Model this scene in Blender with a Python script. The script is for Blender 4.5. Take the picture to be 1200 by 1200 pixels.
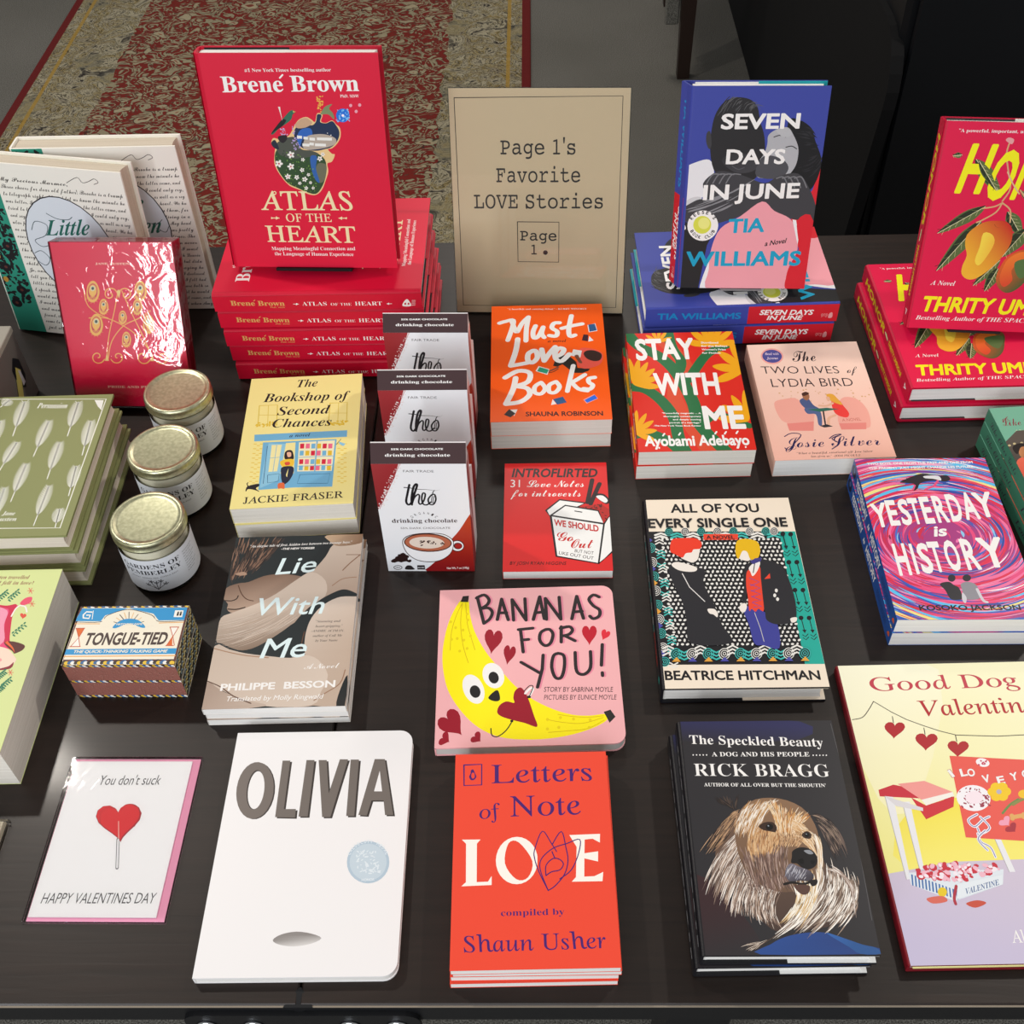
import bpy, math, random
from mathutils import Vector, Matrix
from mathutils.geometry import tessellate_polygon
SC=bpy.context.scene; COL=SC.collection
for o in list(bpy.data.objects): bpy.data.objects.remove(o)
D=math.radians
# ---------------------------------------------------------------- camera
cam=bpy.data.cameras.new('camera'); co=bpy.data.objects.new('camera',cam); COL.objects.link(co); SC.camera=co
cam.sensor_width=36; cam.lens=1332.2/1200*36; cam.clip_start=.02; cam.clip_end=50
PITCH,YAW,ROLL=D(47.535),D(2.3),D(-2.4075)
Fv=Vector((0,math.cos(PITCH),-math.sin(PITCH))); Xv=Vector((1,0,0)); Uv=Vector((0,math.sin(PITCH),math.cos(PITCH)))
X2=math.cos(ROLL)*Xv+math.sin(ROLL)*Uv; U2=-math.sin(ROLL)*Xv+math.cos(ROLL)*Uv
Zr=Matrix.Rotation(YAW,3,'Z'); X2,U2,Fv=Zr@X2,Zr@U2,Zr@Fv
M=Matrix((X2,U2,-Fv)).transposed().to_4x4(); M.translation=(0,0,.9195); co.matrix_world=M
# ---------------------------------------------------------------- view, world, lights
vs=SC.view_settings; vs.view_transform='Standard'; vs.look='None'; vs.gamma=1; vs.use_curve_mapping=False; vs.exposure=0.0
wd=bpy.data.worlds.new('room_light'); SC.world=wd; wd.use_nodes=True
bg=wd.node_tree.nodes['Background']; bg.inputs[0].default_value=(.95,.93,.90,1); bg.inputs[1].default_value=.38
def lin(c):
    if isinstance(c,str):
        c=c.lstrip('#'); c=[int(c[i:i+2],16)/255 for i in (0,2,4)]
    return tuple(x/12.92 if x<=.04045 else ((x+.055)/1.055)**2.4 for x in c)
def area(name,loc,to,size,power,col,sy=None):
    l=bpy.data.lights.new(name,'AREA'); l.energy=power; l.color=col; l.size=size
    if sy: l.shape='RECTANGLE'; l.size_y=sy
    else: l.shape='DISK'
    o=bpy.data.objects.new(name,l); COL.objects.link(o); o.location=loc
    o.rotation_euler=(Vector(to)-Vector(loc)).to_track_quat('-Z','Y').to_euler(); return o
area('shop_window_light',(-.70,-2.6,1.9),(0,.8,0),2.7,84,(.92,.96,1.0),1.7)
area('ceiling_spot_left',(-1.50,1.75,2.1),(-.1,.75,0),.12,19,(1.0,.93,.84))
area('ceiling_spot_right',(1.50,1.7,2.1),(.1,.75,0),.12,19,(1.0,.93,.84))
area('ceiling_spot_rear',(.0,3.6,2.0),(-.3,3.0,-.75),.5,22,(1.0,.93,.84))
area('film_glare_light',(-1.78,-2.6,.72),(-.2,1.0,.1),.26,22,(.94,.97,1.0),.95)  # added lamp that puts the glare on the shrink-wrapped book
# ---------------------------------------------------------------- cover artwork: plain numbers in tenths of a millimetre
# B ground, P polygon, S smooth shape, G shaded shape, L/l/W strokes, E ellipse, T lettering, N scattered dabs, H hair, R swirls, F feather
ART={
'atlas':(0.195,0.243,"""B #d80d37
T #f4f1ee B-6 523 2241 1440 2246 34.5 0|#1 New York Times bestselling author
T #f4f1ee B5 250 2030 1715 2045 163.3 0|Brene Brown
L #f4f1ee 16.7 887 2179 922 2211
T #f4f1ee B-6 1506 1975 1705 1976 30.7 0|PhD, MSW
S #e9c58c 974 1677 1032 1741 1111 1768 1162 1742 1202 1715 1235 1805 1293 1795 1267 1721 1320 1705 1388 1732 1426 1690 1464 1647 1458 1551 1410 1475 1349 1425 1304 1414 1342 1365 1373 1354 1331 1276 1278 1254 1277 1165 1236 1063 1177 949 1101 891 1012 902 929 948 813 1004 722 1140 689 1251 709 1373 724 1439 686 1471 718 1536 793 1526 898 1569
S #1b2c4e 987 1656 1078 1688 1164 1678 1213 1721 1236 1795 1281 1785 1256 1716 1319 1700 1387 1724 1425 1679 1452 1615 1442 1551 1401 1485 1340 1436 1283 1419 1169 1397 1040 1418 984 1483 952 1570
S #c8a283 979 1677 1043 1741 1110 1757 1149 1731 1167 1699 1096 1656 1007 1645
S #2b62b8 1026 1624 1138 1646 1149 1571 1046 1538 982 1396 963 1494
S #b6a79b 1081 1549 1216 1582 1324 1572 1406 1529 1376 1464 1216 1419 1040 1418
S #2f4a2b 712 1362 765 1417 872 1395 971 1396 1053 1352 1166 1375 1256 1298 1257 1176 1225 1063 1167 960 1103 903 1015 919 910 970 806 1027 733 1140 701 1251
S #4c5048 739 1460 802 1515 895 1548 970 1537 1007 1418 1125 1397 1186 1353 936 1308 766 1351
S #6a6a55 1172 1253 1260 1243 1252 1142 1212 1052 1155 1040 1137 1153
S #2f5fa8 1100 1331 1172 1331 1143 1198 1166 1040 1124 1062 1095 1175
N #6f9a3f 10.0 0.5 3 70 729 1395 971 1396 1104 1242 1153 937 1015 919 806 1027 704 1240
N #2a3f23 8.8 0.5 4 40 729 1395 971 1396 1104 1242 1153 937 1015 919 806 1027 704 1240
E #efe9e4 883 1374 -2 17 13 3
E #efe9e4 909 1365 16 10 5 -10
E #efe9e4 904 1336 13 -11 -9 -10
E #efe9e4 875 1328 -8 -17 -11 4
E #efe9e4 863 1352 -18 0 2 13
E #c84f5a 887 1351 9 0 -1 -9
E #efe9e4 721 1267 -13 11 10 11
E #efe9e4 751 1275 9 18 12 -4
E #efe9e4 764 1250 19 0 -2 -14
E #efe9e4 742 1226 2 -18 -14 -3
E #efe9e4 715 1236 -17 -11 -5 11
E #c84f5a 739 1251 10 0 -1 -10
E #efe9e4 864 1240 -2 17 12 3
E #efe9e4 888 1231 16 10 5 -10
E #efe9e4 883 1204 12 -10 -9 -10
E #efe9e4 856 1196 -8 -16 -11 4
E #efe9e4 844 1219 -17 0 2 12
E #c84f5a 867 1218 9 0 -1 -9
E #efe9e4 983 1194 -2 11 8 3
E #efe9e4 1001 1190 10 7 4 -6
E #efe9e4 999 1171 9 -6 -5 -7
E #efe9e4 981 1164 -4 -11 -8 2
E #efe9e4 971 1178 -12 0 0 8
E #4c5a30 987 1180 6 0 0 -6
E #efe9e4 836 1112 14 6 3 -9
E #efe9e4 828 1089 8 -11 -8 -7
E #efe9e4 805 1086 -9 -13 -8 5
E #efe9e4 798 1107 -14 2 3 10
E #efe9e4 817 1123 0 14 10 1
E #c84f5a 817 1103 7 0 -1 -7
E #efe9e4 913 1077 -2 -13 -9 0
E #efe9e4 899 1090 -13 -3 -1 9
E #efe9e4 908 1109 -5 10 8 5
E #efe9e4 928 1109 9 10 6 -5
E #efe9e4 931 1089 11 -4 -4 -8
E #4c5a30 916 1095 6 0 -1 -6
E #efe9e4 1021 1074 14 1 0 -10
E #efe9e4 1007 1056 3 -13 -9 -4
E #efe9e4 987 1060 -11 -9 -5 7
E #efe9e4 988 1082 -11 7 6 8
E #efe9e4 1009 1091 5 13 9 -2
E #4c5a30 1002 1073 7 0 -1 -7
E #efe9e4 1061 1135 7 6 4 -4
E #efe9e4 1061 1120 7 -4 -3 -6
E #efe9e4 1047 1114 -2 -9 -6 1
E #efe9e4 1039 1124 -9 -1 0 6
E #efe9e4 1047 1137 -3 8 6 3
E #4c5a30 1051 1126 4 0 0 -4
E #efe9e4 1063 1023 0 -8 -6 -1
E #efe9e4 1051 1029 -7 -4 -2 5
E #efe9e4 1055 1042 -5 5 4 4
E #efe9e4 1068 1045 4 7 5 -2
E #efe9e4 1073 1033 8 0 -1 -6
E #4c5a30 1062 1034 4 0 0 -4
E #efe9e4 1215 1323 10 10 6 -6
E #efe9e4 1217 1302 12 -5 -4 -9
E #efe9e4 1198 1290 -2 -13 -9 0
E #efe9e4 1183 1304 -13 -3 -1 9
E #efe9e4 1194 1324 -5 11 9 5
E #4c5a30 1201 1309 7 0 0 -7
E #efe9e4 1233 1369 -6 8 6 5
E #efe9e4 1250 1371 6 9 6 -3
E #efe9e4 1255 1355 10 -2 -2 -7
E #efe9e4 1241 1344 0 -11 -8 0
E #efe9e4 1227 1352 -10 -4 -2 7
E #4c5a30 1241 1358 5 0 0 -5
E #efe9e4 994 960 -8 -7 -4 5
E #efe9e4 993 977 -8 4 4 6
E #efe9e4 1009 984 2 10 7 -1
E #efe9e4 1018 973 10 1 0 -7
E #efe9e4 1009 958 3 -9 -7 -3
E #4c5a30 1005 970 5 0 0 -5
E #efe9e4 1072 972 -8 0 1 6
E #efe9e4 1082 982 0 8 6 1
E #efe9e4 1094 977 7 4 2 -5
E #efe9e4 1091 963 5 -5 -4 -4
E #efe9e4 1078 960 -4 -7 -5 2
E #4c5a30 1083 971 4 0 0 -4
E #efe9e4 952 1025 9 -1 -2 -6
E #efe9e4 940 1015 0 -9 -6 0
E #efe9e4 928 1022 -9 -4 -2 6
E #efe9e4 932 1036 -5 6 5 4
E #efe9e4 947 1038 5 8 5 -3
E #4c5a30 940 1027 4 0 0 -5
E #efe9e4 1018 1309 4 9 6 -2
E #efe9e4 1025 1296 10 0 -1 -7
E #efe9e4 1014 1284 1 -9 -7 -2
E #efe9e4 999 1289 -9 -5 -3 5
E #efe9e4 1002 1305 -7 6 5 5
E #4c5a30 1012 1297 5 0 0 -5
N #b9a3d8 10.8 0.5 8 30 950 1698 990 1677 999 1440 946 1374 918 1483
N #c0b0dc 8.7 0.5 9 22 800 1644 876 1645 887 1569 810 1569
S #241d24 781 1558 865 1569 869 1526 819 1483 775 1515
S #1e2738 687 1482 736 1515 765 1417 712 1428
S #2f6a55 705 1590 771 1665 848 1740 936 1825 976 1841 1000 1820 969 1794 945 1741 872 1687 800 1644 725 1579
S #151a1e 704 1585 771 1665 848 1740 889 1730 836 1666 764 1623
W #e8e0d8 23.5 834 1877 839 1825 848 1730
P #d8b060 975 1836 1009 1823 978 1815
N #e8b04a 11.6 0.6 12 26 1250 1993 1346 1994 1325 1911 1280 1816 1240 1837 1260 1910
S #7d8a62 1280 1816 1331 1879 1410 1906 1372 1859 1408 1806 1411 1743 1353 1796 1277 1795
E #1d6fd6 1511 1785 73 0 -8 -74
N #7fc0f5 9.6 0.6 15 40 1451 1849 1591 1849 1576 1717 1435 1717
E #fff4ff 1511 1785 15 0 -1 -14
E #e9a0b0 1607 1891 17 0 -2 -18
E #e9a0b0 1704 1896 17 0 -2 -18
E #e9a0b0 1659 1828 17 0 -2 -18
P #eceae6 985 1566 1039 1562 1034 1531 980 1535
P #eceae6 1054 1555 1102 1551 1097 1521 1050 1525
P #eceae6 1118 1545 1178 1541 1174 1510 1114 1514
P #eceae6 1200 1545 1364 1542 1360 1511 1196 1515
P #eceae6 1032 1479 1109 1475 1104 1445 1028 1449
P #eceae6 1111 1490 1158 1486 1154 1456 1107 1460
P #eceae6 1170 1480 1290 1476 1286 1446 1166 1449
E #f4f4f4 1356 1571 6 0 0 -6
E #f4f4f4 1321 1593 5 0 0 -5
T #efdcae U10 456 711 1504 713 220.2 0|ATLAS
E #efdcae 637 911 22 0 -3 -23
E #d80d37 637 911 12 0 -1 -12
T #efdcae U6 722 568 1246 570 97.3 0|OF THE
T #efdcae U10 462 320 1501 316 198.1 0|HEART
l #efdcae 10.7 554 611 643 611
P #efdcae 609 633 643 611 603 590
P #efdcae 556 627 575 611 551 595
l #efdcae 10.7 1331 615 1420 615
P #efdcae 1370 636 1331 615 1365 593
P #efdcae 1422 631 1399 615 1418 599
T #f4f1ee B-6 498 214 1477 221 42.0 0|Mapping Meaningful Connection and
T #f4f1ee B-6 525 149 1450 148 42.2 0|the Language of Human Experience"""),
'atlas_spine':(0.243,0.026,"""B #cc0d30
T #d9a562 B5 203 103 831 83 83.0 0|Brene Brown
L #d9a562 9.6 479 175 497 192
T #d9a562 B-6 657 49 830 42 20.9 0|PhD, MSW
T #f4f1ee B-10 1036 79 1322 73 65.8 0|ATLAS
T #f4f1ee B-15 1368 72 1610 67 45.1 0|OF THE
T #f4f1ee B-10 1650 66 1965 60 65.8 0|HEART
l #f4f1ee 8.0 935 110 993 108
P #f4f1ee 967 130 993 108 960 88
l #f4f1ee 8.0 2020 87 2078 86
P #f4f1ee 2048 107 2020 87 2044 66
S #f4f1ee 2203 42 2218 111 2261 162 2290 109 2298 40
E #c00d2c 2235 82 11 0 -2 -20
E #c00d2c 2273 81 11 0 -2 -20
l #f4f1ee 6.3 2316 136 2356 136
l #f4f1ee 6.3 2313 109 2353 108
l #f4f1ee 6.4 2310 81 2351 80
l #f4f1ee 6.4 2308 53 2348 53"""),
'seven':(0.155,0.24,"""B #3c479f
P #d8212f 1491 1232 1552 1518 1671 1317 1581 -10 1221 -18 1422 506 1275 861
S #e8e7ea -30 1464 100 1546 264 1579 329 1440 314 1247 208 1133 -29 1016 -42 1299
S #262527 322 1467 260 1719 262 1938 289 2089 355 2207 442 2266 559 2280 680 2249 759 2164 801 2016 868 1839 896 1579 834 1390 652 1251 479 1304
H #262527,#5a5a5c 7.7 60 21 310 2089 401 2285 478 2309 680 2115 718 2261 806 2164
S #3c3b3e 209 1882 248 1900 274 1758 251 1701 210 1784
G #262527 #3f3e42 525 1760 632 1470 403 1575 533 1655 727 1630 823 1498 719 1430 552 1442
L #55555a 10.9 532 1509 605 1469 672 1491
S #17171a 1115 2005 1243 2030 1388 1938 1438 1817 1538 1610 1546 1451 1487 1260 1384 1203 1258 1312 1148 1528
H #17171a,#2a2a2e 10.3 70 22 1225 1967 1384 1968 1468 1791 1361 1368 1549 1397 1540 1636
S #b2b2b6 913 1865 1017 1936 1122 1947 1191 1866 1263 1726 1272 1582 1242 1475 1165 1393 975 1364 823 1390 831 1552 888 1658 909 1762
S #4d4d52 823 1390 842 1578 945 1632 1114 1580 1182 1474 1086 1365
L #2a2a2c 10.5 975 1840 1040 1860 1109 1840
L #2a2a2c 10.6 1124 1725 1189 1738 1247 1707
S #b9b9bc 993 1916 1123 1937 1172 1866 1082 1840
S #cfcfd2 -11 1045 94 1132 208 1133 186 1019 -11 929
S #3f3e42 -20 987 153 1104 265 1134 212 1301 357 1440 524 1436 695 1389 926 1309 1082 1392 1299 1422 1445 1259 1553 1037 1554 894 1517 858 1257 889 1076 973 922 1080 737 940 515 849 344 811 110 829 -20 871
H #3f3e42,#8a8a8e 14.4 40 23 99 1047 436 1136 809 1363 195 874 587 1024 876 1253
L #77777b 14.0 254 1302 317 1407 415 1408
L #77777b 14.0 325 1303 387 1408 485 1409
L #77777b 13.9 401 1303 462 1408 560 1409
L #77777b 13.9 479 1304 540 1409 638 1410
L #77777b 13.8 1058 1365 1139 1379 1210 1257
L #77777b 13.8 1127 1366 1208 1380 1279 1258
L #77777b 13.7 1196 1366 1277 1381 1348 1258
L #77777b 13.7 1265 1367 1345 1381 1418 1259
P #232224 -31 856 111 820 430 825 318 547 249 -41 -59 -48
S #f0efef 267 -40 353 331 396 269 402 -37
S #efefef -54 856 17 818 50 754 7 663 -22 100
S #f0a0aa 921 1091 1075 979 1256 895 1343 774 1407 505 1333 288 1311 129 1336 -15 414 -37 365 237 376 517 464 760 683 910
P #f0efef 1301 875 1345 867 1402 656 1399 566
S #d8212f 1360 862 1544 865 1581 -10 1342 -15 1308 113 1377 289 1422 506
E #f4f1ee 249 792 183 2 11 -188
E #d9dc4e 242 803 107 1 6 -110
E #eceb86 261 821 69 1 4 -71
T #17151a S 116 861 131 885 38.1 0|R
T #17151a S 143 899 165 916 37.9 0|E
T #17151a S 181 925 207 935 37.7 0|E
T #17151a S 225 938 254 938 37.6 0|S
T #17151a S 272 936 300 927 37.6 0|E
T #17151a S 317 918 341 901 37.7 0|'
T #17151a S 354 888 372 865 37.8 0|S
T #17151a S 103 726 118 700 38.7 0|B
T #17151a S 128 688 149 667 38.9 0|O
T #17151a S 161 657 187 642 39.0 0|O
T #17151a S 201 637 229 629 39.1 0|K
T #17151a S 288 630 316 638 39.1 0|C
T #17151a S 329 645 353 661 39.0 0|L
T #17151a S 364 670 382 692 38.9 0|U
T #17151a S 390 705 401 731 38.7 0|B
T #f4f1ee S 361 1933 1249 1942 165.5 0|SEVEN
T #f4f1ee S 455 1535 1130 1540 164.1 0|DAYS
T #f4f1ee S 223 1110 1342 1141 174.0 0|IN JUNE
T #189fc4 S 555 707 983 726 168.1 0|TIA
T #17151a K-10 1008 543 1265 587 60.4 0|a Novel
T #189fc4 S 78 287 1463 306 181.0 0|WILLIAMS"""),
'seven_spine':(0.24,0.029,"""B #3c479f
P #cf1f2d 1275 379 2633 394 2728 -73 1279 -51
T #1b86c4 S 146 126 1192 94 100.7 0|TIA WILLIAMS
T #f4f1ee K 1417 150 2092 122 82.5 0|SEVEN DAYS
T #f4f1ee K 1519 59 1971 41 72.5 0|IN JUNE
T #e8a0a0 M 2192 93 2277 90 50.6 0|gcp
S #e8a0a0 2288 61 2293 133 2327 146 2335 66"""),
'honor':(0.158,0.235,"""B #e01247
T #f4f1ee B-5 165 2238 1344 2248 34.4 0|"A powerful, important, unforgettable book."
S #5d6b3c 612 1448 429 1405 278 1284 154 1133 351 1203 521 1303
S #26301d 612 1448 439 1394 287 1274 154 1133
l #5d6b3c 6.2 547 1403 474 1402
l #c9c890 3.3 547 1403 529 1342
l #26301d 6.2 482 1358 408 1357
l #c9c890 3.3 482 1358 463 1297
l #5d6b3c 6.2 416 1313 343 1312
l #c9c890 3.3 416 1313 398 1252
l #26301d 6.2 351 1268 277 1267
l #c9c890 3.3 351 1268 332 1207
l #5d6b3c 6.2 285 1223 212 1222
l #c9c890 3.3 285 1223 266 1161
l #26301d 6.2 219 1178 146 1177
l #c9c890 3.3 219 1178 201 1116
l #e6dfae 6.2 612 1448 154 1133
S #5d6b3c 603 1290 418 1157 300 942 225 701 415 872 562 1069
S #26301d 603 1290 433 1148 314 933 225 701
l #5d6b3c 6.2 549 1206 469 1173
l #c9c890 3.3 549 1206 555 1121
l #26301d 6.2 495 1122 414 1089
l #c9c890 3.3 495 1122 501 1036
l #5d6b3c 6.2 441 1037 360 1005
l #c9c890 3.3 441 1037 447 952
l #26301d 6.2 387 953 306 921
l #c9c890 3.3 387 953 393 868
l #5d6b3c 6.2 333 869 252 836
l #c9c890 3.3 333 869 339 784
l #26301d 6.2 279 785 198 752
l #c9c890 3.3 279 785 285 700
l #e6dfae 6.2 603 1290 225 701
S #5d6b3c 408 1956 449 1805 578 1686 743 1592 673 1753 567 1889
S #26301d 408 1956 461 1813 590 1694 743 1592
l #5d6b3c 6.2 456 1904 454 1843
l #c9c890 3.3 456 1904 525 1893
l #26301d 6.2 503 1852 502 1790
l #c9c890 3.3 503 1852 572 1841
l #5d6b3c 6.2 551 1800 549 1738
l #c9c890 3.3 551 1800 620 1789
l #26301d 6.2 599 1748 597 1686
l #c9c890 3.3 599 1748 668 1737
l #5d6b3c 6.2 647 1696 645 1634
l #c9c890 3.3 647 1696 716 1685
l #26301d 6.2 695 1644 693 1583
l #c9c890 3.3 695 1644 764 1633
l #e6dfae 6.2 408 1956 743 1592
S #5d6b3c 869 1399 867 1283 952 1196 1075 1131 1055 1253 995 1354
S #26301d 869 1399 880 1290 965 1203 1075 1131
l #5d6b3c 6.2 899 1361 881 1313
l #c9c890 3.3 899 1361 958 1355
l #26301d 6.2 928 1323 910 1274
l #c9c890 3.3 928 1323 987 1317
l #5d6b3c 6.2 958 1284 940 1236
l #c9c890 3.3 958 1284 1017 1279
l #26301d 6.2 987 1246 969 1198
l #c9c890 3.3 987 1246 1046 1241
l #5d6b3c 6.2 1017 1208 999 1159
l #c9c890 3.3 1017 1208 1076 1202
l #26301d 6.2 1046 1169 1028 1121
l #c9c890 3.3 1046 1169 1105 1164
l #e6dfae 6.2 869 1399 1075 1131
S #5d6b3c 1112 1212 975 1160 921 1038 914 888 1044 965 1129 1069
S #26301d 1112 1212 991 1151 937 1028 914 888
l #5d6b3c 6.2 1083 1165 1018 1160
l #c9c890 3.3 1083 1165 1110 1106
l #26301d 6.2 1055 1119 989 1114
l #c9c890 3.3 1055 1119 1081 1060
l #5d6b3c 6.2 1027 1073 961 1068
l #c9c890 3.3 1027 1073 1053 1013
l #26301d 6.2 999 1027 933 1021
l #c9c890 3.3 999 1027 1025 967
l #5d6b3c 6.2 970 980 904 975
l #c9c890 3.3 970 980 997 921
l #26301d 6.2 942 934 876 929
l #c9c890 3.3 942 934 968 875
l #e6dfae 6.2 1112 1212 914 888
S #5d6b3c 901 848 785 788 712 675 667 542 785 624 876 725
S #26301d 901 848 794 782 721 668 667 542
l #5d6b3c 6.2 867 804 816 793
l #c9c890 3.3 867 804 871 755
l #26301d 6.2 834 761 783 749
l #c9c890 3.3 834 761 838 711
l #5d6b3c 6.2 800 717 750 705
l #c9c890 3.3 800 717 805 668
l #26301d 6.2 767 673 716 662
l #c9c890 3.3 767 673 771 624
l #5d6b3c 6.2 734 630 683 618
l #c9c890 3.3 734 630 738 580
l #26301d 6.2 700 586 649 574
l #c9c890 3.3 700 586 704 537
l #e6dfae 6.2 901 848 667 542
S #5d6b3c 900 749 811 693 791 594 808 480 890 555 935 644
S #26301d 900 749 823 688 803 589 808 480
l #5d6b3c 6.2 887 711 841 699
l #c9c890 3.3 887 711 915 669
l #26301d 6.2 874 672 828 660
l #c9c890 3.3 874 672 902 631
l #5d6b3c 6.2 861 634 814 622
l #c9c890 3.3 861 634 889 592
l #26301d 6.2 848 595 801 583
l #c9c890 3.3 848 595 876 554
l #5d6b3c 6.2 835 557 788 544
l #c9c890 3.3 835 557 863 515
l #26301d 6.2 821 518 775 506
l #c9c890 3.3 821 518 850 477
l #e6dfae 6.2 900 749 808 480
S #5d6b3c 248 2000 209 2025 179 2015 153 1987 194 1968 229 1967
S #26301d 248 2000 211 2020 180 2009 153 1987
l #5d6b3c 6.2 234 1998 219 2015
l #c9c890 3.3 234 1998 231 1979
l #26301d 6.2 221 1996 205 2013
l #c9c890 3.3 221 1996 217 1977
l #5d6b3c 6.2 207 1994 192 2011
l #c9c890 3.3 207 1994 204 1976
l #26301d 6.2 194 1993 178 2009
l #c9c890 3.3 194 1993 190 1974
l #5d6b3c 6.2 180 1991 165 2007
l #c9c890 3.3 180 1991 177 1972
l #26301d 6.2 167 1989 152 2005
l #c9c890 3.3 167 1989 163 1970
l #e6dfae 6.2 248 2000 153 1987
S #5d6b3c 946 1639 989 1563 1067 1501 1157 1450 1100 1532 1031 1602
S #26301d 946 1639 993 1567 1071 1505 1157 1450
l #5d6b3c 6.2 977 1612 985 1582
l #c9c890 3.3 977 1612 1010 1605
l #26301d 6.2 1007 1585 1015 1555
l #c9c890 3.3 1007 1585 1040 1578
l #5d6b3c 6.2 1037 1558 1045 1528
l #c9c890 3.3 1037 1558 1070 1551
l #26301d 6.2 1067 1531 1075 1501
l #c9c890 3.3 1067 1531 1101 1524
l #5d6b3c 6.2 1097 1504 1106 1474
l #c9c890 3.3 1097 1504 1131 1497
l #26301d 6.2 1127 1477 1136 1447
l #c9c890 3.3 1127 1477 1161 1470
l #e6dfae 6.2 946 1639 1157 1450
L #d8a878 16.5 781 1514 836 1655 777 1831 714 2027 726 2176
L #d8a878 16.5 785 1495 742 1394 631 1311 554 1268
L #d8a878 16.5 785 1495 708 1452 585 1428
L #d8a878 16.5 785 1495 886 1420 915 1283
L #d8a878 16.5 946 1639 1085 1487 1161 1430
L #d8a878 16.5 1182 1333 1156 1253 1088 1171
S #e8a0a0 675 2165 700 2195 758 2177 747 2127
G #f2b531 #c9281f 600 756 1004 1168 763 1296 871 1291 957 1205 976 1048 914 888 816 746 690 632 587 614 510 674 500 772 524 891 481 1008 478 1127 563 1229 659 1282
G #f7d84a #ee8a22 685 957 905 927 654 1153 754 1138 796 1041 744 881 680 780 625 836 645 995
W #a84a1c 8.3 750 1256 777 1228 823 1216
G #e85a25 #4f5b30 922 849 1196 664 930 810 994 911 1109 975 1237 970 1307 944 1323 866 1285 746 1229 606 1144 504 1045 471 946 535 900 651
G #ee7a2c #d8432a 943 850 1052 540 956 791 1009 892 1134 956 1235 882 1120 818 1053 736 1088 620 1009 538 942 633
S #57713f 1074 836 1214 881 1302 865 1264 745 1179 643 1099 719
T #f6ee15 S4 245 1608 524 1607 516.8 0.18|H
T #f6ee15 S4 555 1545 816 1547 515.8 0.18|O
T #f6ee15 S4 852 1556 1113 1554 515.0 0.18|N
T #f6ee15 S4 1179 1545 1754 1540 514.1 0.18|OR
S #5d6b3c 444 1938 480 1823 575 1720 692 1630 635 1755 556 1868
S #26301d 444 1938 488 1827 582 1724 692 1630
l #5d6b3c 6.2 479 1894 481 1849
l #c9c890 3.3 479 1894 527 1876
l #26301d 6.2 515 1850 517 1805
l #c9c890 3.3 515 1850 562 1832
l #5d6b3c 6.2 550 1806 552 1761
l #c9c890 3.3 550 1806 598 1788
l #26301d 6.2 586 1762 588 1717
l #c9c890 3.3 586 1762 633 1744
l #5d6b3c 6.2 621 1718 623 1673
l #c9c890 3.3 621 1718 668 1700
l #26301d 6.2 656 1674 658 1630
l #c9c890 3.3 656 1674 704 1656
l #e6dfae 6.2 444 1938 692 1630
L #e0b890 14.5 767 1831 860 1696 944 1600
T #f4f1ee J-4 184 531 463 530 52.7 0|A Novel
T #f6ee15 S4 123 215 2038 216 179.5 0.15|THRITY UMRIGAR
T #f4f1ee J-5 92 105 1989 127 49.5 0|Bestselling Author of THE SPACE BETWEEN US"""),
'honor_spine':(0.235,0.026,"""B #c20f38
T #d8c41c S4 160 69 1180 69 120.0 0.15|HONOR
S #5d6b3c 1220 140 1251 104 1294 103 1340 120 1302 151 1261 164
S #26301d 1220 140 1252 110 1295 109 1340 120
l #5d6b3c 30.0 1237 137 1246 117
l #c9c890 16.0 1237 137 1252 153
l #26301d 30.0 1254 134 1263 115
l #c9c890 16.0 1254 134 1269 150
l #5d6b3c 30.0 1271 131 1280 112
l #c9c890 16.0 1271 131 1286 147
l #26301d 30.0 1289 129 1298 109
l #c9c890 16.0 1289 129 1304 144
l #5d6b3c 30.0 1306 126 1315 106
l #c9c890 16.0 1306 126 1321 141
l #26301d 30.0 1323 123 1332 103
l #c9c890 16.0 1323 123 1338 139
l #e6dfae 30.0 1220 140 1340 120
T #d8c41c S2 1380 89 2000 89 80.0 0.15|THRITY UMRIGAR
P #e8e0e0 2160 80 2240 130 2160 180
E #c20f38 2180 129 15 0 0 -14"""),
'sign':(0.216,0.279,"""B #d6bd9d
l #33241f 9.7 65 2682 2069 2700 2076 78 82 94 65 2682
T #21181a M3 606 2025 1519 2026 164.5 0|Page 1's
T #21181a M3 549 1689 1581 1693 169.4 0|Favorite
T #21181a M3 263 1365 1869 1371 168.8 0|LOVE Stories
l #33241f 10.8 804 1198 1326 1196 1327 681 807 684 804 1198
T #21181a M8 835 962 1297 960 120.6 0|Page
T #21181a M8 977 781 1048 781 117.0 0|1
E #21181a 1157 805 30 0 0 -30"""),
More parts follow.
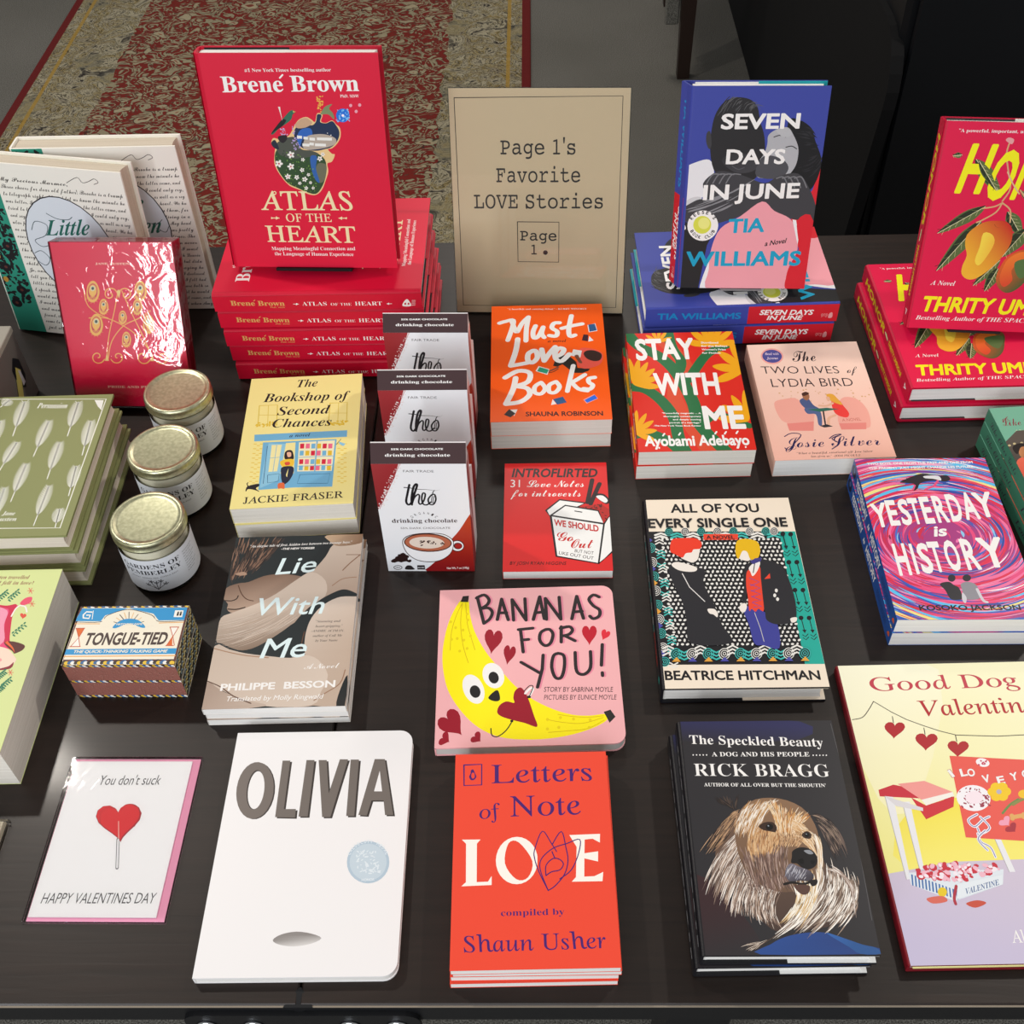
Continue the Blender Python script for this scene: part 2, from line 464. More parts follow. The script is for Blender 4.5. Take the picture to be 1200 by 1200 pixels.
'must':(0.1375,0.2114,"""B #fb5c00
T #f4f1ee B-10 199 2036 1185 2003 30.5 0|"A heartfelt and cunning debut." - KERRY WINFREY
L #f4f1ee 60.4 99 1775 183 1811 270 1827 253 1669 200 1438
L #f4f1ee 60.6 254 1793 284 1668 314 1593 378 1763 458 1885
L #f4f1ee 61.3 458 1885 430 1662 420 1418
L #f4f1ee 60.6 542 1706 509 1585 519 1472 576 1508 635 1678
L #f4f1ee 60.6 635 1678 614 1555 643 1476
L #f4f1ee 61.1 838 1754 769 1747 741 1658 802 1587 786 1499 706 1512
L #f4f1ee 61.9 989 1889 947 1640 954 1491 1018 1508
L #f4f1ee 60.7 860 1643 987 1688 1115 1722
T #3a1a18 J 683 1381 906 1381 48.4 0|a novel
P #e8e8ee 1186 1555 1177 1696 1274 1726 1293 1578
P #2c5a8c 1197 1566 1188 1704 1268 1718 1286 1589
P #e8e8ee 1172 1376 1236 1397 1188 1481
P #3d2330 1095 1404 1121 1517 1178 1506 1167 1384
P #efe9e6 691 260 713 358 755 276
P #2c5a8c 718 358 832 399 873 298 764 265
P #f2a098 1062 338 1191 427 1234 351 1099 270
P #2f6be0 1077 330 1196 416 1227 355 1104 284
P #2a2622 735 945 769 1084 853 1143 934 1115 1011 1009 1022 899 1168 876 1146 839 1074 804 983 809 973 825 934 858 847 970 785 927
S #ef5a4a 1062 1244 1166 1255 1288 1201 1334 1103 1296 963 1211 905 1097 880 1029 946 1023 1040
S #3b2520 1105 1154 1143 1208 1226 1212 1306 1160 1318 1096 1289 1027 1216 1014 1137 1066
P #e9e6e4 985 1240 1087 1211 1064 1085 954 1122
S #7a4a38 995 1120 1037 1134 1055 1070 1082 990 1051 984 1023 1040
L #7a4a38 23.0 795 919 733 876 672 840
L #2a2622 10.2 794 888 732 837 681 825
L #f4f1ee 67.2 322 1461 296 1233 234 964
L #f4f1ee 64.7 234 964 339 987 444 1014
L #f4f1ee 66.3 503 1232 447 1178 439 1061 490 1012 552 1102 539 1221 497 1233
L #f4f1ee 66.5 607 1256 632 1037
L #f4f1ee 65.5 632 1037 706 1189 771 1296
L #f4f1ee 66.0 765 1106 843 1159 871 1243 816 1265 767 1186 773 1068 839 1027 935 1154
L #f4f1ee 67.5 292 746 260 546 177 296
L #f4f1ee 67.3 167 753 322 868 456 829 433 671 290 598
L #f4f1ee 66.7 290 598 422 559 450 447 346 330 177 296
L #f4f1ee 56.1 587 654 515 586 512 479 583 457 632 548 587 654
L #f4f1ee 56.4 761 662 681 603 678 487 746 475 799 570 761 662
L #f4f1ee 57.8 973 941 924 690 886 489
L #f4f1ee 57.2 1102 772 992 677 940 644
L #f4f1ee 56.5 940 644 1016 527 1119 489
L #f4f1ee 57.1 1215 720 1145 701 1144 632 1184 585 1151 519 1076 528
P #efe9e6 526 857 564 948 689 886 665 786
P #2a9a78 544 856 575 928 683 877 657 805
P #efe9e6 229 198 310 202 271 89
P #2a1c20 154 117 215 208 286 131 228 70
T #3a1410 S 400 85 1275 66 72.7 0|SHAUNA ROBINSON"""),
'intro':(0.1139,0.1572,"""B #dd2122
T #2a1a1c K 78 1362 1037 1347 131.0 0|INTROFLIRTED
T #f4f1ee C-2 68 1206 879 1196 101.6 0|31 Love Notes
T #f4f1ee C-2 69 1066 839 1052 100.4 0|for introverts
l #2a1a1c 50.1 972 1303 909 960
l #2a1a1c 49.8 1051 1242 941 940
S #17151a 987 1071 1084 1087 1149 991 1105 935
S #f4f4f2 1005 1048 1077 1061 1129 991 1092 955
P #b8241f 748 889 1051 937 1156 841 1095 658
N #5a1512 16.3 0.4 5 30 748 896 1078 936 1137 693
P #f4f4f2 457 851 606 1006 887 953 789 888 720 908 498 764
l #17151a 19.5 457 851 606 1006 887 953 789 888 720 908 498 764 457 851
P #f4f4f2 506 775 666 921 1020 837 1068 651
l #17151a 19.4 506 775 666 921 1020 837 1068 651 506 775
P #f4f4f2 506 775 1073 643 994 96 559 201
l #17151a 22.7 506 775 1073 643 994 96 559 201 506 775
P #f4f4f2 1073 643 1171 803 1148 261 994 96
l #17151a 19.1 1073 643 1171 803 1148 261 994 96 1073 643
l #17151a 13.0 768 836 842 819
T #c9211f S 540 633 1014 535 88.5 0|WE SHOULD
T #c9211f C2 569 414 742 404 123.1 0|Go
T #c9211f C2 713 311 948 307 121.7 0|Out
T #3a2a2c i 749 254 950 215 42.5 0|BUT NOT
T #3a2a2c i 583 229 948 145 42.5 0|LIKE OUT OUT
T #3a1416 i 72 93 660 83 42.2 0|BY JOSH RYAN HIGGINS"""),
'stay':(0.129,0.2051,"""B #dd2818
L #d94a2a 172.7 411 1940 671 1394 478 890 817 -139
L #256e3e 151.8 0 2092 139 1811 353 1625 502 1399 611 1095 684 760 724 398 962 -32
L #256e3e 139.8 -31 1073 159 1025 333 812 441 526 462 212 517 -18
L #256e3e 129.0 582 1353 614 1527 537 1753 511 2076
L #256e3e 120.2 675 1178 784 1390 957 1650 1238 1822
L #256e3e 130.6 -38 266 125 300 326 178 465 -17
L #256e3e 92.7 724 398 936 590 1061 506 1259 382
S #f0a80c 27 1113 54 1402 9 1584 -21 1384
S #f0a80c 27 1113 120 1378 123 1578 48 1402
S #f0a80c 27 1113 173 1318 224 1510 115 1381
S #f0a80c 27 1113 206 1232 297 1389 170 1324
S #f0a80c 27 1113 216 1131 333 1233 205 1239
S #f0a80c 27 1113 200 1028 328 1064 216 1139
S #f0a80c 1002 1784 834 1901 700 1881 808 1783
S #f0a80c 1002 1784 899 2017 782 2094 842 1921
S #f0a80c 1002 1784 987 2084 913 2243 911 2031
S #f0a80c 1002 1784 1078 2086 1065 2294 1001 2088
S #f0a80c 1002 1784 1153 2023 1203 2234 1091 2080
S #f0a80c 1002 1784 1194 1910 1297 2077 1161 2009
S #f0a80c 1002 1784 1195 1771 1326 1861 1197 1890
S #f0a80c 375 1872 305 1986 237 2015 280 1929
S #f0a80c 375 1872 360 2035 317 2121 320 2006
S #f0a80c 375 1872 420 2033 416 2148 379 2041
S #f0a80c 375 1872 466 1981 502 2088 436 2022
S #f0a80c 375 1872 483 1894 548 1961 474 1957
S #f0a80c 1355 1329 1110 1281 960 1136 1124 1145
S #f0a80c 1355 1329 1141 1451 973 1412 1111 1306
S #f0a80c 1355 1329 1220 1598 1069 1678 1151 1476
S #f0a80c 1355 1329 1328 1688 1231 1874 1235 1616
S #f0a80c 1270 460 1077 555 928 516 1053 432
S #f0a80c 1270 460 1139 675 1002 730 1082 568
S #f0a80c 1270 460 1226 755 1128 897 1146 684
S #f0a80c 1270 460 1322 779 1284 981 1235 760
S #f0a80c -22 304 39 522 30 678 -21 531
S #f0a80c -22 304 97 468 137 620 48 517
S #f0a80c -22 304 129 381 209 497 103 458
S #f0a80c -22 304 131 280 233 336 132 368
S #f0a80c -22 304 100 184 204 172 128 265
T #f4f1ee S6 90 1561 798 1565 378.3 0|STAY
T #f4f1ee S6 262 938 1011 923 372.0 0|WITH
T #f4f1ee S6 767 357 1227 351 366.0 0|ME
T #f4f1ee S 886 1833 1094 1826 31.9 0|Shortlisted
T #f4f1ee S 884 1769 1195 1759 31.7 0|for the Baileys
T #f4f1ee S 883 1706 1169 1697 31.5 0|Women's Prize
T #f4f1ee S 881 1643 1098 1636 31.3 0|for Fiction
T #f4f1ee S 313 605 751 592 24.1 0|"Powerfully magnetic ... A
T #f4f1ee S 322 553 745 540 23.9 0|thoroughly contemporary
T #f4f1ee S 424 498 739 488 23.8 0|and deeply moving
T #f4f1ee S 379 448 733 437 23.7 0|portrait of a marriage."
T #f4f1ee S 200 402 727 386 23.5 0|-The New York Times Book Review
T #f4f1ee S3 80 93 1230 80 160.5 0|Ayobami Adebayo
L #f4f1ee 19.6 290 248 310 282
L #f4f1ee 19.6 467 254 486 288
L #f4f1ee 19.7 868 261 888 295
L #f4f1ee 19.7 974 258 994 292
L #f4f1ee 19.7 1103 261 1123 296
E #f4f1ee 232 58 10 0 -1 -15
E #f4f1ee 1177 44 10 0 -2 -15"""),
'stay_spine':(0.205,0.0205,"""B #d8a010
P #cf2216 0 205 400 205 300 -10 0 -10
P #256e3e 600 205 1000 205 800 -10 550 -10
P #cf2216 1100 205 2050 205 2050 -10 1200 -10
T #f4f1ee S 200 61 1100 61 82.0 0|STAY WITH ME
T #f4f1ee S 1300 71 1800 71 71.8 0|Adebayo"""),
'lydia':(0.1336,0.1996,"""B #f5cbb9
G #f7d9c8 #f2b8a6 411 1909 373 22 16 1986 1341 1981 1341 18 -1 -4
N #d9a97a 10.4 1 6 40 131 1177 1319 1152 1326 809 197 881
E #f0a8a0 271 1771 134 -10 -21 -148
E #4a4f94 271 1771 116 -9 -17 -121
T #e9d8e8 J-5 191 1796 357 1791 45.5 0|Read with
T #e9d8e8 J-5 196 1713 334 1711 45.0 0|Jenna
T #221a24 C-3 502 1660 784 1655 191.3 0|The
T #221a24 s-8 101 1458 1013 1418 130.9 0|TWO LIVES
T #221a24 C-3 1101 1419 1233 1426 106.8 0|of
T #221a24 s-8 177 1214 1128 1186 143.8 0|LYDIA BIRD
S #f0a99a 149 927 269 997 431 981 318 630 187 644
P #f0a99a 210 970 433 989 578 722 503 454 240 475 231 757
P #e88a80 236 584 546 606 513 453 244 467
S #f0a99a 934 974 1103 966 1190 781 1177 539 1105 467 862 493 827 656
P #e88a80 821 561 1131 559 1107 451 828 458
S #4a5a86 458 978 547 1011 594 882 650 815 614 766 512 809 458 896
S #53648f 488 832 647 795 628 550 588 554 592 720 499 738
S #a06a4a 505 1091 563 1102 578 1025 539 962 501 999
S #4a2a20 498 1083 551 1112 581 1075 511 1040
S #ee3f3a 813 935 901 952 936 848 971 721 923 654 814 729
S #e8a83c 779 1052 851 1058 892 978 927 870 849 907 791 967
S #e8b496 765 1007 800 1012 804 961 772 939
L #e8b496 31.1 820 901 742 859 660 868
L #e8b496 33.8 808 698 723 646 700 530
P #2f6a5a 512 809 736 827 869 797 641 763
l #2b2a30 16.9 686 771 665 546
P #2b2a30 597 529 683 552 743 514 646 501
T #c86a60 s 868 591 1083 596 46.9 0|A NOVEL
T #1f1a50 C-5 143 194 1206 192 160.1 0|Josie Silver
L #1f1a50 12.6 172 377 258 424 359 394 257 255 177 161 144 194
L #1f1a50 12.9 665 322 729 372 812 382 691 319 755 236 659 153
T #221a24 J-8 260 86 1098 83 32.0 0|"What a beautiful, emotional gift Jose Silver
T #221a24 J-8 405 32 951 26 31.9 0|has given us." -JODI PICOULT"""),
'allof':(0.1556,0.2404,"""B #f2e3cf
P #17161a 3 1952 1551 1923 1555 256 1 270
P #1ea898 1384 1926 1551 1923 1555 256 1371 259
E #e9e6e0 165 1842 11 0 -2 -23
E #e9e6e0 215 1841 16 -8 -5 -14
E #e9e6e0 262 1840 17 0 -1 -15
E #e9e6e0 310 1839 11 5 3 -22
E #e9e6e0 358 1838 15 -8 -5 -14
E #e9e6e0 405 1837 15 -8 -5 -14
E #e9e6e0 453 1837 11 0 -2 -23
E #e9e6e0 500 1836 17 0 -1 -15
E #e9e6e0 548 1835 17 0 -1 -15
E #e9e6e0 595 1834 11 0 -2 -23
E #e9e6e0 643 1833 15 -8 -5 -14
E #e9e6e0 690 1832 17 7 2 -14
E #e9e6e0 738 1831 10 -5 -8 -22
E #e9e6e0 785 1830 17 0 -1 -15
E #e9e6e0 833 1830 17 0 -2 -15
E #e9e6e0 880 1829 11 5 3 -22
E #e9e6e0 927 1828 17 7 2 -14
E #e9e6e0 975 1827 15 -8 -6 -14
E #e9e6e0 1022 1826 10 -5 -9 -22
E #e9e6e0 1069 1825 17 0 -2 -15
E #e9e6e0 1117 1824 17 0 -2 -15
E #e9e6e0 1164 1824 10 -5 -9 -22
E #e9e6e0 1211 1823 17 0 -2 -15
E #e9e6e0 1259 1822 17 0 -2 -15
E #e9e6e0 1306 1821 11 5 2 -22
E #e9e6e0 1353 1820 15 -8 -6 -14
E #e9e6e0 190 1786 15 -8 -5 -14
E #e9e6e0 237 1785 17 0 -1 -15
E #e9e6e0 285 1784 11 0 -2 -23
E #e9e6e0 332 1783 15 -8 -5 -14
E #e9e6e0 380 1782 15 -8 -5 -14
E #e9e6e0 427 1781 11 5 3 -22
E #e9e6e0 475 1781 17 7 2 -14
E #e9e6e0 522 1780 15 -8 -5 -14
E #e9e6e0 569 1779 11 0 -2 -23
E #e9e6e0 619 1778 17 7 2 -14
E #e9e6e0 666 1777 15 -8 -5 -14
E #e9e6e0 713 1776 11 5 3 -22
E #e9e6e0 761 1775 15 -8 -5 -14
E #e9e6e0 808 1775 17 7 2 -14
E #e9e6e0 855 1774 11 0 -3 -23
E #e9e6e0 902 1773 17 0 -2 -15
E #e9e6e0 950 1772 17 0 -2 -15
E #e9e6e0 997 1771 10 -5 -9 -22
E #e9e6e0 1044 1770 15 -8 -6 -14
E #e9e6e0 1093 1769 17 0 -2 -15
E #e9e6e0 1140 1769 11 5 2 -22
E #e9e6e0 1187 1768 15 -8 -6 -14
E #e9e6e0 1235 1767 17 0 -2 -15
E #e9e6e0 1282 1766 10 -5 -9 -22
E #e9e6e0 1329 1765 17 7 1 -14
E #e9e6e0 1376 1764 17 7 1 -14
E #e9e6e0 165 1731 15 -8 -5 -14
E #e9e6e0 213 1730 11 5 4 -22
E #e9e6e0 260 1729 17 0 -1 -15
E #e9e6e0 307 1728 15 -8 -5 -14
E #e9e6e0 355 1728 10 -5 -8 -21
E #e9e6e0 404 1727 17 7 2 -14
E #e9e6e0 451 1726 15 -8 -5 -14
E #e9e6e0 498 1725 10 -5 -8 -21
E #e9e6e0 545 1724 15 -8 -5 -14
E #e9e6e0 593 1723 17 0 -1 -15
E #e9e6e0 642 1722 11 0 -2 -23
E #e9e6e0 689 1722 15 -8 -5 -14
E #e9e6e0 736 1721 15 -8 -5 -14
E #e9e6e0 783 1720 11 0 -2 -23
E #e9e6e0 830 1719 17 0 -1 -15
E #e9e6e0 877 1718 17 0 -2 -15
E #e9e6e0 927 1717 10 -5 -8 -21
E #e9e6e0 974 1717 17 7 2 -14
E #e9e6e0 1021 1716 15 -8 -6 -14
E #e9e6e0 1068 1715 11 5 2 -22
E #e9e6e0 1115 1714 17 7 1 -14
E #e9e6e0 1162 1713 17 7 1 -14
E #e9e6e0 1211 1712 10 -5 -9 -21
E #e9e6e0 1258 1711 17 7 1 -14
E #e9e6e0 1305 1711 15 -8 -6 -14
E #e9e6e0 1352 1710 11 0 -3 -23
E #e9e6e0 188 1676 11 5 4 -22
E #e9e6e0 235 1675 17 0 -1 -15
E #e9e6e0 282 1674 17 0 -1 -15
E #e9e6e0 331 1673 10 -5 -8 -21
E #e9e6e0 379 1672 17 0 -1 -15
E #e9e6e0 426 1672 17 7 2 -14
E #e9e6e0 473 1671 11 5 3 -22
E #e9e6e0 522 1670 15 -8 -5 -14
E #e9e6e0 569 1669 15 -8 -5 -14
E #e9e6e0 616 1668 11 0 -2 -23
E #e9e6e0 665 1667 15 -8 -5 -14
E #e9e6e0 712 1666 15 -8 -5 -14
E #e9e6e0 759 1666 11 5 3 -22
E #e9e6e0 806 1665 17 7 2 -14
E #e9e6e0 855 1664 15 -8 -5 -14
E #e9e6e0 902 1663 11 5 3 -21
E #e9e6e0 949 1662 17 7 2 -14
E #e9e6e0 996 1661 17 0 -2 -15
E #e9e6e0 1044 1661 10 -5 -9 -21
E #e9e6e0 1091 1660 17 0 -2 -15
E #e9e6e0 1138 1659 17 0 -2 -15
E #e9e6e0 1185 1658 11 5 2 -21
E #e9e6e0 1234 1657 17 0 -2 -15
E #e9e6e0 1281 1656 15 -8 -6 -14
E #e9e6e0 1327 1656 11 5 2 -21
E #e9e6e0 1374 1655 17 7 1 -14
E #e9e6e0 164 1622 17 0 -1 -15
E #e9e6e0 211 1621 17 0 -1 -15
E #e9e6e0 260 1620 10 -5 -8 -21
E #e9e6e0 307 1619 17 0 -1 -15
E #e9e6e0 354 1618 15 -8 -5 -14
E #e9e6e0 402 1617 10 -5 -8 -21
E #e9e6e0 449 1617 17 0 -1 -15
E #e9e6e0 496 1616 17 0 -1 -15
E #e9e6e0 545 1615 10 -5 -8 -21
E #e9e6e0 592 1614 17 7 2 -14
E #e9e6e0 639 1613 17 0 -1 -15
E #e9e6e0 688 1612 10 -5 -8 -21
E #e9e6e0 735 1612 17 7 2 -14
E #e9e6e0 781 1611 17 7 2 -14
E #e9e6e0 830 1610 10 -5 -8 -21
E #e9e6e0 877 1609 17 0 -2 -15
E #e9e6e0 924 1608 15 -8 -5 -14
E #e9e6e0 973 1607 10 -5 -8 -21
E #e9e6e0 1019 1607 15 -8 -6 -14
E #e9e6e0 1066 1606 17 0 -2 -15
E #e9e6e0 1115 1605 11 5 2 -21
E #e9e6e0 1161 1604 15 -8 -6 -14
E #e9e6e0 1208 1603 17 7 1 -14
E #e9e6e0 1257 1603 11 5 2 -21
E #e9e6e0 1303 1602 17 0 -2 -15
E #e9e6e0 1350 1601 15 -8 -6 -14
E #e9e6e0 186 1567 17 7 2 -14
E #e9e6e0 235 1566 11 0 -2 -23
E #e9e6e0 282 1565 15 -8 -5 -14
E #e9e6e0 329 1565 15 -8 -5 -14
E #e9e6e0 377 1564 11 0 -2 -23
E #e9e6e0 424 1563 15 -8 -5 -14
E #e9e6e0 473 1562 15 -8 -5 -14
E #e9e6e0 520 1561 11 5 3 -21
E #e9e6e0 568 1560 17 0 -1 -15
E #e9e6e0 615 1560 15 -8 -5 -14
E #e9e6e0 662 1559 11 5 3 -21
E #e9e6e0 710 1558 17 0 -1 -15
E #e9e6e0 757 1557 15 -8 -5 -14
E #e9e6e0 806 1556 11 0 -2 -23
E #e9e6e0 852 1556 15 -8 -5 -14
E #e9e6e0 901 1555 17 0 -2 -15
E #e9e6e0 948 1554 10 -5 -8 -21
E #e9e6e0 994 1553 15 -8 -5 -14
E #e9e6e0 1043 1552 15 -8 -6 -14
E #e9e6e0 1089 1551 11 5 2 -21
E #e9e6e0 1138 1551 17 0 -2 -15
E #e9e6e0 1185 1550 15 -8 -6 -14
E #e9e6e0 1233 1549 11 0 -3 -22
E #e9e6e0 1280 1548 15 -8 -6 -14
E #e9e6e0 1326 1547 17 0 -2 -15
E #e9e6e0 1374 1547 11 0 -3 -22
E #e9e6e0 162 1514 11 0 -2 -22
E #e9e6e0 210 1513 17 0 -1 -15
E #e9e6e0 257 1512 17 0 -1 -15
E #e9e6e0 306 1511 11 5 3 -21
E #e9e6e0 352 1510 17 0 -1 -15
E #e9e6e0 401 1510 17 7 2 -14
E #e9e6e0 448 1509 11 5 3 -21
E #e9e6e0 496 1508 17 0 -1 -15
E #e9e6e0 543 1507 17 7 2 -14
E #e9e6e0 591 1506 11 0 -2 -22
E #e9e6e0 638 1506 17 7 2 -14
E #e9e6e0 687 1505 15 -8 -5 -14
E #e9e6e0 733 1504 11 5 3 -21
E #e9e6e0 782 1503 17 0 -1 -15
E #e9e6e0 828 1502 15 -8 -5 -14
E #e9e6e0 877 1501 11 0 -3 -22
E #e9e6e0 923 1501 17 0 -2 -15
E #e9e6e0 971 1500 17 7 2 -14
E #e9e6e0 1018 1499 10 -5 -8 -21
E #e9e6e0 1066 1498 15 -8 -6 -14
E #e9e6e0 1113 1497 17 7 1 -14
E #e9e6e0 1161 1497 11 0 -3 -22
E #e9e6e0 1207 1496 15 -8 -6 -14
E #e9e6e0 1256 1495 17 0 -2 -15
E #e9e6e0 1302 1494 11 0 -3 -22
E #e9e6e0 1350 1493 15 -8 -6 -14
E #e9e6e0 184 1460 15 -8 -5 -14
E #e9e6e0 233 1459 15 -8 -5 -14
E #e9e6e0 281 1458 11 0 -2 -22
E #e9e6e0 328 1457 17 0 -1 -15
E #e9e6e0 376 1457 15 -8 -5 -14
E #e9e6e0 423 1456 10 -5 -8 -21
E #e9e6e0 471 1455 17 0 -1 -15
E #e9e6e0 520 1454 17 7 2 -14
E #e9e6e0 566 1453 10 -5 -8 -21
E #e9e6e0 614 1453 17 0 -1 -15
E #e9e6e0 661 1452 15 -8 -5 -14
E #e9e6e0 709 1451 11 0 -2 -22
E #e9e6e0 757 1450 17 0 -1 -15
E #e9e6e0 804 1449 17 0 -1 -15
E #e9e6e0 852 1449 10 -5 -8 -21
E #e9e6e0 899 1448 15 -8 -5 -14
E #e9e6e0 947 1447 17 0 -2 -15
E #e9e6e0 993 1446 11 4 2 -21
E #e9e6e0 1041 1445 17 0 -2 -15
E #e9e6e0 1090 1445 17 0 -2 -15
E #e9e6e0 1136 1444 10 -5 -9 -21
E #e9e6e0 1184 1443 15 -8 -6 -14
E #e9e6e0 1230 1442 17 0 -2 -15
E #e9e6e0 1278 1441 10 -5 -9 -21
E #e9e6e0 1327 1441 17 0 -2 -15
E #e9e6e0 1373 1440 15 -8 -6 -14
E #e9e6e0 160 1407 17 7 2 -14
E #e9e6e0 208 1406 11 0 -2 -22
E #e9e6e0 257 1406 17 7 2 -14
E #e9e6e0 303 1405 15 -8 -5 -14
E #e9e6e0 351 1404 11 4 3 -21
E #e9e6e0 400 1403 17 7 2 -14
E #e9e6e0 446 1402 17 7 2 -14
E #e9e6e0 494 1402 11 4 3 -21
E #e9e6e0 543 1401 17 0 -1 -15
E #e9e6e0 589 1400 15 -8 -5 -14
E #e9e6e0 637 1399 10 -5 -8 -21
E #e9e6e0 685 1398 17 0 -1 -15
E #e9e6e0 732 1398 15 -8 -5 -14
E #e9e6e0 780 1397 11 0 -2 -22
E #e9e6e0 828 1396 17 7 2 -14
E #e9e6e0 874 1395 17 0 -1 -15
E #e9e6e0 922 1394 10 -5 -8 -21
E #e9e6e0 970 1394 15 -7 -5 -14
E #e9e6e0 1017 1393 17 7 1 -14
E #e9e6e0 1065 1392 10 -5 -8 -21
E #e9e6e0 1113 1391 17 7 1 -14
E #e9e6e0 1159 1390 15 -7 -6 -14
E #e9e6e0 1207 1390 10 -5 -9 -21
E #e9e6e0 1255 1389 17 7 1 -14
E #e9e6e0 1301 1388 17 0 -2 -15
E #e9e6e0 1349 1387 11 4 2 -21
E #e9e6e0 184 1354 11 4 3 -21
E #e9e6e0 232 1353 15 -7 -5 -14
E #e9e6e0 279 1352 15 -7 -5 -14
E #e9e6e0 327 1352 10 -5 -8 -21
E #e9e6e0 375 1351 15 -7 -5 -14
E #e9e6e0 423 1350 17 0 -1 -14
E #e9e6e0 469 1349 10 -5 -8 -21
E #e9e6e0 517 1348 17 7 2 -14
E #e9e6e0 566 1348 17 7 2 -14
E #e9e6e0 612 1347 11 0 -2 -22
E #e9e6e0 660 1346 17 0 -1 -14
E #e9e6e0 708 1345 15 -7 -5 -13
E #e9e6e0 756 1344 11 4 3 -21
E #e9e6e0 802 1344 17 0 -1 -14
E #e9e6e0 850 1343 15 -7 -5 -13
E #e9e6e0 898 1342 11 4 3 -21
E #e9e6e0 946 1341 17 0 -2 -14
E #e9e6e0 992 1341 17 0 -2 -14
E #e9e6e0 1040 1340 11 4 2 -21
E #e9e6e0 1088 1339 17 7 1 -14
E #e9e6e0 1136 1338 15 -7 -6 -13
E #e9e6e0 1182 1337 11 4 2 -21
E #e9e6e0 1229 1337 15 -7 -6 -13
E #e9e6e0 1277 1336 17 7 1 -14
E #e9e6e0 1325 1335 9 -5 -9 -20
E #e9e6e0 1371 1334 14 -7 -6 -13
E #e9e6e0 160 1302 17 0 -1 -14
E #e9e6e0 206 1301 17 0 -1 -14
E #e9e6e0 254 1300 11 0 -2 -22
E #e9e6e0 302 1300 17 0 -1 -14
E #e9e6e0 350 1299 17 0 -1 -14
E #e9e6e0 398 1298 11 4 3 -21
E #e9e6e0 445 1297 15 -7 -5 -13
E #e9e6e0 492 1296 17 0 -1 -14
E #e9e6e0 540 1296 10 -5 -8 -20
E #e9e6e0 588 1295 15 -7 -5 -13
E #e9e6e0 636 1294 17 0 -1 -14
E #e9e6e0 684 1293 11 4 3 -21
E #e9e6e0 730 1293 17 0 -1 -14
E #e9e6e0 778 1292 17 0 -1 -14
E #e9e6e0 826 1291 11 0 -2 -22
E #e9e6e0 874 1290 17 7 2 -14
E #e9e6e0 922 1289 17 7 2 -14
E #e9e6e0 969 1289 10 -5 -8 -20
E #e9e6e0 1015 1288 17 7 1 -14
E #e9e6e0 1063 1287 15 -7 -5 -13
E #e9e6e0 1111 1286 11 4 2 -21
E #e9e6e0 1158 1286 14 -7 -6 -13
E #e9e6e0 1206 1285 17 0 -2 -14
E #e9e6e0 1254 1284 11 0 -3 -22
E #e9e6e0 1300 1283 17 0 -2 -14
E #e9e6e0 1347 1282 17 7 1 -13
E #e9e6e0 182 1249 16 7 2 -13
E #e9e6e0 230 1249 11 0 -2 -22
E #e9e6e0 278 1248 15 -7 -5 -13
E #e9e6e0 326 1247 16 7 2 -13
E #e9e6e0 374 1246 10 -5 -8 -20
E #e9e6e0 422 1246 16 7 2 -13
E #e9e6e0 470 1245 17 0 -1 -14
E #e9e6e0 515 1244 11 0 -2 -22
E #e9e6e0 563 1243 15 -7 -5 -13
E #e9e6e0 611 1242 17 0 -1 -14
E #e9e6e0 659 1242 11 4 3 -20
E #e9e6e0 706 1241 17 0 -1 -14
E #e9e6e0 754 1240 15 -7 -5 -13
E #e9e6e0 802 1239 10 -5 -8 -20
E #e9e6e0 850 1239 17 0 -1 -14
E #e9e6e0 897 1238 17 0 -1 -14
E #e9e6e0 945 1237 11 4 2 -20
E #e9e6e0 991 1236 15 -7 -5 -13
E #e9e6e0 1038 1236 15 -7 -5 -13
E #e9e6e0 1086 1235 11 0 -3 -22
E #e9e6e0 1134 1234 14 -7 -5 -13
E #e9e6e0 1181 1233 14 -7 -6 -13
E #e9e6e0 1229 1232 11 0 -3 -22
E #e9e6e0 1276 1232 14 -7 -6 -13
E #e9e6e0 1324 1231 14 -7 -6 -13
E #e9e6e0 1371 1230 11 0 -3 -22
E #e9e6e0 159 1198 11 0 -1 -22
E #e9e6e0 206 1197 17 0 -1 -14
E #e9e6e0 254 1196 16 7 2 -13
E #e9e6e0 302 1196 10 -5 -7 -20
E #e9e6e0 349 1195 16 7 2 -13
E #e9e6e0 397 1194 15 -7 -5 -13
E #e9e6e0 445 1193 10 -5 -8 -20
E #e9e6e0 493 1193 16 7 2 -13
E #e9e6e0 540 1192 15 -7 -5 -13
E #e9e6e0 588 1191 11 0 -2 -22
E #e9e6e0 635 1190 17 7 2 -13
E #e9e6e0 683 1190 17 0 -1 -14
E #e9e6e0 731 1189 11 4 3 -20
E #e9e6e0 778 1188 15 -7 -5 -13
E #e9e6e0 826 1187 15 -7 -5 -13
E #e9e6e0 873 1187 10 -5 -8 -20
E #e9e6e0 921 1186 17 0 -2 -14
E #e9e6e0 968 1185 17 7 1 -13
E #e9e6e0 1014 1184 11 0 -3 -21
E #e9e6e0 1061 1183 14 -7 -5 -13
E #e9e6e0 1109 1183 17 0 -2 -14
E #e9e6e0 1156 1182 11 0 -3 -21
E #e9e6e0 1204 1181 17 7 1 -13
E #e9e6e0 1251 1180 17 0 -2 -14
E #e9e6e0 1298 1180 9 -5 -9 -20
E #e9e6e0 1346 1179 14 -7 -6 -13
E #e9e6e0 181 1146 15 -7 -5 -13
E #e9e6e0 228 1145 15 -7 -5 -13
E #e9e6e0 276 1145 11 4 3 -20
E #e9e6e0 325 1144 17 0 -1 -14
E #e9e6e0 373 1143 16 7 2 -13
E #e9e6e0 420 1142 11 0 -2 -21
E #e9e6e0 468 1142 17 0 -1 -14
E #e9e6e0 515 1141 16 7 2 -13
E #e9e6e0 563 1140 10 -5 -8 -20
E #e9e6e0 610 1139 17 0 -1 -14
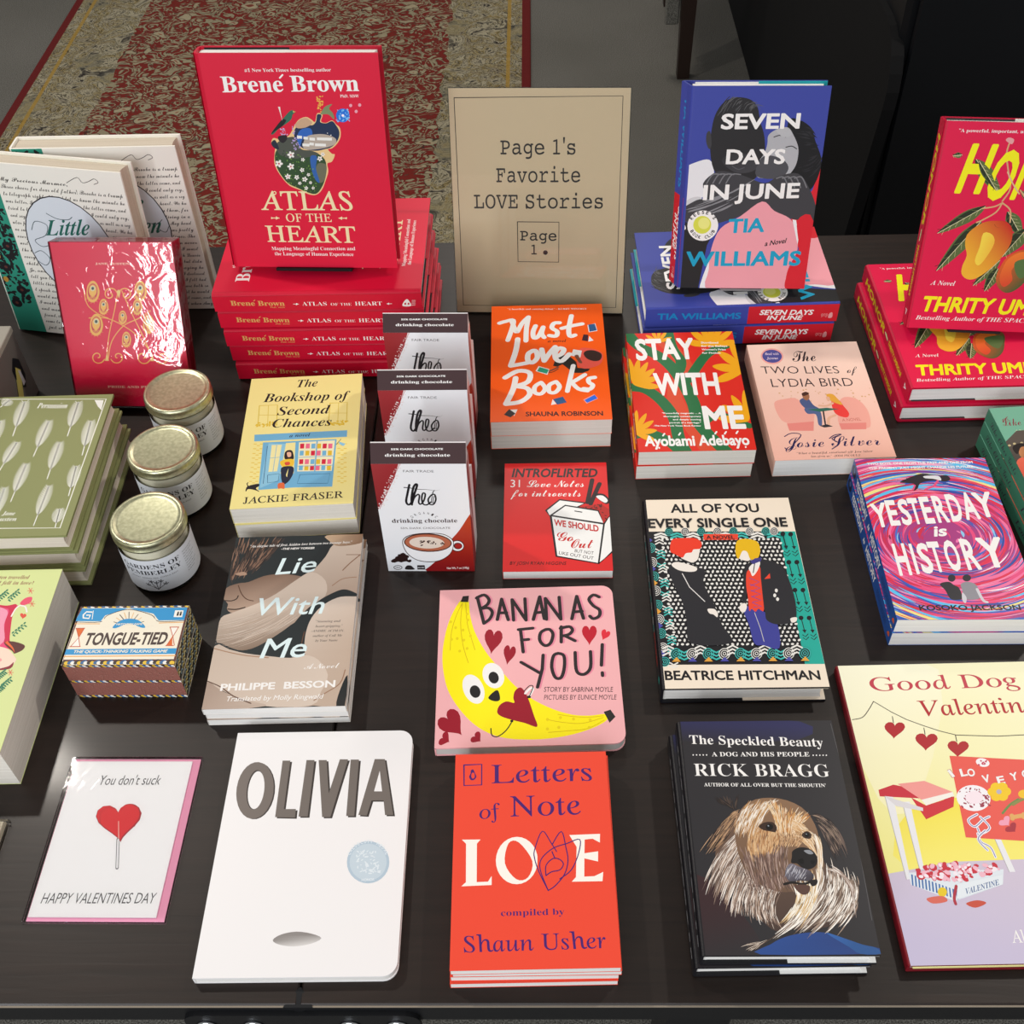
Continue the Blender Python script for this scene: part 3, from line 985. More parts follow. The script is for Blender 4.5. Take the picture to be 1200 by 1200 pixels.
E #e9e6e0 658 1139 16 7 2 -13
E #e9e6e0 705 1138 11 0 -2 -21
E #e9e6e0 753 1137 15 -7 -5 -13
E #e9e6e0 800 1136 17 7 2 -13
E #e9e6e0 847 1136 11 4 3 -20
E #e9e6e0 895 1135 15 -7 -5 -13
E #e9e6e0 942 1134 17 7 1 -13
E #e9e6e0 991 1133 11 0 -3 -21
E #e9e6e0 1039 1133 17 7 1 -13
E #e9e6e0 1086 1132 17 0 -2 -14
E #e9e6e0 1133 1131 9 -5 -8 -20
E #e9e6e0 1181 1130 14 -7 -5 -13
E #e9e6e0 1228 1130 14 -7 -6 -13
E #e9e6e0 1275 1129 11 0 -3 -21
E #e9e6e0 1322 1128 17 0 -2 -14
E #e9e6e0 1370 1127 17 7 1 -13
E #e9e6e0 157 1095 17 0 -1 -14
E #e9e6e0 204 1095 11 4 3 -20
E #e9e6e0 252 1094 17 0 -1 -14
E #e9e6e0 299 1093 16 7 2 -13
E #e9e6e0 347 1092 10 -5 -7 -20
E #e9e6e0 396 1092 16 7 2 -13
E #e9e6e0 443 1091 15 -7 -5 -13
E #e9e6e0 491 1090 11 4 3 -20
E #e9e6e0 538 1089 15 -7 -5 -13
E #e9e6e0 585 1089 16 7 2 -13
E #e9e6e0 633 1088 10 -5 -8 -20
E #e9e6e0 682 1087 16 7 2 -13
E #e9e6e0 729 1086 16 7 2 -13
E #e9e6e0 776 1086 10 -5 -8 -20
E #e9e6e0 824 1085 14 -7 -5 -13
E #e9e6e0 871 1084 17 0 -1 -14
E #e9e6e0 918 1083 9 -5 -8 -20
E #e9e6e0 965 1083 17 7 1 -13
E #e9e6e0 1014 1082 14 -7 -5 -13
E #e9e6e0 1062 1081 11 4 2 -20
E #e9e6e0 1109 1080 14 -7 -5 -13
E #e9e6e0 1156 1080 16 0 -2 -14
E #e9e6e0 1203 1079 9 -5 -8 -20
E #e9e6e0 1250 1078 16 0 -2 -14
E #e9e6e0 1297 1077 17 7 1 -13
E #e9e6e0 1346 1077 11 0 -3 -21
E #e9e6e0 181 1044 11 4 3 -20
E #e9e6e0 228 1043 16 7 2 -13
E #e9e6e0 275 1043 17 0 -1 -14
E #e9e6e0 323 1042 10 -5 -7 -20
E #e9e6e0 372 1041 15 -7 -5 -13
E #e9e6e0 419 1040 17 0 -1 -14
E #e9e6e0 466 1040 11 4 3 -20
E #e9e6e0 513 1039 15 -7 -5 -13
E #e9e6e0 561 1038 16 7 2 -13
E #e9e6e0 610 1037 11 4 3 -20
E #e9e6e0 657 1037 16 0 -1 -14
E #e9e6e0 704 1036 16 0 -1 -14
E #e9e6e0 751 1035 9 -5 -8 -20
E #e9e6e0 800 1035 16 7 2 -13
E #e9e6e0 847 1034 16 0 -1 -14
E #e9e6e0 894 1033 9 -5 -8 -20
E #e9e6e0 941 1032 16 7 1 -13
E #e9e6e0 990 1032 14 -7 -5 -13
E #e9e6e0 1037 1031 9 -5 -8 -20
E #e9e6e0 1084 1030 16 0 -2 -14
E #e9e6e0 1131 1029 14 -7 -5 -13
E #e9e6e0 1178 1029 11 0 -3 -21
E #e9e6e0 1227 1028 17 7 1 -13
E #e9e6e0 1274 1027 16 0 -2 -14
E #e9e6e0 1321 1026 11 4 2 -20
E #e9e6e0 1368 1026 16 0 -2 -14
E #e9e6e0 155 994 15 -7 -5 -13
E #e9e6e0 202 993 16 0 -1 -14
E #e9e6e0 251 993 11 0 -2 -21
E #e9e6e0 299 992 16 0 -1 -14
E #e9e6e0 346 991 16 7 2 -13
E #e9e6e0 395 990 10 -5 -7 -20
E #e9e6e0 442 990 16 7 2 -13
E #e9e6e0 489 989 16 7 2 -13
E #e9e6e0 538 988 11 0 -2 -21
E #e9e6e0 585 987 16 0 -1 -14
E #e9e6e0 632 987 16 0 -1 -14
E #e9e6e0 681 986 11 4 3 -20
E #e9e6e0 728 985 14 -7 -5 -13
E #e9e6e0 775 984 16 7 2 -13
E #e9e6e0 822 984 11 4 3 -20
E #e9e6e0 870 983 16 0 -1 -14
E #e9e6e0 917 982 16 7 1 -13
E #e9e6e0 964 982 11 4 2 -20
E #e9e6e0 1013 981 14 -7 -5 -13
E #e9e6e0 1060 980 16 7 1 -13
E #e9e6e0 1107 979 9 -5 -8 -20
E #e9e6e0 1156 979 16 7 1 -13
E #e9e6e0 1202 978 16 0 -2 -14
E #e9e6e0 1249 977 9 -5 -8 -20
E #e9e6e0 1298 976 17 7 1 -13
E #e9e6e0 1345 976 16 0 -2 -14
E #e9e6e0 179 943 15 -7 -5 -13
E #e9e6e0 226 943 10 -5 -7 -20
E #e9e6e0 275 942 16 0 -1 -14
E #e9e6e0 322 941 16 7 2 -13
E #e9e6e0 369 941 10 -5 -7 -20
E #e9e6e0 417 940 16 7 2 -13
E #e9e6e0 464 939 16 7 2 -13
E #e9e6e0 513 938 11 4 3 -20
E #e9e6e0 560 938 15 -7 -5 -13
E #e9e6e0 607 937 14 -7 -5 -13
E #e9e6e0 656 936 11 4 3 -20
E #e9e6e0 703 935 14 -7 -5 -13
E #e9e6e0 751 935 14 -7 -5 -13
E #e9e6e0 798 934 9 -5 -8 -19
E #e9e6e0 845 933 14 -7 -5 -13
E #e9e6e0 894 933 14 -7 -5 -13
E #e9e6e0 940 932 11 4 2 -20
E #e9e6e0 989 931 16 0 -2 -14
E #e9e6e0 1036 930 14 -7 -5 -13
E #e9e6e0 1083 930 11 0 -3 -21
E #e9e6e0 1131 929 16 7 1 -13
E #e9e6e0 1178 928 14 -7 -5 -13
E #e9e6e0 1226 927 11 4 2 -20
E #e9e6e0 1273 927 16 7 1 -13
E #e9e6e0 1320 926 16 7 1 -13
E #e9e6e0 1368 925 9 -5 -9 -19
E #e9e6e0 154 894 10 -5 -7 -19
E #e9e6e0 202 893 15 -7 -5 -13
E #e9e6e0 249 892 16 7 2 -13
E #e9e6e0 298 892 11 0 -2 -21
E #e9e6e0 345 891 16 0 -1 -14
E #e9e6e0 393 890 16 7 2 -13
E #e9e6e0 440 890 11 0 -2 -21
E #e9e6e0 489 889 14 -7 -5 -13
E #e9e6e0 536 888 16 7 2 -13
E #e9e6e0 584 887 9 -5 -8 -19
E #e9e6e0 631 887 16 7 2 -13
E #e9e6e0 680 886 14 -7 -5 -13
E #e9e6e0 726 885 11 0 -2 -21
E #e9e6e0 773 885 14 -7 -5 -13
E #e9e6e0 822 884 14 -7 -5 -13
E #e9e6e0 868 883 11 0 -2 -21
E #e9e6e0 917 882 16 7 1 -13
E #e9e6e0 963 882 14 -7 -5 -13
E #e9e6e0 1012 881 11 4 2 -20
E #e9e6e0 1058 880 16 0 -2 -14
E #e9e6e0 1107 880 16 0 -2 -14
E #e9e6e0 1153 879 11 0 -3 -21
E #e9e6e0 1202 878 16 0 -2 -14
E #e9e6e0 1248 877 14 -7 -5 -13
E #e9e6e0 1297 877 11 0 -3 -21
E #e9e6e0 1343 876 16 0 -2 -14
E #e9e6e0 177 844 16 0 -1 -14
E #e9e6e0 226 843 15 -7 -5 -13
E #e9e6e0 272 843 11 4 3 -19
E #e9e6e0 321 842 16 7 2 -13
E #e9e6e0 368 841 16 7 2 -13
E #e9e6e0 416 840 11 4 3 -19
E #e9e6e0 463 840 16 6 2 -13
E #e9e6e0 511 839 16 6 2 -13
E #e9e6e0 560 838 9 -4 -8 -19
E #e9e6e0 606 838 16 0 -1 -14
E #e9e6e0 655 837 16 6 2 -13
E #e9e6e0 701 836 11 0 -2 -21
E #e9e6e0 750 835 16 0 -1 -14
E #e9e6e0 796 835 16 0 -1 -14
E #e9e6e0 845 834 11 0 -2 -21
E #e9e6e0 891 833 16 0 -1 -14
E #e9e6e0 940 833 14 -7 -5 -13
E #e9e6e0 988 832 11 0 -3 -21
E #e9e6e0 1034 831 16 0 -2 -14
E #e9e6e0 1083 830 14 -7 -5 -13
E #e9e6e0 1129 830 11 0 -3 -21
E #e9e6e0 1177 829 16 6 1 -13
E #e9e6e0 1224 828 14 -7 -5 -13
E #e9e6e0 1272 828 11 4 2 -19
E #e9e6e0 1319 827 16 6 1 -13
E #e9e6e0 1367 826 16 6 1 -13
E #e9e6e0 152 795 16 0 -1 -14
E #e9e6e0 200 794 10 4 3 -19
E #e9e6e0 249 794 16 0 -1 -14
E #e9e6e0 295 793 16 6 2 -13
E #e9e6e0 344 792 9 -4 -7 -19
E #e9e6e0 392 791 16 0 -1 -13
E #e9e6e0 439 791 16 6 2 -13
E #e9e6e0 487 790 11 4 3 -19
E #e9e6e0 535 789 16 0 -1 -13
E #e9e6e0 582 789 16 6 2 -13
E #e9e6e0 630 788 9 -4 -8 -19
E #e9e6e0 677 787 16 6 2 -13
E #e9e6e0 725 787 16 0 -1 -13
E #e9e6e0 773 786 11 4 3 -19
E #e9e6e0 820 785 16 6 2 -13
E #e9e6e0 868 784 16 0 -1 -13
E #e9e6e0 916 784 11 4 2 -19
E #e9e6e0 962 783 14 -7 -5 -13
E #e9e6e0 1011 782 16 0 -2 -13
E #e9e6e0 1059 782 11 0 -3 -20
E #e9e6e0 1105 781 14 -7 -5 -13
E #e9e6e0 1153 780 14 -7 -5 -13
E #e9e6e0 1199 780 11 4 2 -19
E #e9e6e0 1248 779 16 0 -2 -13
E #e9e6e0 1296 778 14 -7 -5 -13
E #e9e6e0 1342 777 11 0 -3 -20
E #e9e6e0 175 746 11 0 -1 -20
E #e9e6e0 224 745 15 -7 -5 -13
E #e9e6e0 272 744 16 6 2 -13
E #e9e6e0 320 744 9 -4 -7 -19
E #e9e6e0 367 743 16 6 2 -13
E #e9e6e0 415 742 16 6 2 -13
E #e9e6e0 463 741 9 -4 -7 -19
E #e9e6e0 509 741 14 -7 -5 -13
E #e9e6e0 558 740 14 -7 -5 -13
E #e9e6e0 606 739 11 0 -2 -20
E #e9e6e0 654 739 14 -7 -5 -13
E #e9e6e0 700 738 16 0 -1 -13
E #e9e6e0 748 737 9 -4 -8 -19
E #e9e6e0 796 737 16 0 -1 -13
E #e9e6e0 843 736 14 -7 -5 -12
E #e9e6e0 891 735 11 4 2 -19
E #e9e6e0 939 735 16 0 -1 -13
E #e9e6e0 987 734 14 -7 -5 -12
E #e9e6e0 1033 733 11 0 -3 -20
E #e9e6e0 1081 732 16 0 -2 -13
E #e9e6e0 1129 732 16 0 -2 -13
E #e9e6e0 1175 731 11 0 -3 -20
E #e9e6e0 1223 730 16 6 1 -13
E #e9e6e0 1271 730 16 0 -2 -13
E #e9e6e0 1319 729 11 0 -3 -20
E #e9e6e0 1365 728 16 0 -2 -13
E #e9e6e0 152 697 16 6 2 -13
E #e9e6e0 198 697 16 0 -1 -13
E #e9e6e0 247 696 9 -4 -7 -19
E #e9e6e0 295 695 16 6 2 -13
E #e9e6e0 343 695 16 6 2 -13
E #e9e6e0 391 694 11 0 -2 -20
E #e9e6e0 437 693 14 -7 -5 -12
E #e9e6e0 485 692 16 6 2 -13
E #e9e6e0 533 692 10 4 3 -19
E #e9e6e0 581 691 16 6 2 -13
E #e9e6e0 629 690 16 6 2 -13
E #e9e6e0 676 690 9 -4 -8 -19
E #e9e6e0 724 689 14 -7 -5 -12
E #e9e6e0 771 688 16 0 -1 -13
E #e9e6e0 819 688 11 4 3 -19
E #e9e6e0 867 687 16 6 1 -13
E #e9e6e0 913 686 16 0 -1 -13
E #e9e6e0 961 686 11 0 -2 -20
E #e9e6e0 1009 685 14 -7 -5 -12
E #e9e6e0 1057 684 16 6 1 -13
E #e9e6e0 1105 684 9 -4 -8 -19
E #e9e6e0 1151 683 14 -7 -5 -12
E #e9e6e0 1199 682 16 6 1 -13
E #e9e6e0 1247 682 9 -4 -8 -19
E #e9e6e0 1295 681 16 6 1 -13
E #e9e6e0 1342 680 16 6 1 -12
E #e9e6e0 175 649 16 0 -1 -13
E #e9e6e0 223 648 10 4 3 -19
E #e9e6e0 270 647 16 0 -1 -13
E #e9e6e0 318 647 14 -7 -5 -12
E #e9e6e0 365 646 10 4 3 -19
E #e9e6e0 413 645 16 6 2 -12
E #e9e6e0 461 644 16 6 2 -12
E #e9e6e0 509 644 9 -4 -7 -19
E #e9e6e0 557 643 14 -7 -5 -12
E #e9e6e0 605 642 16 6 2 -12
E #e9e6e0 653 642 9 -4 -8 -19
E #e9e6e0 699 641 16 0 -1 -13
E #e9e6e0 747 640 16 0 -1 -13
E #e9e6e0 795 640 9 -4 -8 -19
E #e9e6e0 842 639 16 0 -1 -13
E #e9e6e0 890 638 16 6 1 -12
E #e9e6e0 938 638 11 4 2 -19
E #e9e6e0 986 637 16 0 -1 -13
E #e9e6e0 1033 636 16 6 1 -12
E #e9e6e0 1079 636 9 -4 -8 -19
E #e9e6e0 1127 635 16 6 1 -12
E #e9e6e0 1175 634 14 -7 -5 -12
E #e9e6e0 1222 634 9 -4 -8 -19
E #e9e6e0 1270 633 16 0 -2 -13
E #e9e6e0 1318 632 16 0 -2 -13
E #e9e6e0 1365 632 11 4 2 -19
E #e9e6e0 151 601 11 0 -1 -20
E #e9e6e0 198 600 14 -7 -5 -12
E #e9e6e0 246 599 16 6 2 -12
E #e9e6e0 294 599 10 4 3 -19
E #e9e6e0 342 598 16 6 2 -12
E #e9e6e0 390 597 16 6 2 -12
E #e9e6e0 438 597 11 0 -2 -20
E #e9e6e0 485 596 16 0 -1 -13
E #e9e6e0 533 595 16 0 -1 -13
E #e9e6e0 581 595 10 4 3 -19
E #e9e6e0 627 594 16 0 -1 -13
E #e9e6e0 674 593 14 -7 -5 -12
E #e9e6e0 722 593 10 4 3 -19
E #e9e6e0 770 592 16 0 -1 -13
E #e9e6e0 818 591 16 6 2 -12
E #e9e6e0 865 591 9 -4 -8 -19
E #e9e6e0 913 590 16 0 -1 -13
E #e9e6e0 960 589 16 6 1 -12
E #e9e6e0 1008 589 11 4 2 -19
E #e9e6e0 1056 588 16 0 -2 -13
E #e9e6e0 1103 587 16 0 -2 -13
E #e9e6e0 1151 587 10 0 -3 -20
E #e9e6e0 1198 586 16 6 1 -12
E #e9e6e0 1246 585 14 -7 -5 -12
E #e9e6e0 1293 585 11 4 2 -19
E #e9e6e0 1341 584 16 0 -2 -13
E #e9e6e0 174 553 16 6 2 -12
E #e9e6e0 221 552 16 0 -1 -13
E #e9e6e0 269 551 11 0 -2 -20
E #e9e6e0 317 551 14 -7 -5 -12
E #e9e6e0 364 550 16 6 2 -12
E #e9e6e0 412 549 10 0 -2 -20
E #e9e6e0 460 549 16 0 -1 -13
E #e9e6e0 507 548 14 -7 -5 -12
E #e9e6e0 555 547 10 0 -2 -20
E #e9e6e0 603 547 16 6 2 -12
E #e9e6e0 650 546 16 6 2 -12
E #e9e6e0 698 545 9 -4 -8 -19
E #e9e6e0 745 545 14 -7 -5 -12
E #e9e6e0 795 544 14 -7 -5 -12
E #e9e6e0 842 543 10 4 2 -19
E #e9e6e0 890 543 16 6 1 -12
E #e9e6e0 937 542 14 -7 -5 -12
E #e9e6e0 985 541 10 0 -2 -20
E #e9e6e0 1032 541 16 0 -2 -13
E #e9e6e0 1080 540 14 -7 -5 -12
E #e9e6e0 1127 539 9 -4 -8 -19
E #e9e6e0 1174 539 16 0 -2 -13
E #e9e6e0 1222 538 16 6 1 -12
E #e9e6e0 1269 537 11 4 2 -19
E #e9e6e0 1317 537 14 -7 -5 -12
E #e9e6e0 1364 536 16 6 1 -12
E #e9e6e0 149 505 16 6 2 -12
E #e9e6e0 197 505 9 -4 -7 -18
E #e9e6e0 244 504 16 0 -1 -13
E #e9e6e0 292 503 16 6 2 -12
E #e9e6e0 341 503 10 4 3 -19
E #e9e6e0 389 502 14 -7 -5 -12
E #e9e6e0 436 501 14 -7 -5 -12
E #e9e6e0 484 501 10 0 -2 -20
E #e9e6e0 531 500 16 0 -1 -13
E #e9e6e0 579 499 16 0 -1 -13
E #e9e6e0 626 499 9 -4 -7 -18
E #e9e6e0 673 498 14 -7 -5 -12
E #e9e6e0 723 498 14 -7 -5 -12
E #e9e6e0 770 497 9 -4 -8 -18
E #e9e6e0 817 496 14 -7 -5 -12
E #e9e6e0 865 496 16 6 1 -12
E #e9e6e0 912 495 9 -4 -8 -18
E #e9e6e0 959 494 14 -7 -5 -12
E #e9e6e0 1007 494 16 6 1 -12
E #e9e6e0 1054 493 10 0 -3 -20
E #e9e6e0 1101 492 14 -7 -5 -12
E #e9e6e0 1151 492 14 -7 -5 -12
E #e9e6e0 1198 491 10 4 2 -19
E #e9e6e0 1245 490 16 0 -2 -13
E #e9e6e0 1292 490 16 0 -2 -13
E #e9e6e0 1339 489 9 -4 -8 -18
E #3fb8b0 33 1726 51 0 -5 -67
E #17161a 33 1726 44 0 -4 -58
E #3fb8b0 33 1726 33 0 -3 -44
E #17161a 33 1726 27 0 -2 -35
E #3fb8b0 33 1726 16 0 -1 -22
E #17161a 33 1726 10 0 -1 -13
P #4a4aa0 10 1885 61 1831 14 1784
l #e9e6e0 16.6 89 1776 131 1803 168 1775
l #e9e6e0 16.7 92 1816 134 1843 171 1814
l #e9e6e0 16.7 95 1856 137 1883 175 1854
l #e9e6e0 16.5 87 1711 124 1683 166 1709
l #e9e6e0 16.5 84 1672 121 1644 162 1670
E #e9e6e0 36 1534 50 0 -5 -66
E #17161a 36 1534 44 0 -4 -57
E #e9e6e0 36 1534 33 0 -3 -43
E #17161a 36 1534 26 0 -2 -35
E #e9e6e0 36 1534 16 0 -1 -21
E #17161a 36 1534 10 0 -1 -13
l #3fb8b0 16.3 91 1583 133 1610 169 1582
l #3fb8b0 16.4 94 1622 136 1649 173 1621
l #3fb8b0 16.4 98 1661 139 1688 176 1660
l #3fb8b0 16.2 90 1519 126 1492 168 1518
l #3fb8b0 16.2 86 1481 123 1454 164 1480
E #3fb8b0 39 1346 50 0 -5 -64
E #17161a 39 1346 43 0 -4 -56
E #3fb8b0 39 1346 33 0 -3 -42
E #17161a 39 1346 26 0 -2 -34
E #3fb8b0 39 1346 16 0 -1 -21
E #17161a 39 1346 10 0 -1 -12
P #4a4aa0 17 1499 67 1447 21 1402
l #e9e6e0 16.0 94 1395 135 1421 171 1394
l #e9e6e0 16.1 97 1433 138 1459 174 1431
l #e9e6e0 16.2 100 1471 141 1497 178 1469
l #e9e6e0 16.0 92 1332 128 1305 169 1331
l #e9e6e0 15.9 89 1295 125 1268 166 1294
E #e9e6e0 42 1163 49 0 -5 -63
E #17161a 42 1163 43 0 -4 -55
E #e9e6e0 42 1163 32 0 -3 -41
E #17161a 42 1163 26 0 -2 -33
E #e9e6e0 42 1163 16 0 -1 -20
E #17161a 42 1163 9 0 -1 -12
P #e0a040 20 1312 70 1262 24 1218
l #3fb8b0 15.8 96 1211 137 1236 172 1209
l #3fb8b0 15.8 99 1248 140 1273 176 1246
l #3fb8b0 15.9 102 1285 143 1310 179 1283
l #3fb8b0 15.7 95 1149 130 1123 171 1148
l #3fb8b0 15.6 91 1113 127 1087 167 1112
E #3fb8b0 45 984 49 0 -5 -61
E #17161a 45 984 42 0 -4 -53
E #3fb8b0 45 984 32 0 -3 -40
E #17161a 45 984 25 0 -2 -32
E #3fb8b0 45 984 16 0 -1 -20
E #17161a 45 984 9 0 -1 -12
l #e9e6e0 15.5 98 1030 138 1055 174 1029
l #e9e6e0 15.6 102 1066 142 1091 177 1065
l #e9e6e0 15.6 105 1103 145 1128 181 1102
l #e9e6e0 15.4 97 970 132 945 172 969
l #e9e6e0 15.4 94 935 129 909 169 933
E #e9e6e0 48 808 48 0 -5 -60
E #17161a 48 808 42 0 -4 -52
E #e9e6e0 48 808 32 0 -3 -40
E #17161a 48 808 25 0 -2 -32
E #e9e6e0 48 808 16 0 -1 -20
E #17161a 48 808 9 0 -1 -12
P #e0a040 26 951 75 903 30 861
l #3fb8b0 15.2 101 854 140 878 176 853
l #3fb8b0 15.3 104 889 144 914 179 888
l #3fb8b0 15.4 107 925 147 949 182 924
l #3fb8b0 15.2 99 795 134 770 174 794
l #3fb8b0 15.1 96 760 131 735 170 759
E #3fb8b0 50 637 48 0 -5 -59
E #17161a 50 637 41 0 -4 -51
E #3fb8b0 50 637 31 0 -3 -39
E #17161a 50 637 25 0 -2 -31
E #3fb8b0 50 637 15 0 -1 -19
E #17161a 50 637 9 0 -1 -11
P #4a4aa0 29 776 77 729 33 688
l #e9e6e0 15.0 103 681 142 705 177 680
l #e9e6e0 15.0 106 716 145 740 180 715
l #e9e6e0 15.1 109 751 149 775 184 750
l #e9e6e0 14.9 101 624 136 599 175 623
l #e9e6e0 14.9 98 589 133 565 172 588
E #e9e6e0 53 468 47 0 -5 -58
E #17161a 53 468 41 0 -4 -50
E #e9e6e0 53 468 31 0 -3 -38
E #17161a 53 468 25 0 -2 -30
E #e9e6e0 53 468 15 0 -1 -19
E #17161a 53 468 9 0 -1 -11
l #3fb8b0 14.8 105 512 144 535 178 511
l #3fb8b0 14.8 108 546 147 569 182 545
l #3fb8b0 14.9 111 580 150 604 185 579
l #3fb8b0 14.7 104 456 138 432 177 455
l #3fb8b0 14.6 101 422 135 398 173 421
E #3fb8b0 56 304 47 0 -5 -56
E #17161a 56 304 40 0 -4 -49
E #3fb8b0 56 304 31 0 -3 -37
E #17161a 56 304 24 0 -2 -30
E #3fb8b0 56 304 15 0 -1 -18
E #17161a 56 304 9 0 -1 -11
P #4a4aa0 35 438 82 392 39 353
l #e9e6e0 14.5 107 347 146 369 180 346
l #e9e6e0 14.6 110 380 149 403 183 379
l #e9e6e0 14.6 113 413 152 436 186 412
l #e9e6e0 14.4 106 292 140 268 178 291
l #e9e6e0 14.4 103 259 137 235 175 258
l #e9e6e0 25.1 92 1863 154 1888 211 1861
l #e9e6e0 25.2 95 1900 157 1925 214 1898
E #3fb8b0 242 1944 43 0 -5 -58
E #17161a 242 1944 38 0 -4 -51
E #3fb8b0 242 1944 28 0 -3 -38
E #17161a 242 1944 23 0 -2 -31
E #3fb8b0 242 1944 14 0 -1 -19
E #17161a 242 1944 8 0 -1 -11
l #e9e6e0 18.9 48 378 98 406 143 377
l #e9e6e0 19.0 52 418 102 446 147 417
l #e9e6e0 19.1 55 459 106 486 150 457
E #3fb8b0 173 391 54 0 -6 -66
E #17161a 173 391 47 0 -5 -57
E #3fb8b0 173 391 35 0 -4 -43
E #17161a 173 391 28 0 -3 -35
E #3fb8b0 173 391 17 0 -2 -21
E #17161a 173 391 10 0 -1 -13
P #e0a040 125 303 174 356 208 302
l #3fb8b0 25.1 259 1860 321 1885 378 1858
l #3fb8b0 25.2 262 1897 324 1922 382 1895
E #e9e6e0 410 1941 43 0 -5 -58
E #17161a 410 1941 38 0 -5 -51
E #e9e6e0 410 1941 28 0 -3 -38
E #17161a 410 1941 23 0 -3 -31
E #e9e6e0 410 1941 14 0 -1 -19
E #17161a 410 1941 8 0 -1 -11
l #3fb8b0 19.0 206 432 251 404 301 431
l #3fb8b0 19.0 202 392 247 364 297 391
l #3fb8b0 18.9 199 352 243 324 293 351
E #e9e6e0 325 389 54 0 -7 -66
E #17161a 325 389 47 0 -6 -57
E #e9e6e0 325 389 35 0 -4 -43
E #17161a 325 389 28 0 -3 -35
E #e9e6e0 325 389 17 0 -2 -21
E #17161a 325 389 10 0 -1 -13
P #4a4aa0 277 301 326 354 360 300
l #e9e6e0 25.1 425 1857 488 1882 544 1854
l #e9e6e0 25.2 429 1894 492 1919 548 1892
E #3fb8b0 577 1938 43 0 -6 -58
E #17161a 577 1938 38 0 -5 -51
E #3fb8b0 577 1938 28 0 -4 -38
E #17161a 577 1938 23 0 -3 -31
E #3fb8b0 577 1938 14 0 -2 -19
E #17161a 577 1938 8 0 -1 -11
l #e9e6e0 18.9 353 374 404 402 448 373
l #e9e6e0 19.0 358 414 408 442 452 413
l #e9e6e0 19.1 362 454 412 482 457 453
E #3fb8b0 478 387 54 0 -7 -66
E #17161a 478 387 47 0 -6 -57
E #3fb8b0 478 387 35 0 -5 -43
E #17161a 478 387 28 0 -4 -35
E #3fb8b0 478 387 17 0 -2 -21
E #17161a 478 387 10 0 -1 -13
P #e0a040 428 299 478 352 511 298
l #3fb8b0 25.1 592 1854 654 1879 711 1851
l #3fb8b0 25.2 596 1891 659 1916 715 1889
E #e9e6e0 744 1935 43 0 -7 -58
E #17161a 744 1935 38 0 -6 -51
E #e9e6e0 744 1935 28 0 -4 -38
E #17161a 744 1935 23 0 -3 -31
E #e9e6e0 744 1935 14 0 -2 -19
E #17161a 744 1935 8 0 -1 -11
l #3fb8b0 19.0 512 428 556 400 607 427
l #3fb8b0 18.9 507 388 551 360 602 387
l #3fb8b0 18.9 503 348 546 320 597 347
E #e9e6e0 630 385 54 0 -8 -66
E #17161a 630 385 47 0 -7 -57
E #e9e6e0 630 385 35 0 -5 -43
E #17161a 630 385 28 0 -4 -35
E #e9e6e0 630 385 17 0 -2 -21
E #17161a 630 385 10 0 -1 -13
P #4a4aa0 580 297 630 350 663 296
l #e9e6e0 25.1 758 1851 821 1875 877 1848
l #e9e6e0 25.2 763 1888 826 1913 882 1886
E #3fb8b0 911 1932 43 0 -7 -58
E #17161a 911 1932 38 0 -6 -51
E #3fb8b0 911 1932 28 0 -5 -38
E #17161a 911 1932 23 0 -4 -31
E #3fb8b0 911 1932 14 0 -2 -19
E #17161a 911 1932 8 0 -1 -11
l #e9e6e0 18.9 658 370 708 397 752 369
l #e9e6e0 19.0 663 410 713 438 757 409
l #e9e6e0 19.1 668 450 719 478 762 449
E #3fb8b0 782 383 54 0 -8 -66
E #17161a 782 383 47 0 -7 -57
E #3fb8b0 782 383 35 0 -5 -43
E #17161a 782 383 28 0 -4 -35
E #3fb8b0 782 383 17 0 -2 -21
E #17161a 782 383 10 0 -1 -13
P #e0a040 731 295 781 348 814 294
l #3fb8b0 25.1 924 1847 987 1872 1043 1845
l #3fb8b0 25.2 929 1885 992 1910 1048 1882
E #e9e6e0 1078 1929 43 0 -8 -58
E #17161a 1078 1929 37 0 -7 -50
E #e9e6e0 1078 1929 28 0 -5 -38
E #17161a 1078 1929 23 0 -4 -31
E #e9e6e0 1078 1929 14 0 -2 -19
E #17161a 1078 1929 8 0 -1 -11
l #3fb8b0 19.0 817 424 860 395 911 423
l #3fb8b0 18.9 812 384 855 356 906 383
l #3fb8b0 18.9 806 344 849 316 900 343
E #e9e6e0 934 381 54 0 -9 -66
E #17161a 934 381 47 0 -8 -57
E #e9e6e0 934 381 35 0 -6 -43
E #17161a 934 381 28 0 -5 -35
E #e9e6e0 934 381 17 0 -3 -21
E #17161a 934 381 10 0 -1 -13
P #4a4aa0 882 294 933 346 965 292
l #e9e6e0 25.1 1090 1844 1153 1869 1209 1842
l #e9e6e0 25.2 1096 1882 1159 1907 1214 1879
E #3fb8b0 1245 1926 43 0 -8 -58
E #17161a 1245 1926 37 0 -7 -50
E #3fb8b0 1245 1926 28 0 -5 -38
E #17161a 1245 1926 23 0 -4 -31
E #3fb8b0 1245 1926 14 0 -2 -19
E #17161a 1245 1926 8 0 -1 -11
l #e9e6e0 18.9 961 366 1012 393 1055 365
l #e9e6e0 19.0 967 406 1018 433 1061 405
l #e9e6e0 19.1 973 446 1024 474 1067 445
E #3fb8b0 1086 379 54 0 -10 -66
E #17161a 1086 379 47 0 -8 -57
E #3fb8b0 1086 379 35 0 -6 -43
E #17161a 1086 379 28 0 -5 -35
E #3fb8b0 1086 379 17 0 -3 -21
E #17161a 1086 379 10 0 -2 -13
P #e0a040 1033 292 1084 344 1116 290
l #3fb8b0 25.1 1256 1841 1319 1866 1374 1839
l #3fb8b0 25.2 1262 1878 1325 1903 1380 1876
E #e9e6e0 1332 1924 43 0 -9 -58
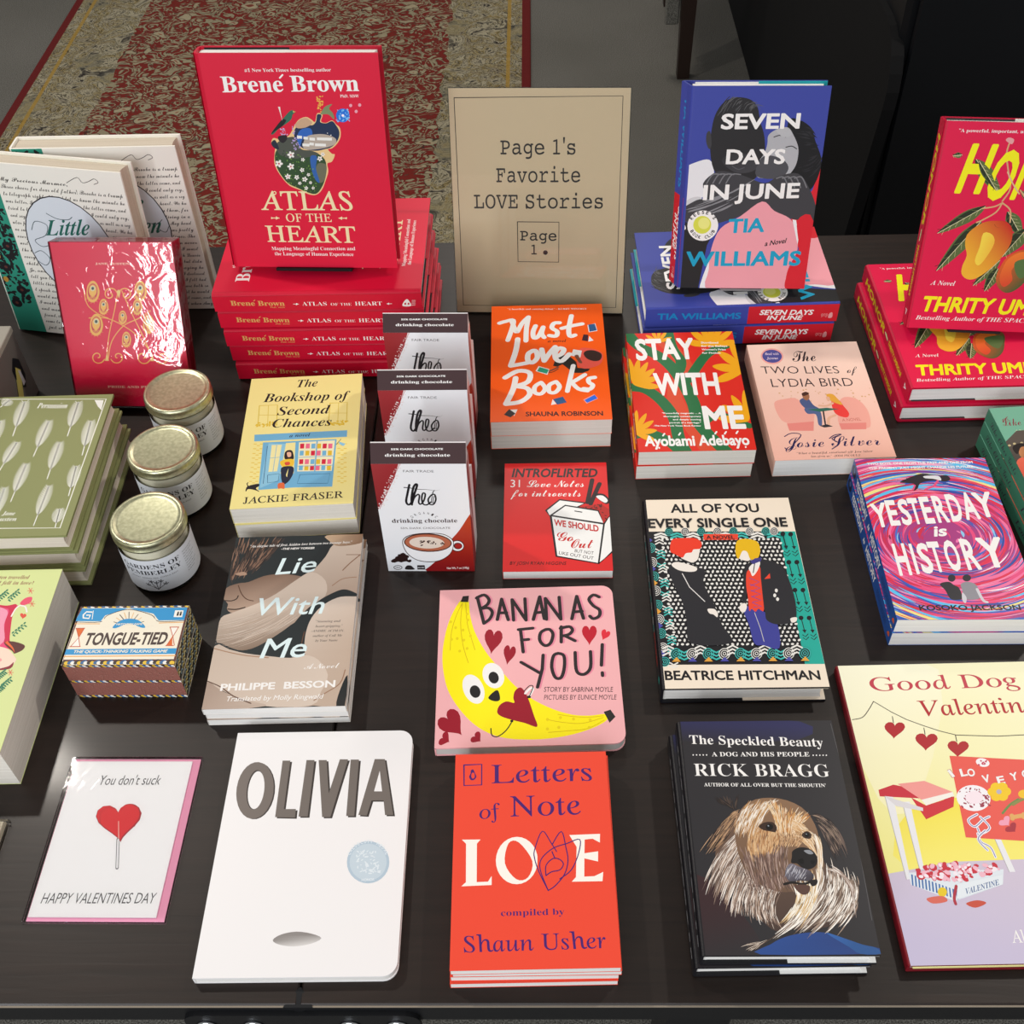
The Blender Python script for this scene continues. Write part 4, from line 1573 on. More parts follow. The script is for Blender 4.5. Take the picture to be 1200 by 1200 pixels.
E #17161a 1332 1924 37 0 -7 -50
E #e9e6e0 1332 1924 28 0 -5 -38
E #17161a 1332 1924 23 0 -4 -31
E #e9e6e0 1332 1924 14 0 -2 -19
E #17161a 1332 1924 8 0 -1 -11
l #3fb8b0 19.0 1122 420 1164 391 1216 419
l #3fb8b0 18.9 1115 380 1158 352 1209 379
l #3fb8b0 18.9 1109 340 1152 312 1203 339
E #e9e6e0 1237 377 54 0 -10 -66
E #17161a 1237 377 47 0 -9 -57
E #e9e6e0 1237 377 35 0 -7 -43
E #17161a 1237 377 28 0 -5 -35
E #e9e6e0 1237 377 17 0 -3 -21
E #17161a 1237 377 10 0 -2 -13
P #4a4aa0 1184 290 1236 342 1266 288
l #e9e6e0 18.9 1264 362 1316 389 1358 361
l #e9e6e0 19.0 1271 402 1323 429 1365 401
l #e9e6e0 19.1 1278 442 1329 469 1372 441
E #3fb8b0 1389 375 54 0 -11 -66
E #17161a 1389 375 47 0 -9 -57
E #3fb8b0 1389 375 35 0 -7 -43
E #17161a 1389 375 28 0 -6 -35
E #3fb8b0 1389 375 17 0 -3 -21
E #17161a 1389 375 10 0 -2 -13
P #e0a040 1335 288 1387 340 1417 287
E #17161a 1415 1885 25 0 -5 -31
l #17161a 9.3 1415 1886 1423 1688
P #17161a 1401 1722 1444 1722 1421 1675
l #17161a 9.1 1394 1655 1421 1629 1451 1664
l #17161a 9.1 1395 1613 1418 1587 1452 1623
E #17161a 1498 1884 25 0 -5 -31
l #17161a 9.3 1498 1884 1505 1687
P #17161a 1483 1721 1526 1720 1503 1674
l #17161a 9.1 1476 1653 1503 1627 1532 1663
l #17161a 9.1 1477 1612 1500 1586 1533 1621
E #17161a 1419 1507 25 0 -4 -30
l #17161a 9.0 1419 1508 1426 1319
P #17161a 1405 1352 1447 1351 1424 1306
l #17161a 8.8 1398 1287 1425 1262 1453 1296
l #17161a 8.8 1399 1247 1422 1222 1454 1256
E #17161a 1500 1506 25 0 -5 -30
l #17161a 9.0 1500 1507 1507 1318
P #17161a 1485 1350 1528 1350 1505 1305
l #17161a 8.8 1478 1286 1505 1261 1533 1295
l #17161a 8.8 1479 1246 1502 1221 1534 1255
E #17161a 1422 1146 24 0 -4 -29
l #17161a 8.7 1423 1146 1430 965
P #17161a 1409 997 1450 996 1428 953
l #17161a 8.5 1402 935 1428 911 1456 944
l #17161a 8.5 1403 897 1425 873 1457 906
E #17161a 1501 1145 24 0 -5 -29
l #17161a 8.7 1502 1145 1508 964
P #17161a 1487 996 1529 995 1506 952
l #17161a 8.5 1480 934 1506 910 1534 942
l #17161a 8.5 1481 896 1503 872 1535 904
E #17161a 1425 800 24 0 -4 -27
l #17161a 8.4 1426 800 1433 627
P #17161a 1412 657 1453 656 1431 615
l #17161a 8.3 1406 597 1431 574 1459 606
l #17161a 8.2 1407 561 1428 538 1460 569
E #17161a 1503 798 24 0 -4 -27
l #17161a 8.4 1504 799 1510 625
P #17161a 1489 656 1530 655 1508 614
l #17161a 8.3 1483 596 1508 573 1535 605
l #17161a 8.2 1483 560 1505 537 1536 568
P #e8452c 597 1901 954 1894 944 1815 588 1821
T #17161a S 621 1833 912 1828 47.7 0|A NOVEL
S #26252a 199 1465 297 1514 466 1461 557 1409 525 1259 562 1111 615 918 648 730 712 512 328 510 310 782 290 1019 219 1264
S #efe6dd 227 1495 298 1527 466 1461 471 1410 401 1396 288 1423
l #e8e4e0 8.9 326 1375 381 1200 513 1015
S #efe6dd 334 1591 411 1680 533 1717 524 1634 495 1549 433 1517 377 1534
L #26252a 15.9 322 1576 414 1518 461 1501
S #ea3a20 243 1775 279 1840 389 1851 508 1844 564 1782 542 1704 472 1692 448 1653 388 1642 347 1585 279 1631 233 1670
S #efe6dd 530 920 596 919 623 866 612 819 579 853 543 867
S #3c3f94 900 950 1077 876 1183 722 1157 438 1017 474 929 497 907 726 880 867
S #26252a 936 1352 1015 1502 1119 1551 1259 1511 1351 1420 1391 1196 1398 954 1357 766 1201 717 1089 770 1082 911 1030 1202 941 1105 911 961 880 1010 926 1203
S #e8442c 974 1376 1033 1426 1114 1450 1105 1299 1092 1103 1075 888 1026 912 993 877 961 913 933 890 943 1057 946 1203
l #7a4a9a 8.8 991 1301 1085 1250 992 1202
l #7a4a9a 8.8 987 1222 1079 1171 990 1134
l #7a4a9a 8.7 984 1144 1073 1094 988 1066
l #7a4a9a 8.6 980 1066 1068 1016 986 999
l #7a4a9a 8.6 977 989 1062 940 984 932
S #efe9e4 1006 1439 1096 1526 1127 1500 1087 1400 1029 1325 1013 1376
l #26252a 9.0 1073 1501 1039 1370
S #efe6dd 905 1581 981 1683 1033 1630 1030 1540 980 1528
S #e5b50c 927 1789 1020 1824 1133 1785 1153 1680 1123 1577 1078 1539 1032 1553 1015 1643 968 1657 915 1555 896 1633
P #3f3a80 1026 1515 1081 1557 1151 1571 1138 1520 1051 1481
S #efe6dd 842 939 896 986 919 949 890 879 853 879
S #efe6dd 1320 790 1381 801 1370 754 1325 739
P #e8442c 1138 1286 1203 1360 1200 1293
l #c8c4c0 6.4 982 865 1011 679 1024 519
E #e9e6e0 1235 1137 15 0 -3 -24
E #e9e6e0 1231 1028 15 0 -3 -23
E #e9e6e0 1210 1076 15 0 -3 -24
T #1a181b S-2 287 2216 1224 2204 122.6 0|ALL OF YOU
T #1a181b S-2 33 2002 1486 1991 125.1 0|EVERY SINGLE ONE
T #1a181b S-2 43 100 1490 82 103.5 0|BEATRICE HITCHMAN"""),
'allof_spine':(0.24,0.024,"""B #17161a
E #e9e6e0 440 120 40 0 0 -40
E #17161a 440 120 34 0 0 -34
E #e9e6e0 440 120 26 0 0 -26
E #17161a 440 120 21 0 0 -21
E #e9e6e0 440 120 13 0 0 -13
E #17161a 440 120 8 0 0 -8
E #3fb8b0 530 120 40 0 0 -40
E #17161a 530 120 34 0 0 -34
E #3fb8b0 530 120 26 0 0 -26
E #17161a 530 120 21 0 0 -21
E #3fb8b0 530 120 13 0 0 -13
E #17161a 530 120 8 0 0 -8
E #e9e6e0 620 120 40 0 0 -40
E #17161a 620 120 34 0 0 -34
E #e9e6e0 620 120 26 0 0 -26
E #17161a 620 120 21 0 0 -21
E #e9e6e0 620 120 13 0 0 -13
E #17161a 620 120 8 0 0 -8
E #3fb8b0 710 120 39 0 0 -40
E #17161a 710 120 34 0 0 -34
E #3fb8b0 710 120 26 0 0 -26
E #17161a 710 120 21 0 0 -21
E #3fb8b0 710 120 13 0 0 -13
E #17161a 710 120 7 0 0 -8
E #e9e6e0 800 120 40 0 0 -40
E #17161a 800 120 34 0 0 -34
E #e9e6e0 800 120 26 0 0 -26
E #17161a 800 120 21 0 0 -21
E #e9e6e0 800 120 13 0 0 -13
E #17161a 800 120 8 0 0 -8
E #3fb8b0 890 120 40 0 0 -40
E #17161a 890 120 34 0 0 -34
E #3fb8b0 890 120 26 0 0 -26
E #17161a 890 120 21 0 0 -21
E #3fb8b0 890 120 13 0 0 -13
E #17161a 890 120 8 0 0 -8
E #e9e6e0 980 120 40 0 0 -40
E #17161a 980 120 34 0 0 -34
E #e9e6e0 980 120 26 0 0 -26
E #17161a 980 120 21 0 0 -21
E #e9e6e0 980 120 13 0 0 -13
E #17161a 980 120 8 0 0 -8
E #3fb8b0 1070 120 40 0 0 -40
E #17161a 1070 120 34 0 0 -34
E #3fb8b0 1070 120 26 0 0 -26
E #17161a 1070 120 21 0 0 -21
E #3fb8b0 1070 120 13 0 0 -13
E #17161a 1070 120 8 0 0 -8
E #e9e6e0 1160 120 40 0 0 -40
E #17161a 1160 120 34 0 0 -34
E #e9e6e0 1160 120 26 0 0 -26
E #17161a 1160 120 21 0 0 -21
E #e9e6e0 1160 120 13 0 0 -13
E #17161a 1160 120 8 0 0 -8
E #3fb8b0 1250 120 40 0 0 -40
E #17161a 1250 120 34 0 0 -34
E #3fb8b0 1250 120 26 0 0 -26
E #17161a 1250 120 21 0 0 -21
E #3fb8b0 1250 120 13 0 0 -13
E #17161a 1250 120 8 0 0 -8
E #e9e6e0 1340 120 40 0 0 -40
E #17161a 1340 120 34 0 0 -34
E #e9e6e0 1340 120 26 0 0 -26
E #17161a 1340 120 21 0 0 -21
E #e9e6e0 1340 120 13 0 0 -13
E #17161a 1340 120 8 0 0 -8
E #3fb8b0 1430 120 39 0 0 -40
E #17161a 1430 120 34 0 0 -34
E #3fb8b0 1430 120 26 0 0 -26
E #17161a 1430 120 21 0 0 -21
E #3fb8b0 1430 120 13 0 0 -13
E #17161a 1430 120 7 0 0 -8
E #e9e6e0 1520 120 40 0 0 -40
E #17161a 1520 120 34 0 0 -34
E #e9e6e0 1520 120 26 0 0 -26
E #17161a 1520 120 21 0 0 -21
E #e9e6e0 1520 120 13 0 0 -13
E #17161a 1520 120 8 0 0 -8
E #3fb8b0 1610 120 40 0 0 -40
E #17161a 1610 120 34 0 0 -34
E #3fb8b0 1610 120 26 0 0 -26
E #17161a 1610 120 21 0 0 -21
E #3fb8b0 1610 120 13 0 0 -13
E #17161a 1610 120 8 0 0 -8
T #c8321e S 1650 80 2050 80 80.0 0|HITCHMAN
E #1ea898 2220 120 40 0 0 -40"""),
'yest':(0.1395,0.2171,"""B #a83a80
R #e83a6a,#3c6cc8,#f07ab0,#5a3a9a,#d0243c,#8ec8ee,#4a58b0,#f0a8c8,#e8447a,#d83058 22.9 900 5 665 1041 76 1935 0.8
R #e02a50,#d02848,#e84880,#f070a0,#2c4aa0,#c02a60 25.5 420 6 665 1041 101 1069 0.8
R #f4a0c0,#ffffff,#7ab8f0 7.6 120 7 665 1041 152 1630 0.8
R #5ac0ee,#f0e088,#2a78c8,#e84858,#2f58b8 25.3 110 9 765 928 834 1416 0.8
T #f4f1ee S2 122 2080 1248 2090 31.8 0|TWO BOYS. ONE FROM THE PAST AND ONE FROM
T #f4f1ee S2 124 2014 1249 2023 31.6 0|THE PRESENT. JUST MIGHT CHANGE HIS FUTURE.
S #26222a 411 1819 563 1902 684 1942 833 1906 925 1914 952 1858 890 1819 771 1836 629 1803 577 1723 526 1691 558 1784 496 1802
S #dcdce0 687 1904 833 1906 850 1837 777 1861 690 1873
L #e05080 24.6 815 1834 752 1756 657 1711
L #e05080 18.9 559 1769 527 1707
T #f4f1ee S 31 1183 189 1207 322.4 0|Y
T #f4f1ee S 191 1213 295 1219 342.3 0|E
T #f4f1ee S 316 1219 426 1231 343.2 0|S
T #f4f1ee S 426 1231 529 1237 350.3 0|T
T #f4f1ee S 551 1237 654 1244 363.4 0|E
T #f4f1ee S 684 1250 805 1256 364.7 0|R
T #f4f1ee S 828 1262 958 1274 372.1 0|D
T #f4f1ee S 977 1286 1127 1299 367.8 0|A
T #f4f1ee S 1110 1316 1308 1329 338.9 0|Y
T #f4f1ee K 593 1053 740 1064 138.4 0|is
T #f4f1ee S 141 557 267 565 398.6 0|H
T #f4f1ee S 311 575 342 575 380.8 0|I
T #f4f1ee S 374 580 495 590 372.9 0|S
T #f4f1ee S 493 596 609 601 382.8 0|T
T #f4f1ee S 642 609 781 616 384.3 0|O
T #f4f1ee S 825 621 964 629 391.7 0|R
T #f4f1ee S 991 648 1246 658 379.6 0|Y
S #26242a 506 435 595 461 637 420 679 380 679 261 631 235 563 249 538 355
S #8e8c94 705 428 772 459 847 426 862 312 830 246 696 248 703 353
E #26222a 637 506 37 0 -11 -45
E #26222a 784 507 41 0 -11 -43
S #cfcdd4 696 327 720 261 693 195 672 235
L #cfcdd4 29.0 848 365 868 233 902 206
T #14131c S 238 113 1201 110 61.5 0|KOSOKO JACKSON"""),
'yest_spine':(0.217,0.0197,"""B #1d4f9c
E #1a2440 100 98 80 0 0 -68
E #4a6aa0 100 118 30 0 0 -29
T #f4f1ee S 240 49 780 49 98.5 0|YESTERDAY
T #f4f1ee K 860 59 930 59 68.9 0|is
T #f4f1ee S 1000 49 1450 49 98.5 0|HISTORY
T #183a78 S 1560 59 1960 59 68.9 0|KOSOKO JACKSON
S #e0602c 2060 69 2100 128 2130 79"""),
'like':(0.135,0.2136,"""B #76b59a
T #8a3040 C-3 61 1841 484 1823 116.8 0|Like You
L #8a3040 8.3 75 1898 131 1962 151 1980
T #d8dcae J-8 148 1737 343 1730 33.4 0|A Young
T #d8dcae J-8 128 1682 269 1673 33.2 0|Novel
G #5a5048 #3a3430 135 1597 56 1021 -1 1594 534 1599 112 176 -7 186
E #c8b88a 19 1532 16 -1 -5 -16
E #c8b88a 80 1554 16 -1 -5 -16
E #c8b88a 161 1560 16 -1 -5 -16
E #c8b88a 229 1565 16 -1 -5 -16
G #e86a50 #c8402c 70 1343 -7 852 6 1276 82 1342 165 1353 424 1312 114 502 6 679 -19 957 -19 1134
G #c88858 #a8683c 83 1415 146 1373 102 1488 160 1520 204 1497 191 1406 133 1337 82 1342 76 1397
S #1e1614 38 1493 80 1536 160 1557 205 1516 198 1461 166 1500 121 1486 63 1398 38 1419
L #1e1614 12.7 143 1364 151 1350 169 1356
P #f0eeea 185 1517 233 1504 210 1441
P #a8d4c4 -9 1572 -6 1133 -55 517 -101 194 -149 198 -81 927"""),
'like_spine':(0.205,0.018,"""B #3f7d64
T #3a3040 C-3 140 49 900 49 80.0 0|Like Other Girls
T #3a3040 J 1200 49 1600 49 70.0 0|Lenore"""),
'gooddog':(0.25,0.2841,"""B #f5efb0
G #f8f4cf #efe88a 716 2848 -286 829 0 2840 2564 2870 1995 788 14 745
G #f9f6da #f6f0c0 36 2652 206 1602 0 2840 960 2771 454 1450 91 1445
G #f2e04a #f5ea7a 893 1457 995 848 351 1346 1410 1464 2155 1372 1995 788 231 749
G #cfc2d4 #c5bcd8 714 743 532 22 9 758 1995 788 2029 -1 -3 -6
T #c23c4c U4 274 2548 2483 2575 150.3 0|Good Dog Carl's
T #b5222c U4 665 2266 1740 2285 164.8 0|Valentine
L #4a4038 8.0 33 2245 130 2267 206 2348 269 2436
l #4a4038 8.1 269 2436 408 2316 527 2233 660 2166 796 2105 933 2059 1299 2038 1718 2051
l #4a4038 8.0 405 2268 399 2202
P #b01c26 403 2166 407 2174 423 2192 448 2205 476 2202 493 2183 494 2155 475 2126 444 2099 409 2076 381 2055 366 2040 362 2034 363 2040 358 2057 343 2080 324 2106 309 2135 309 2166 327 2193 355 2209 383 2208 400 2193 404 2175
l #4a4038 8.0 661 2140 655 2074
P #b01c26 659 2039 664 2047 680 2065 708 2078 737 2076 756 2056 757 2027 738 1997 704 1970 666 1947 636 1926 620 1909 617 1903 617 1910 611 1927 596 1951 574 1978 558 2008 558 2039 576 2067 607 2083 637 2082 655 2066 660 2048
l #4a4038 8.0 925 2059 919 1994
P #b01c26 922 1957 927 1965 942 1981 968 1994 996 1992 1014 1973 1015 1946 997 1918 964 1893 929 1870 900 1850 885 1835 882 1829 882 1835 877 1852 862 1874 842 1900 826 1928 826 1957 844 1983 873 1999 901 1998 919 1983 923 1965
P #c9283a 111 1528 252 1576 738 1454 728 1416 109 1466
P #f09a94 292 1582 530 1606 748 1493 460 1425
P #f4efe6 460 1425 748 1493 751 1455 485 1369
P #cf2a36 376 1449 485 1369 750 1449 718 1352 454 1240
P #e9e8ec 153 1467 223 1457 191 710 157 705
l #a8a4a8 5.2 153 1467 157 705
P #e9e8ec 289 1409 356 1410 324 793 286 787
l #a8a4a8 5.2 289 1409 286 787
P #e9e8ec 983 1050 1033 1046 1067 754 1016 753
l #a8a4a8 5.2 983 1050 1016 753
P #dcd8dc 153 1467 454 1348 447 1317 228 1370
P #e8584c 815 1849 1646 1777 1543 995 744 1067
T #b03040 S8 779 1632 811 1643 77.9 0|I
T #f4f1ee S2 783 1635 809 1646 72.7 0|I
T #b03040 S8 859 1639 931 1650 77.9 0|L
T #f4f1ee S2 862 1641 929 1652 72.7 0|L
T #b03040 S8 922 1634 995 1646 77.9 0|O
T #f4f1ee S2 925 1637 993 1648 72.7 0|O
T #b03040 S8 1035 1571 1108 1583 77.7 0|V
T #f4f1ee S2 1038 1574 1106 1585 72.5 0|V
T #b03040 S8 1160 1555 1232 1566 77.7 0|E
T #f4f1ee S2 1163 1558 1230 1569 72.5 0|E
T #b03040 S8 1284 1588 1357 1599 77.7 0|Y
T #f4f1ee S2 1288 1590 1355 1602 72.5 0|Y
T #b03040 S8 1393 1610 1466 1621 77.8 0|O
T #f4f1ee S2 1396 1612 1464 1624 72.6 0|O
T #b03040 S8 1479 1621 1551 1633 77.8 0|U
T #f4f1ee S2 1482 1624 1549 1635 72.6 0|U
E #f4f0f4 1089 1774 53 -20 -24 -39
N #c84860 7.9 1 2 12 1056 1795 1134 1796 1122 1749 1044 1748
E #f4f0f4 912 1431 134 -36 -62 -119
N #9a3048 13.1 0.5 3 60 809 1533 1061 1510 1035 1356 787 1340
E #f6e4ec 919 1436 77 1 -15 -61
L #f0eef4 23.5 899 1277 809 1225 845 1162 938 1227 996 1253
L #5a5aa0 6.5 899 1277 809 1225 845 1162 938 1227 996 1253
L #f0eef4 23.5 919 1252 970 1151 880 1099 867 1150
L #5a5aa0 6.5 919 1252 970 1151 880 1099 867 1150
L #f0eef4 23.4 854 1099 861 1023 925 973 941 885
L #5a5aa0 6.5 854 1099 861 1023 925 973 941 885
L #f0eef4 23.4 925 1125 842 1048 893 947
L #5a5aa0 6.5 925 1125 842 1048 893 947
E #f2c818 1207 1486 46 0 -11 -43
E #f2c818 1167 1441 46 0 -11 -43
E #f2c818 1110 1440 46 0 -11 -43
E #f2c818 1093 1485 46 0 -11 -43
E #f2c818 1133 1530 46 0 -11 -43
E #f2c818 1190 1531 46 0 -11 -43
E #b8b0c0 1147 1485 23 0 -5 -23
L #6a8a4a 18.3 1118 1281 1203 1358 1293 1411
L #8a8a4a 23.5 1228 1359 1303 1398 1403 1438 1384 1464
E #f0c020 1356 1458 51 0 -10 -41
L #e0a860 36.5 1190 1241 1287 1258
E #e0a860 1189 1256 20 0 -5 -20
E #e0a860 1187 1230 20 0 -5 -20
E #e0a860 1294 1267 20 0 -5 -20
E #e0a860 1287 1242 20 0 -5 -20
L #e0a860 36.6 1368 1363 1465 1380
E #e0a860 1366 1378 20 0 -5 -20
E #e0a860 1365 1353 20 0 -5 -20
E #e0a860 1472 1390 20 0 -5 -20
E #e0a860 1465 1364 20 0 -5 -20
L #e0a860 36.5 1343 1286 1440 1303
E #e0a860 1341 1301 20 0 -5 -20
E #e0a860 1340 1276 20 0 -5 -20
E #e0a860 1447 1313 20 0 -5 -20
E #e0a860 1440 1287 20 0 -5 -20
P #f0a0b8 1110 1215 1109 1219 1111 1229 1120 1243 1136 1254 1153 1256 1164 1250 1165 1235 1158 1216 1148 1196 1141 1179 1139 1169 1139 1166 1137 1168 1128 1170 1111 1170 1090 1168 1071 1169 1059 1176 1058 1190 1067 1206 1083 1217 1098 1220 1107 1218
P #a82838 1146 1155 1145 1158 1147 1169 1156 1182 1171 1193 1188 1196 1200 1189 1201 1175 1194 1155 1184 1135 1176 1119 1174 1109 1175 1106 1173 1108 1163 1110 1146 1109 1126 1108 1106 1109 1095 1116 1094 1130 1103 1145 1119 1156 1134 1160 1143 1157
P #c8202c 1367 1142 1370 1148 1382 1162 1402 1173 1425 1173 1441 1160 1443 1139 1429 1115 1404 1094 1376 1075 1354 1057 1343 1045 1340 1040 1340 1045 1335 1057 1322 1074 1304 1093 1290 1113 1289 1136 1302 1158 1325 1171 1348 1172 1362 1162 1367 1148
P #f0a0b8 1499 1530 1500 1533 1506 1541 1517 1547 1528 1547 1536 1540 1537 1528 1530 1515 1517 1503 1502 1492 1491 1482 1485 1475 1484 1472 1484 1475 1481 1482 1475 1491 1466 1502 1460 1514 1459 1526 1466 1539 1478 1546 1490 1547 1497 1541 1499 1533
P #dfe6ee 184 765 977 778 933 647 504 515 184 660
P #3a6aa8 206 751 218 746 202 650 191 655
P #3a6aa8 232 740 243 735 228 641 216 646
P #3a6aa8 257 729 269 724 253 631 242 636
P #3a6aa8 282 718 294 713 279 622 268 626
P #3a6aa8 308 707 319 702 305 612 293 617
P #3a6aa8 333 696 345 691 330 602 319 607
P #3a6aa8 358 685 370 680 356 593 344 598
P #3a6aa8 384 674 395 670 382 583 370 588
P #3a6aa8 409 664 421 659 407 574 396 578
P #3a6aa8 434 653 446 648 433 564 421 569
P #3a6aa8 460 642 471 637 458 554 447 559
P #3a6aa8 485 631 496 626 484 545 472 550
P #3a6aa8 510 620 522 615 509 535 498 540
P #3a6aa8 535 609 547 605 535 526 523 531
N #c8283c 28.4 0.7 31 60 242 791 483 840 936 817 947 760 572 686 276 724
N #f0b8c8 23.2 0.7 32 50 242 791 483 840 936 817 947 760 572 686 276 724
N #f4e8f0 18.1 0.7 33 30 242 791 483 840 936 817 947 760 572 686 276 724
P #e4eaf0 566 661 955 732 933 647 520 528
T #3a5a90 J 614 571 905 646 45.1 0|VALENTINE
E #e8c820 422 593 38 0 -9 -40
S #d86a5a 282 542 414 559 441 514 322 498
S #c8503c 587 492 683 518 753 494 654 456
L #b03040 23.1 548 641 505 540 503 490
T #f4f1ee U2 865 165 1577 176 98.8 0|Alexandra Day"""),
'lie':(0.1338,0.212,"""B #252c2e
H #2b2422,#8a6a58,#4a3a33 12.7 140 41 -2 2072 -11 1768 16 1474 516 2101 370 1823 235 1645
G #7e6454 #c2a692 198 1534 309 1094 3 1441 116 1497 218 1511 365 1584 538 1606 734 1570 793 1511 579 1255 335 1157 215 1161 111 1123 53 1168 52 1232 9 1288 -4 1321
L #2a1c16 11.8 2 1281 80 1274 128 1298 139 1337
L #2a1c16 13.6 61 1171 147 1164 229 1186
L #5a3c2c 10.0 120 1470 171 1358 232 1290 303 1265
S #b0907a 63 1624 147 1648 187 1610 119 1599
G #d2c0b0 #b39c8b 968 1895 1176 1319 867 1644 974 1824 1033 1975 1157 1994 1352 2047 1402 1311 1261 1334 1137 1365 1058 1280 926 1220 804 1075 716 952 558 1000 730 1447
G #d8c6b6 #86705f 244 1203 368 658 10 1063 111 1123 326 1221 517 1345 720 1536 852 1622 1003 1503 1021 1303 863 1158 716 952 519 773 366 678 235 667 75 746 13 773 2 896
L #8a6650 12.2 1168 1633 1232 1722 1331 1835
L #a07c64 10.0 1079 1434 1177 1519 1316 1537
L #8a6650 8.3 1187 1840 1277 1837 1358 1834
G #d8c8ba #c0aa98 851 1115 1280 642 877 698 876 862 910 1028 999 1174 1145 1277 1334 1292 1345 1011 1355 639 1346 322 1338 0 1042 12 818 31 895 517
G #cbb8a8 #d5c4b5 16 493 1019 259 4 723 151 677 324 624 576 580 759 558 888 587 1025 532 1140 350 1092 160 1011 14 533 28 157 208 -18 301
G #a68f80 #c2ae9f -2 205 410 1 -1 300 159 199 397 95 597 21 -4 4
L #5a3c2e 10.7 4 313 135 247 279 137 450 55
L #a98368 11.1 1 693 157 642 327 599 545 567
L #6a4a3a 9.3 847 659 851 781 860 863
L #9a765e 10.8 1299 402 1262 249 1126 140 1037 68
G #1d2224 #2a2a2a 1262 249 1358 55 1328 343 1330 0 1251 0 1269 172
G #c0a488 #8a6a52 1021 2107 1211 2004 957 2114 1338 2120 1346 2011 1213 1968 1069 1967 991 2036
S #252c2e 1121 1355 1223 1379 1341 1318 1343 1287 1178 1287 1029 1216 934 1134 958 1240
H #c9b6a6,#bda795,#d8c8ba 5.7 90 70 -28 981 434 1047 730 1447 150 687 533 793 834 1116
T #e2f4f6 i8 477 1599 890 1625 211.4 0|Lie
T #e2f4f6 i8 361 1081 1027 1083 215.8 0|With
T #e2f4f6 i8 459 564 906 566 226.9 0|Me
T #f4f1ee J 168 1975 1232 1998 30.9 0|"An elegiac tale of first, hidden love between two teenage boys."
T #f4f1ee K 499 1932 846 1932 26.0 0|-THE NEW YORKER
T #4a4440 J-8 959 973 1203 972 27.5 0|"Stunning and
T #4a4440 J-8 962 914 1228 912 27.3 0|heart-gripping."
T #4a4440 J-8 927 858 1250 853 27.1 0|-ANDRE ACIMAN,
T #4a4440 J-8 949 799 1234 796 26.9 0|author of Call Me
T #4a4440 J-8 978 740 1195 740 26.7 0|by Your Name
T #f4f1ee C-5 904 422 1239 428 59.2 0|A Novel
T #f4f1ee S 138 203 1220 212 76.5 0|PHILIPPE  BESSON
T #f4f1ee i3 217 83 1123 87 52.7 0|Translated by Molly Ringwald"""),
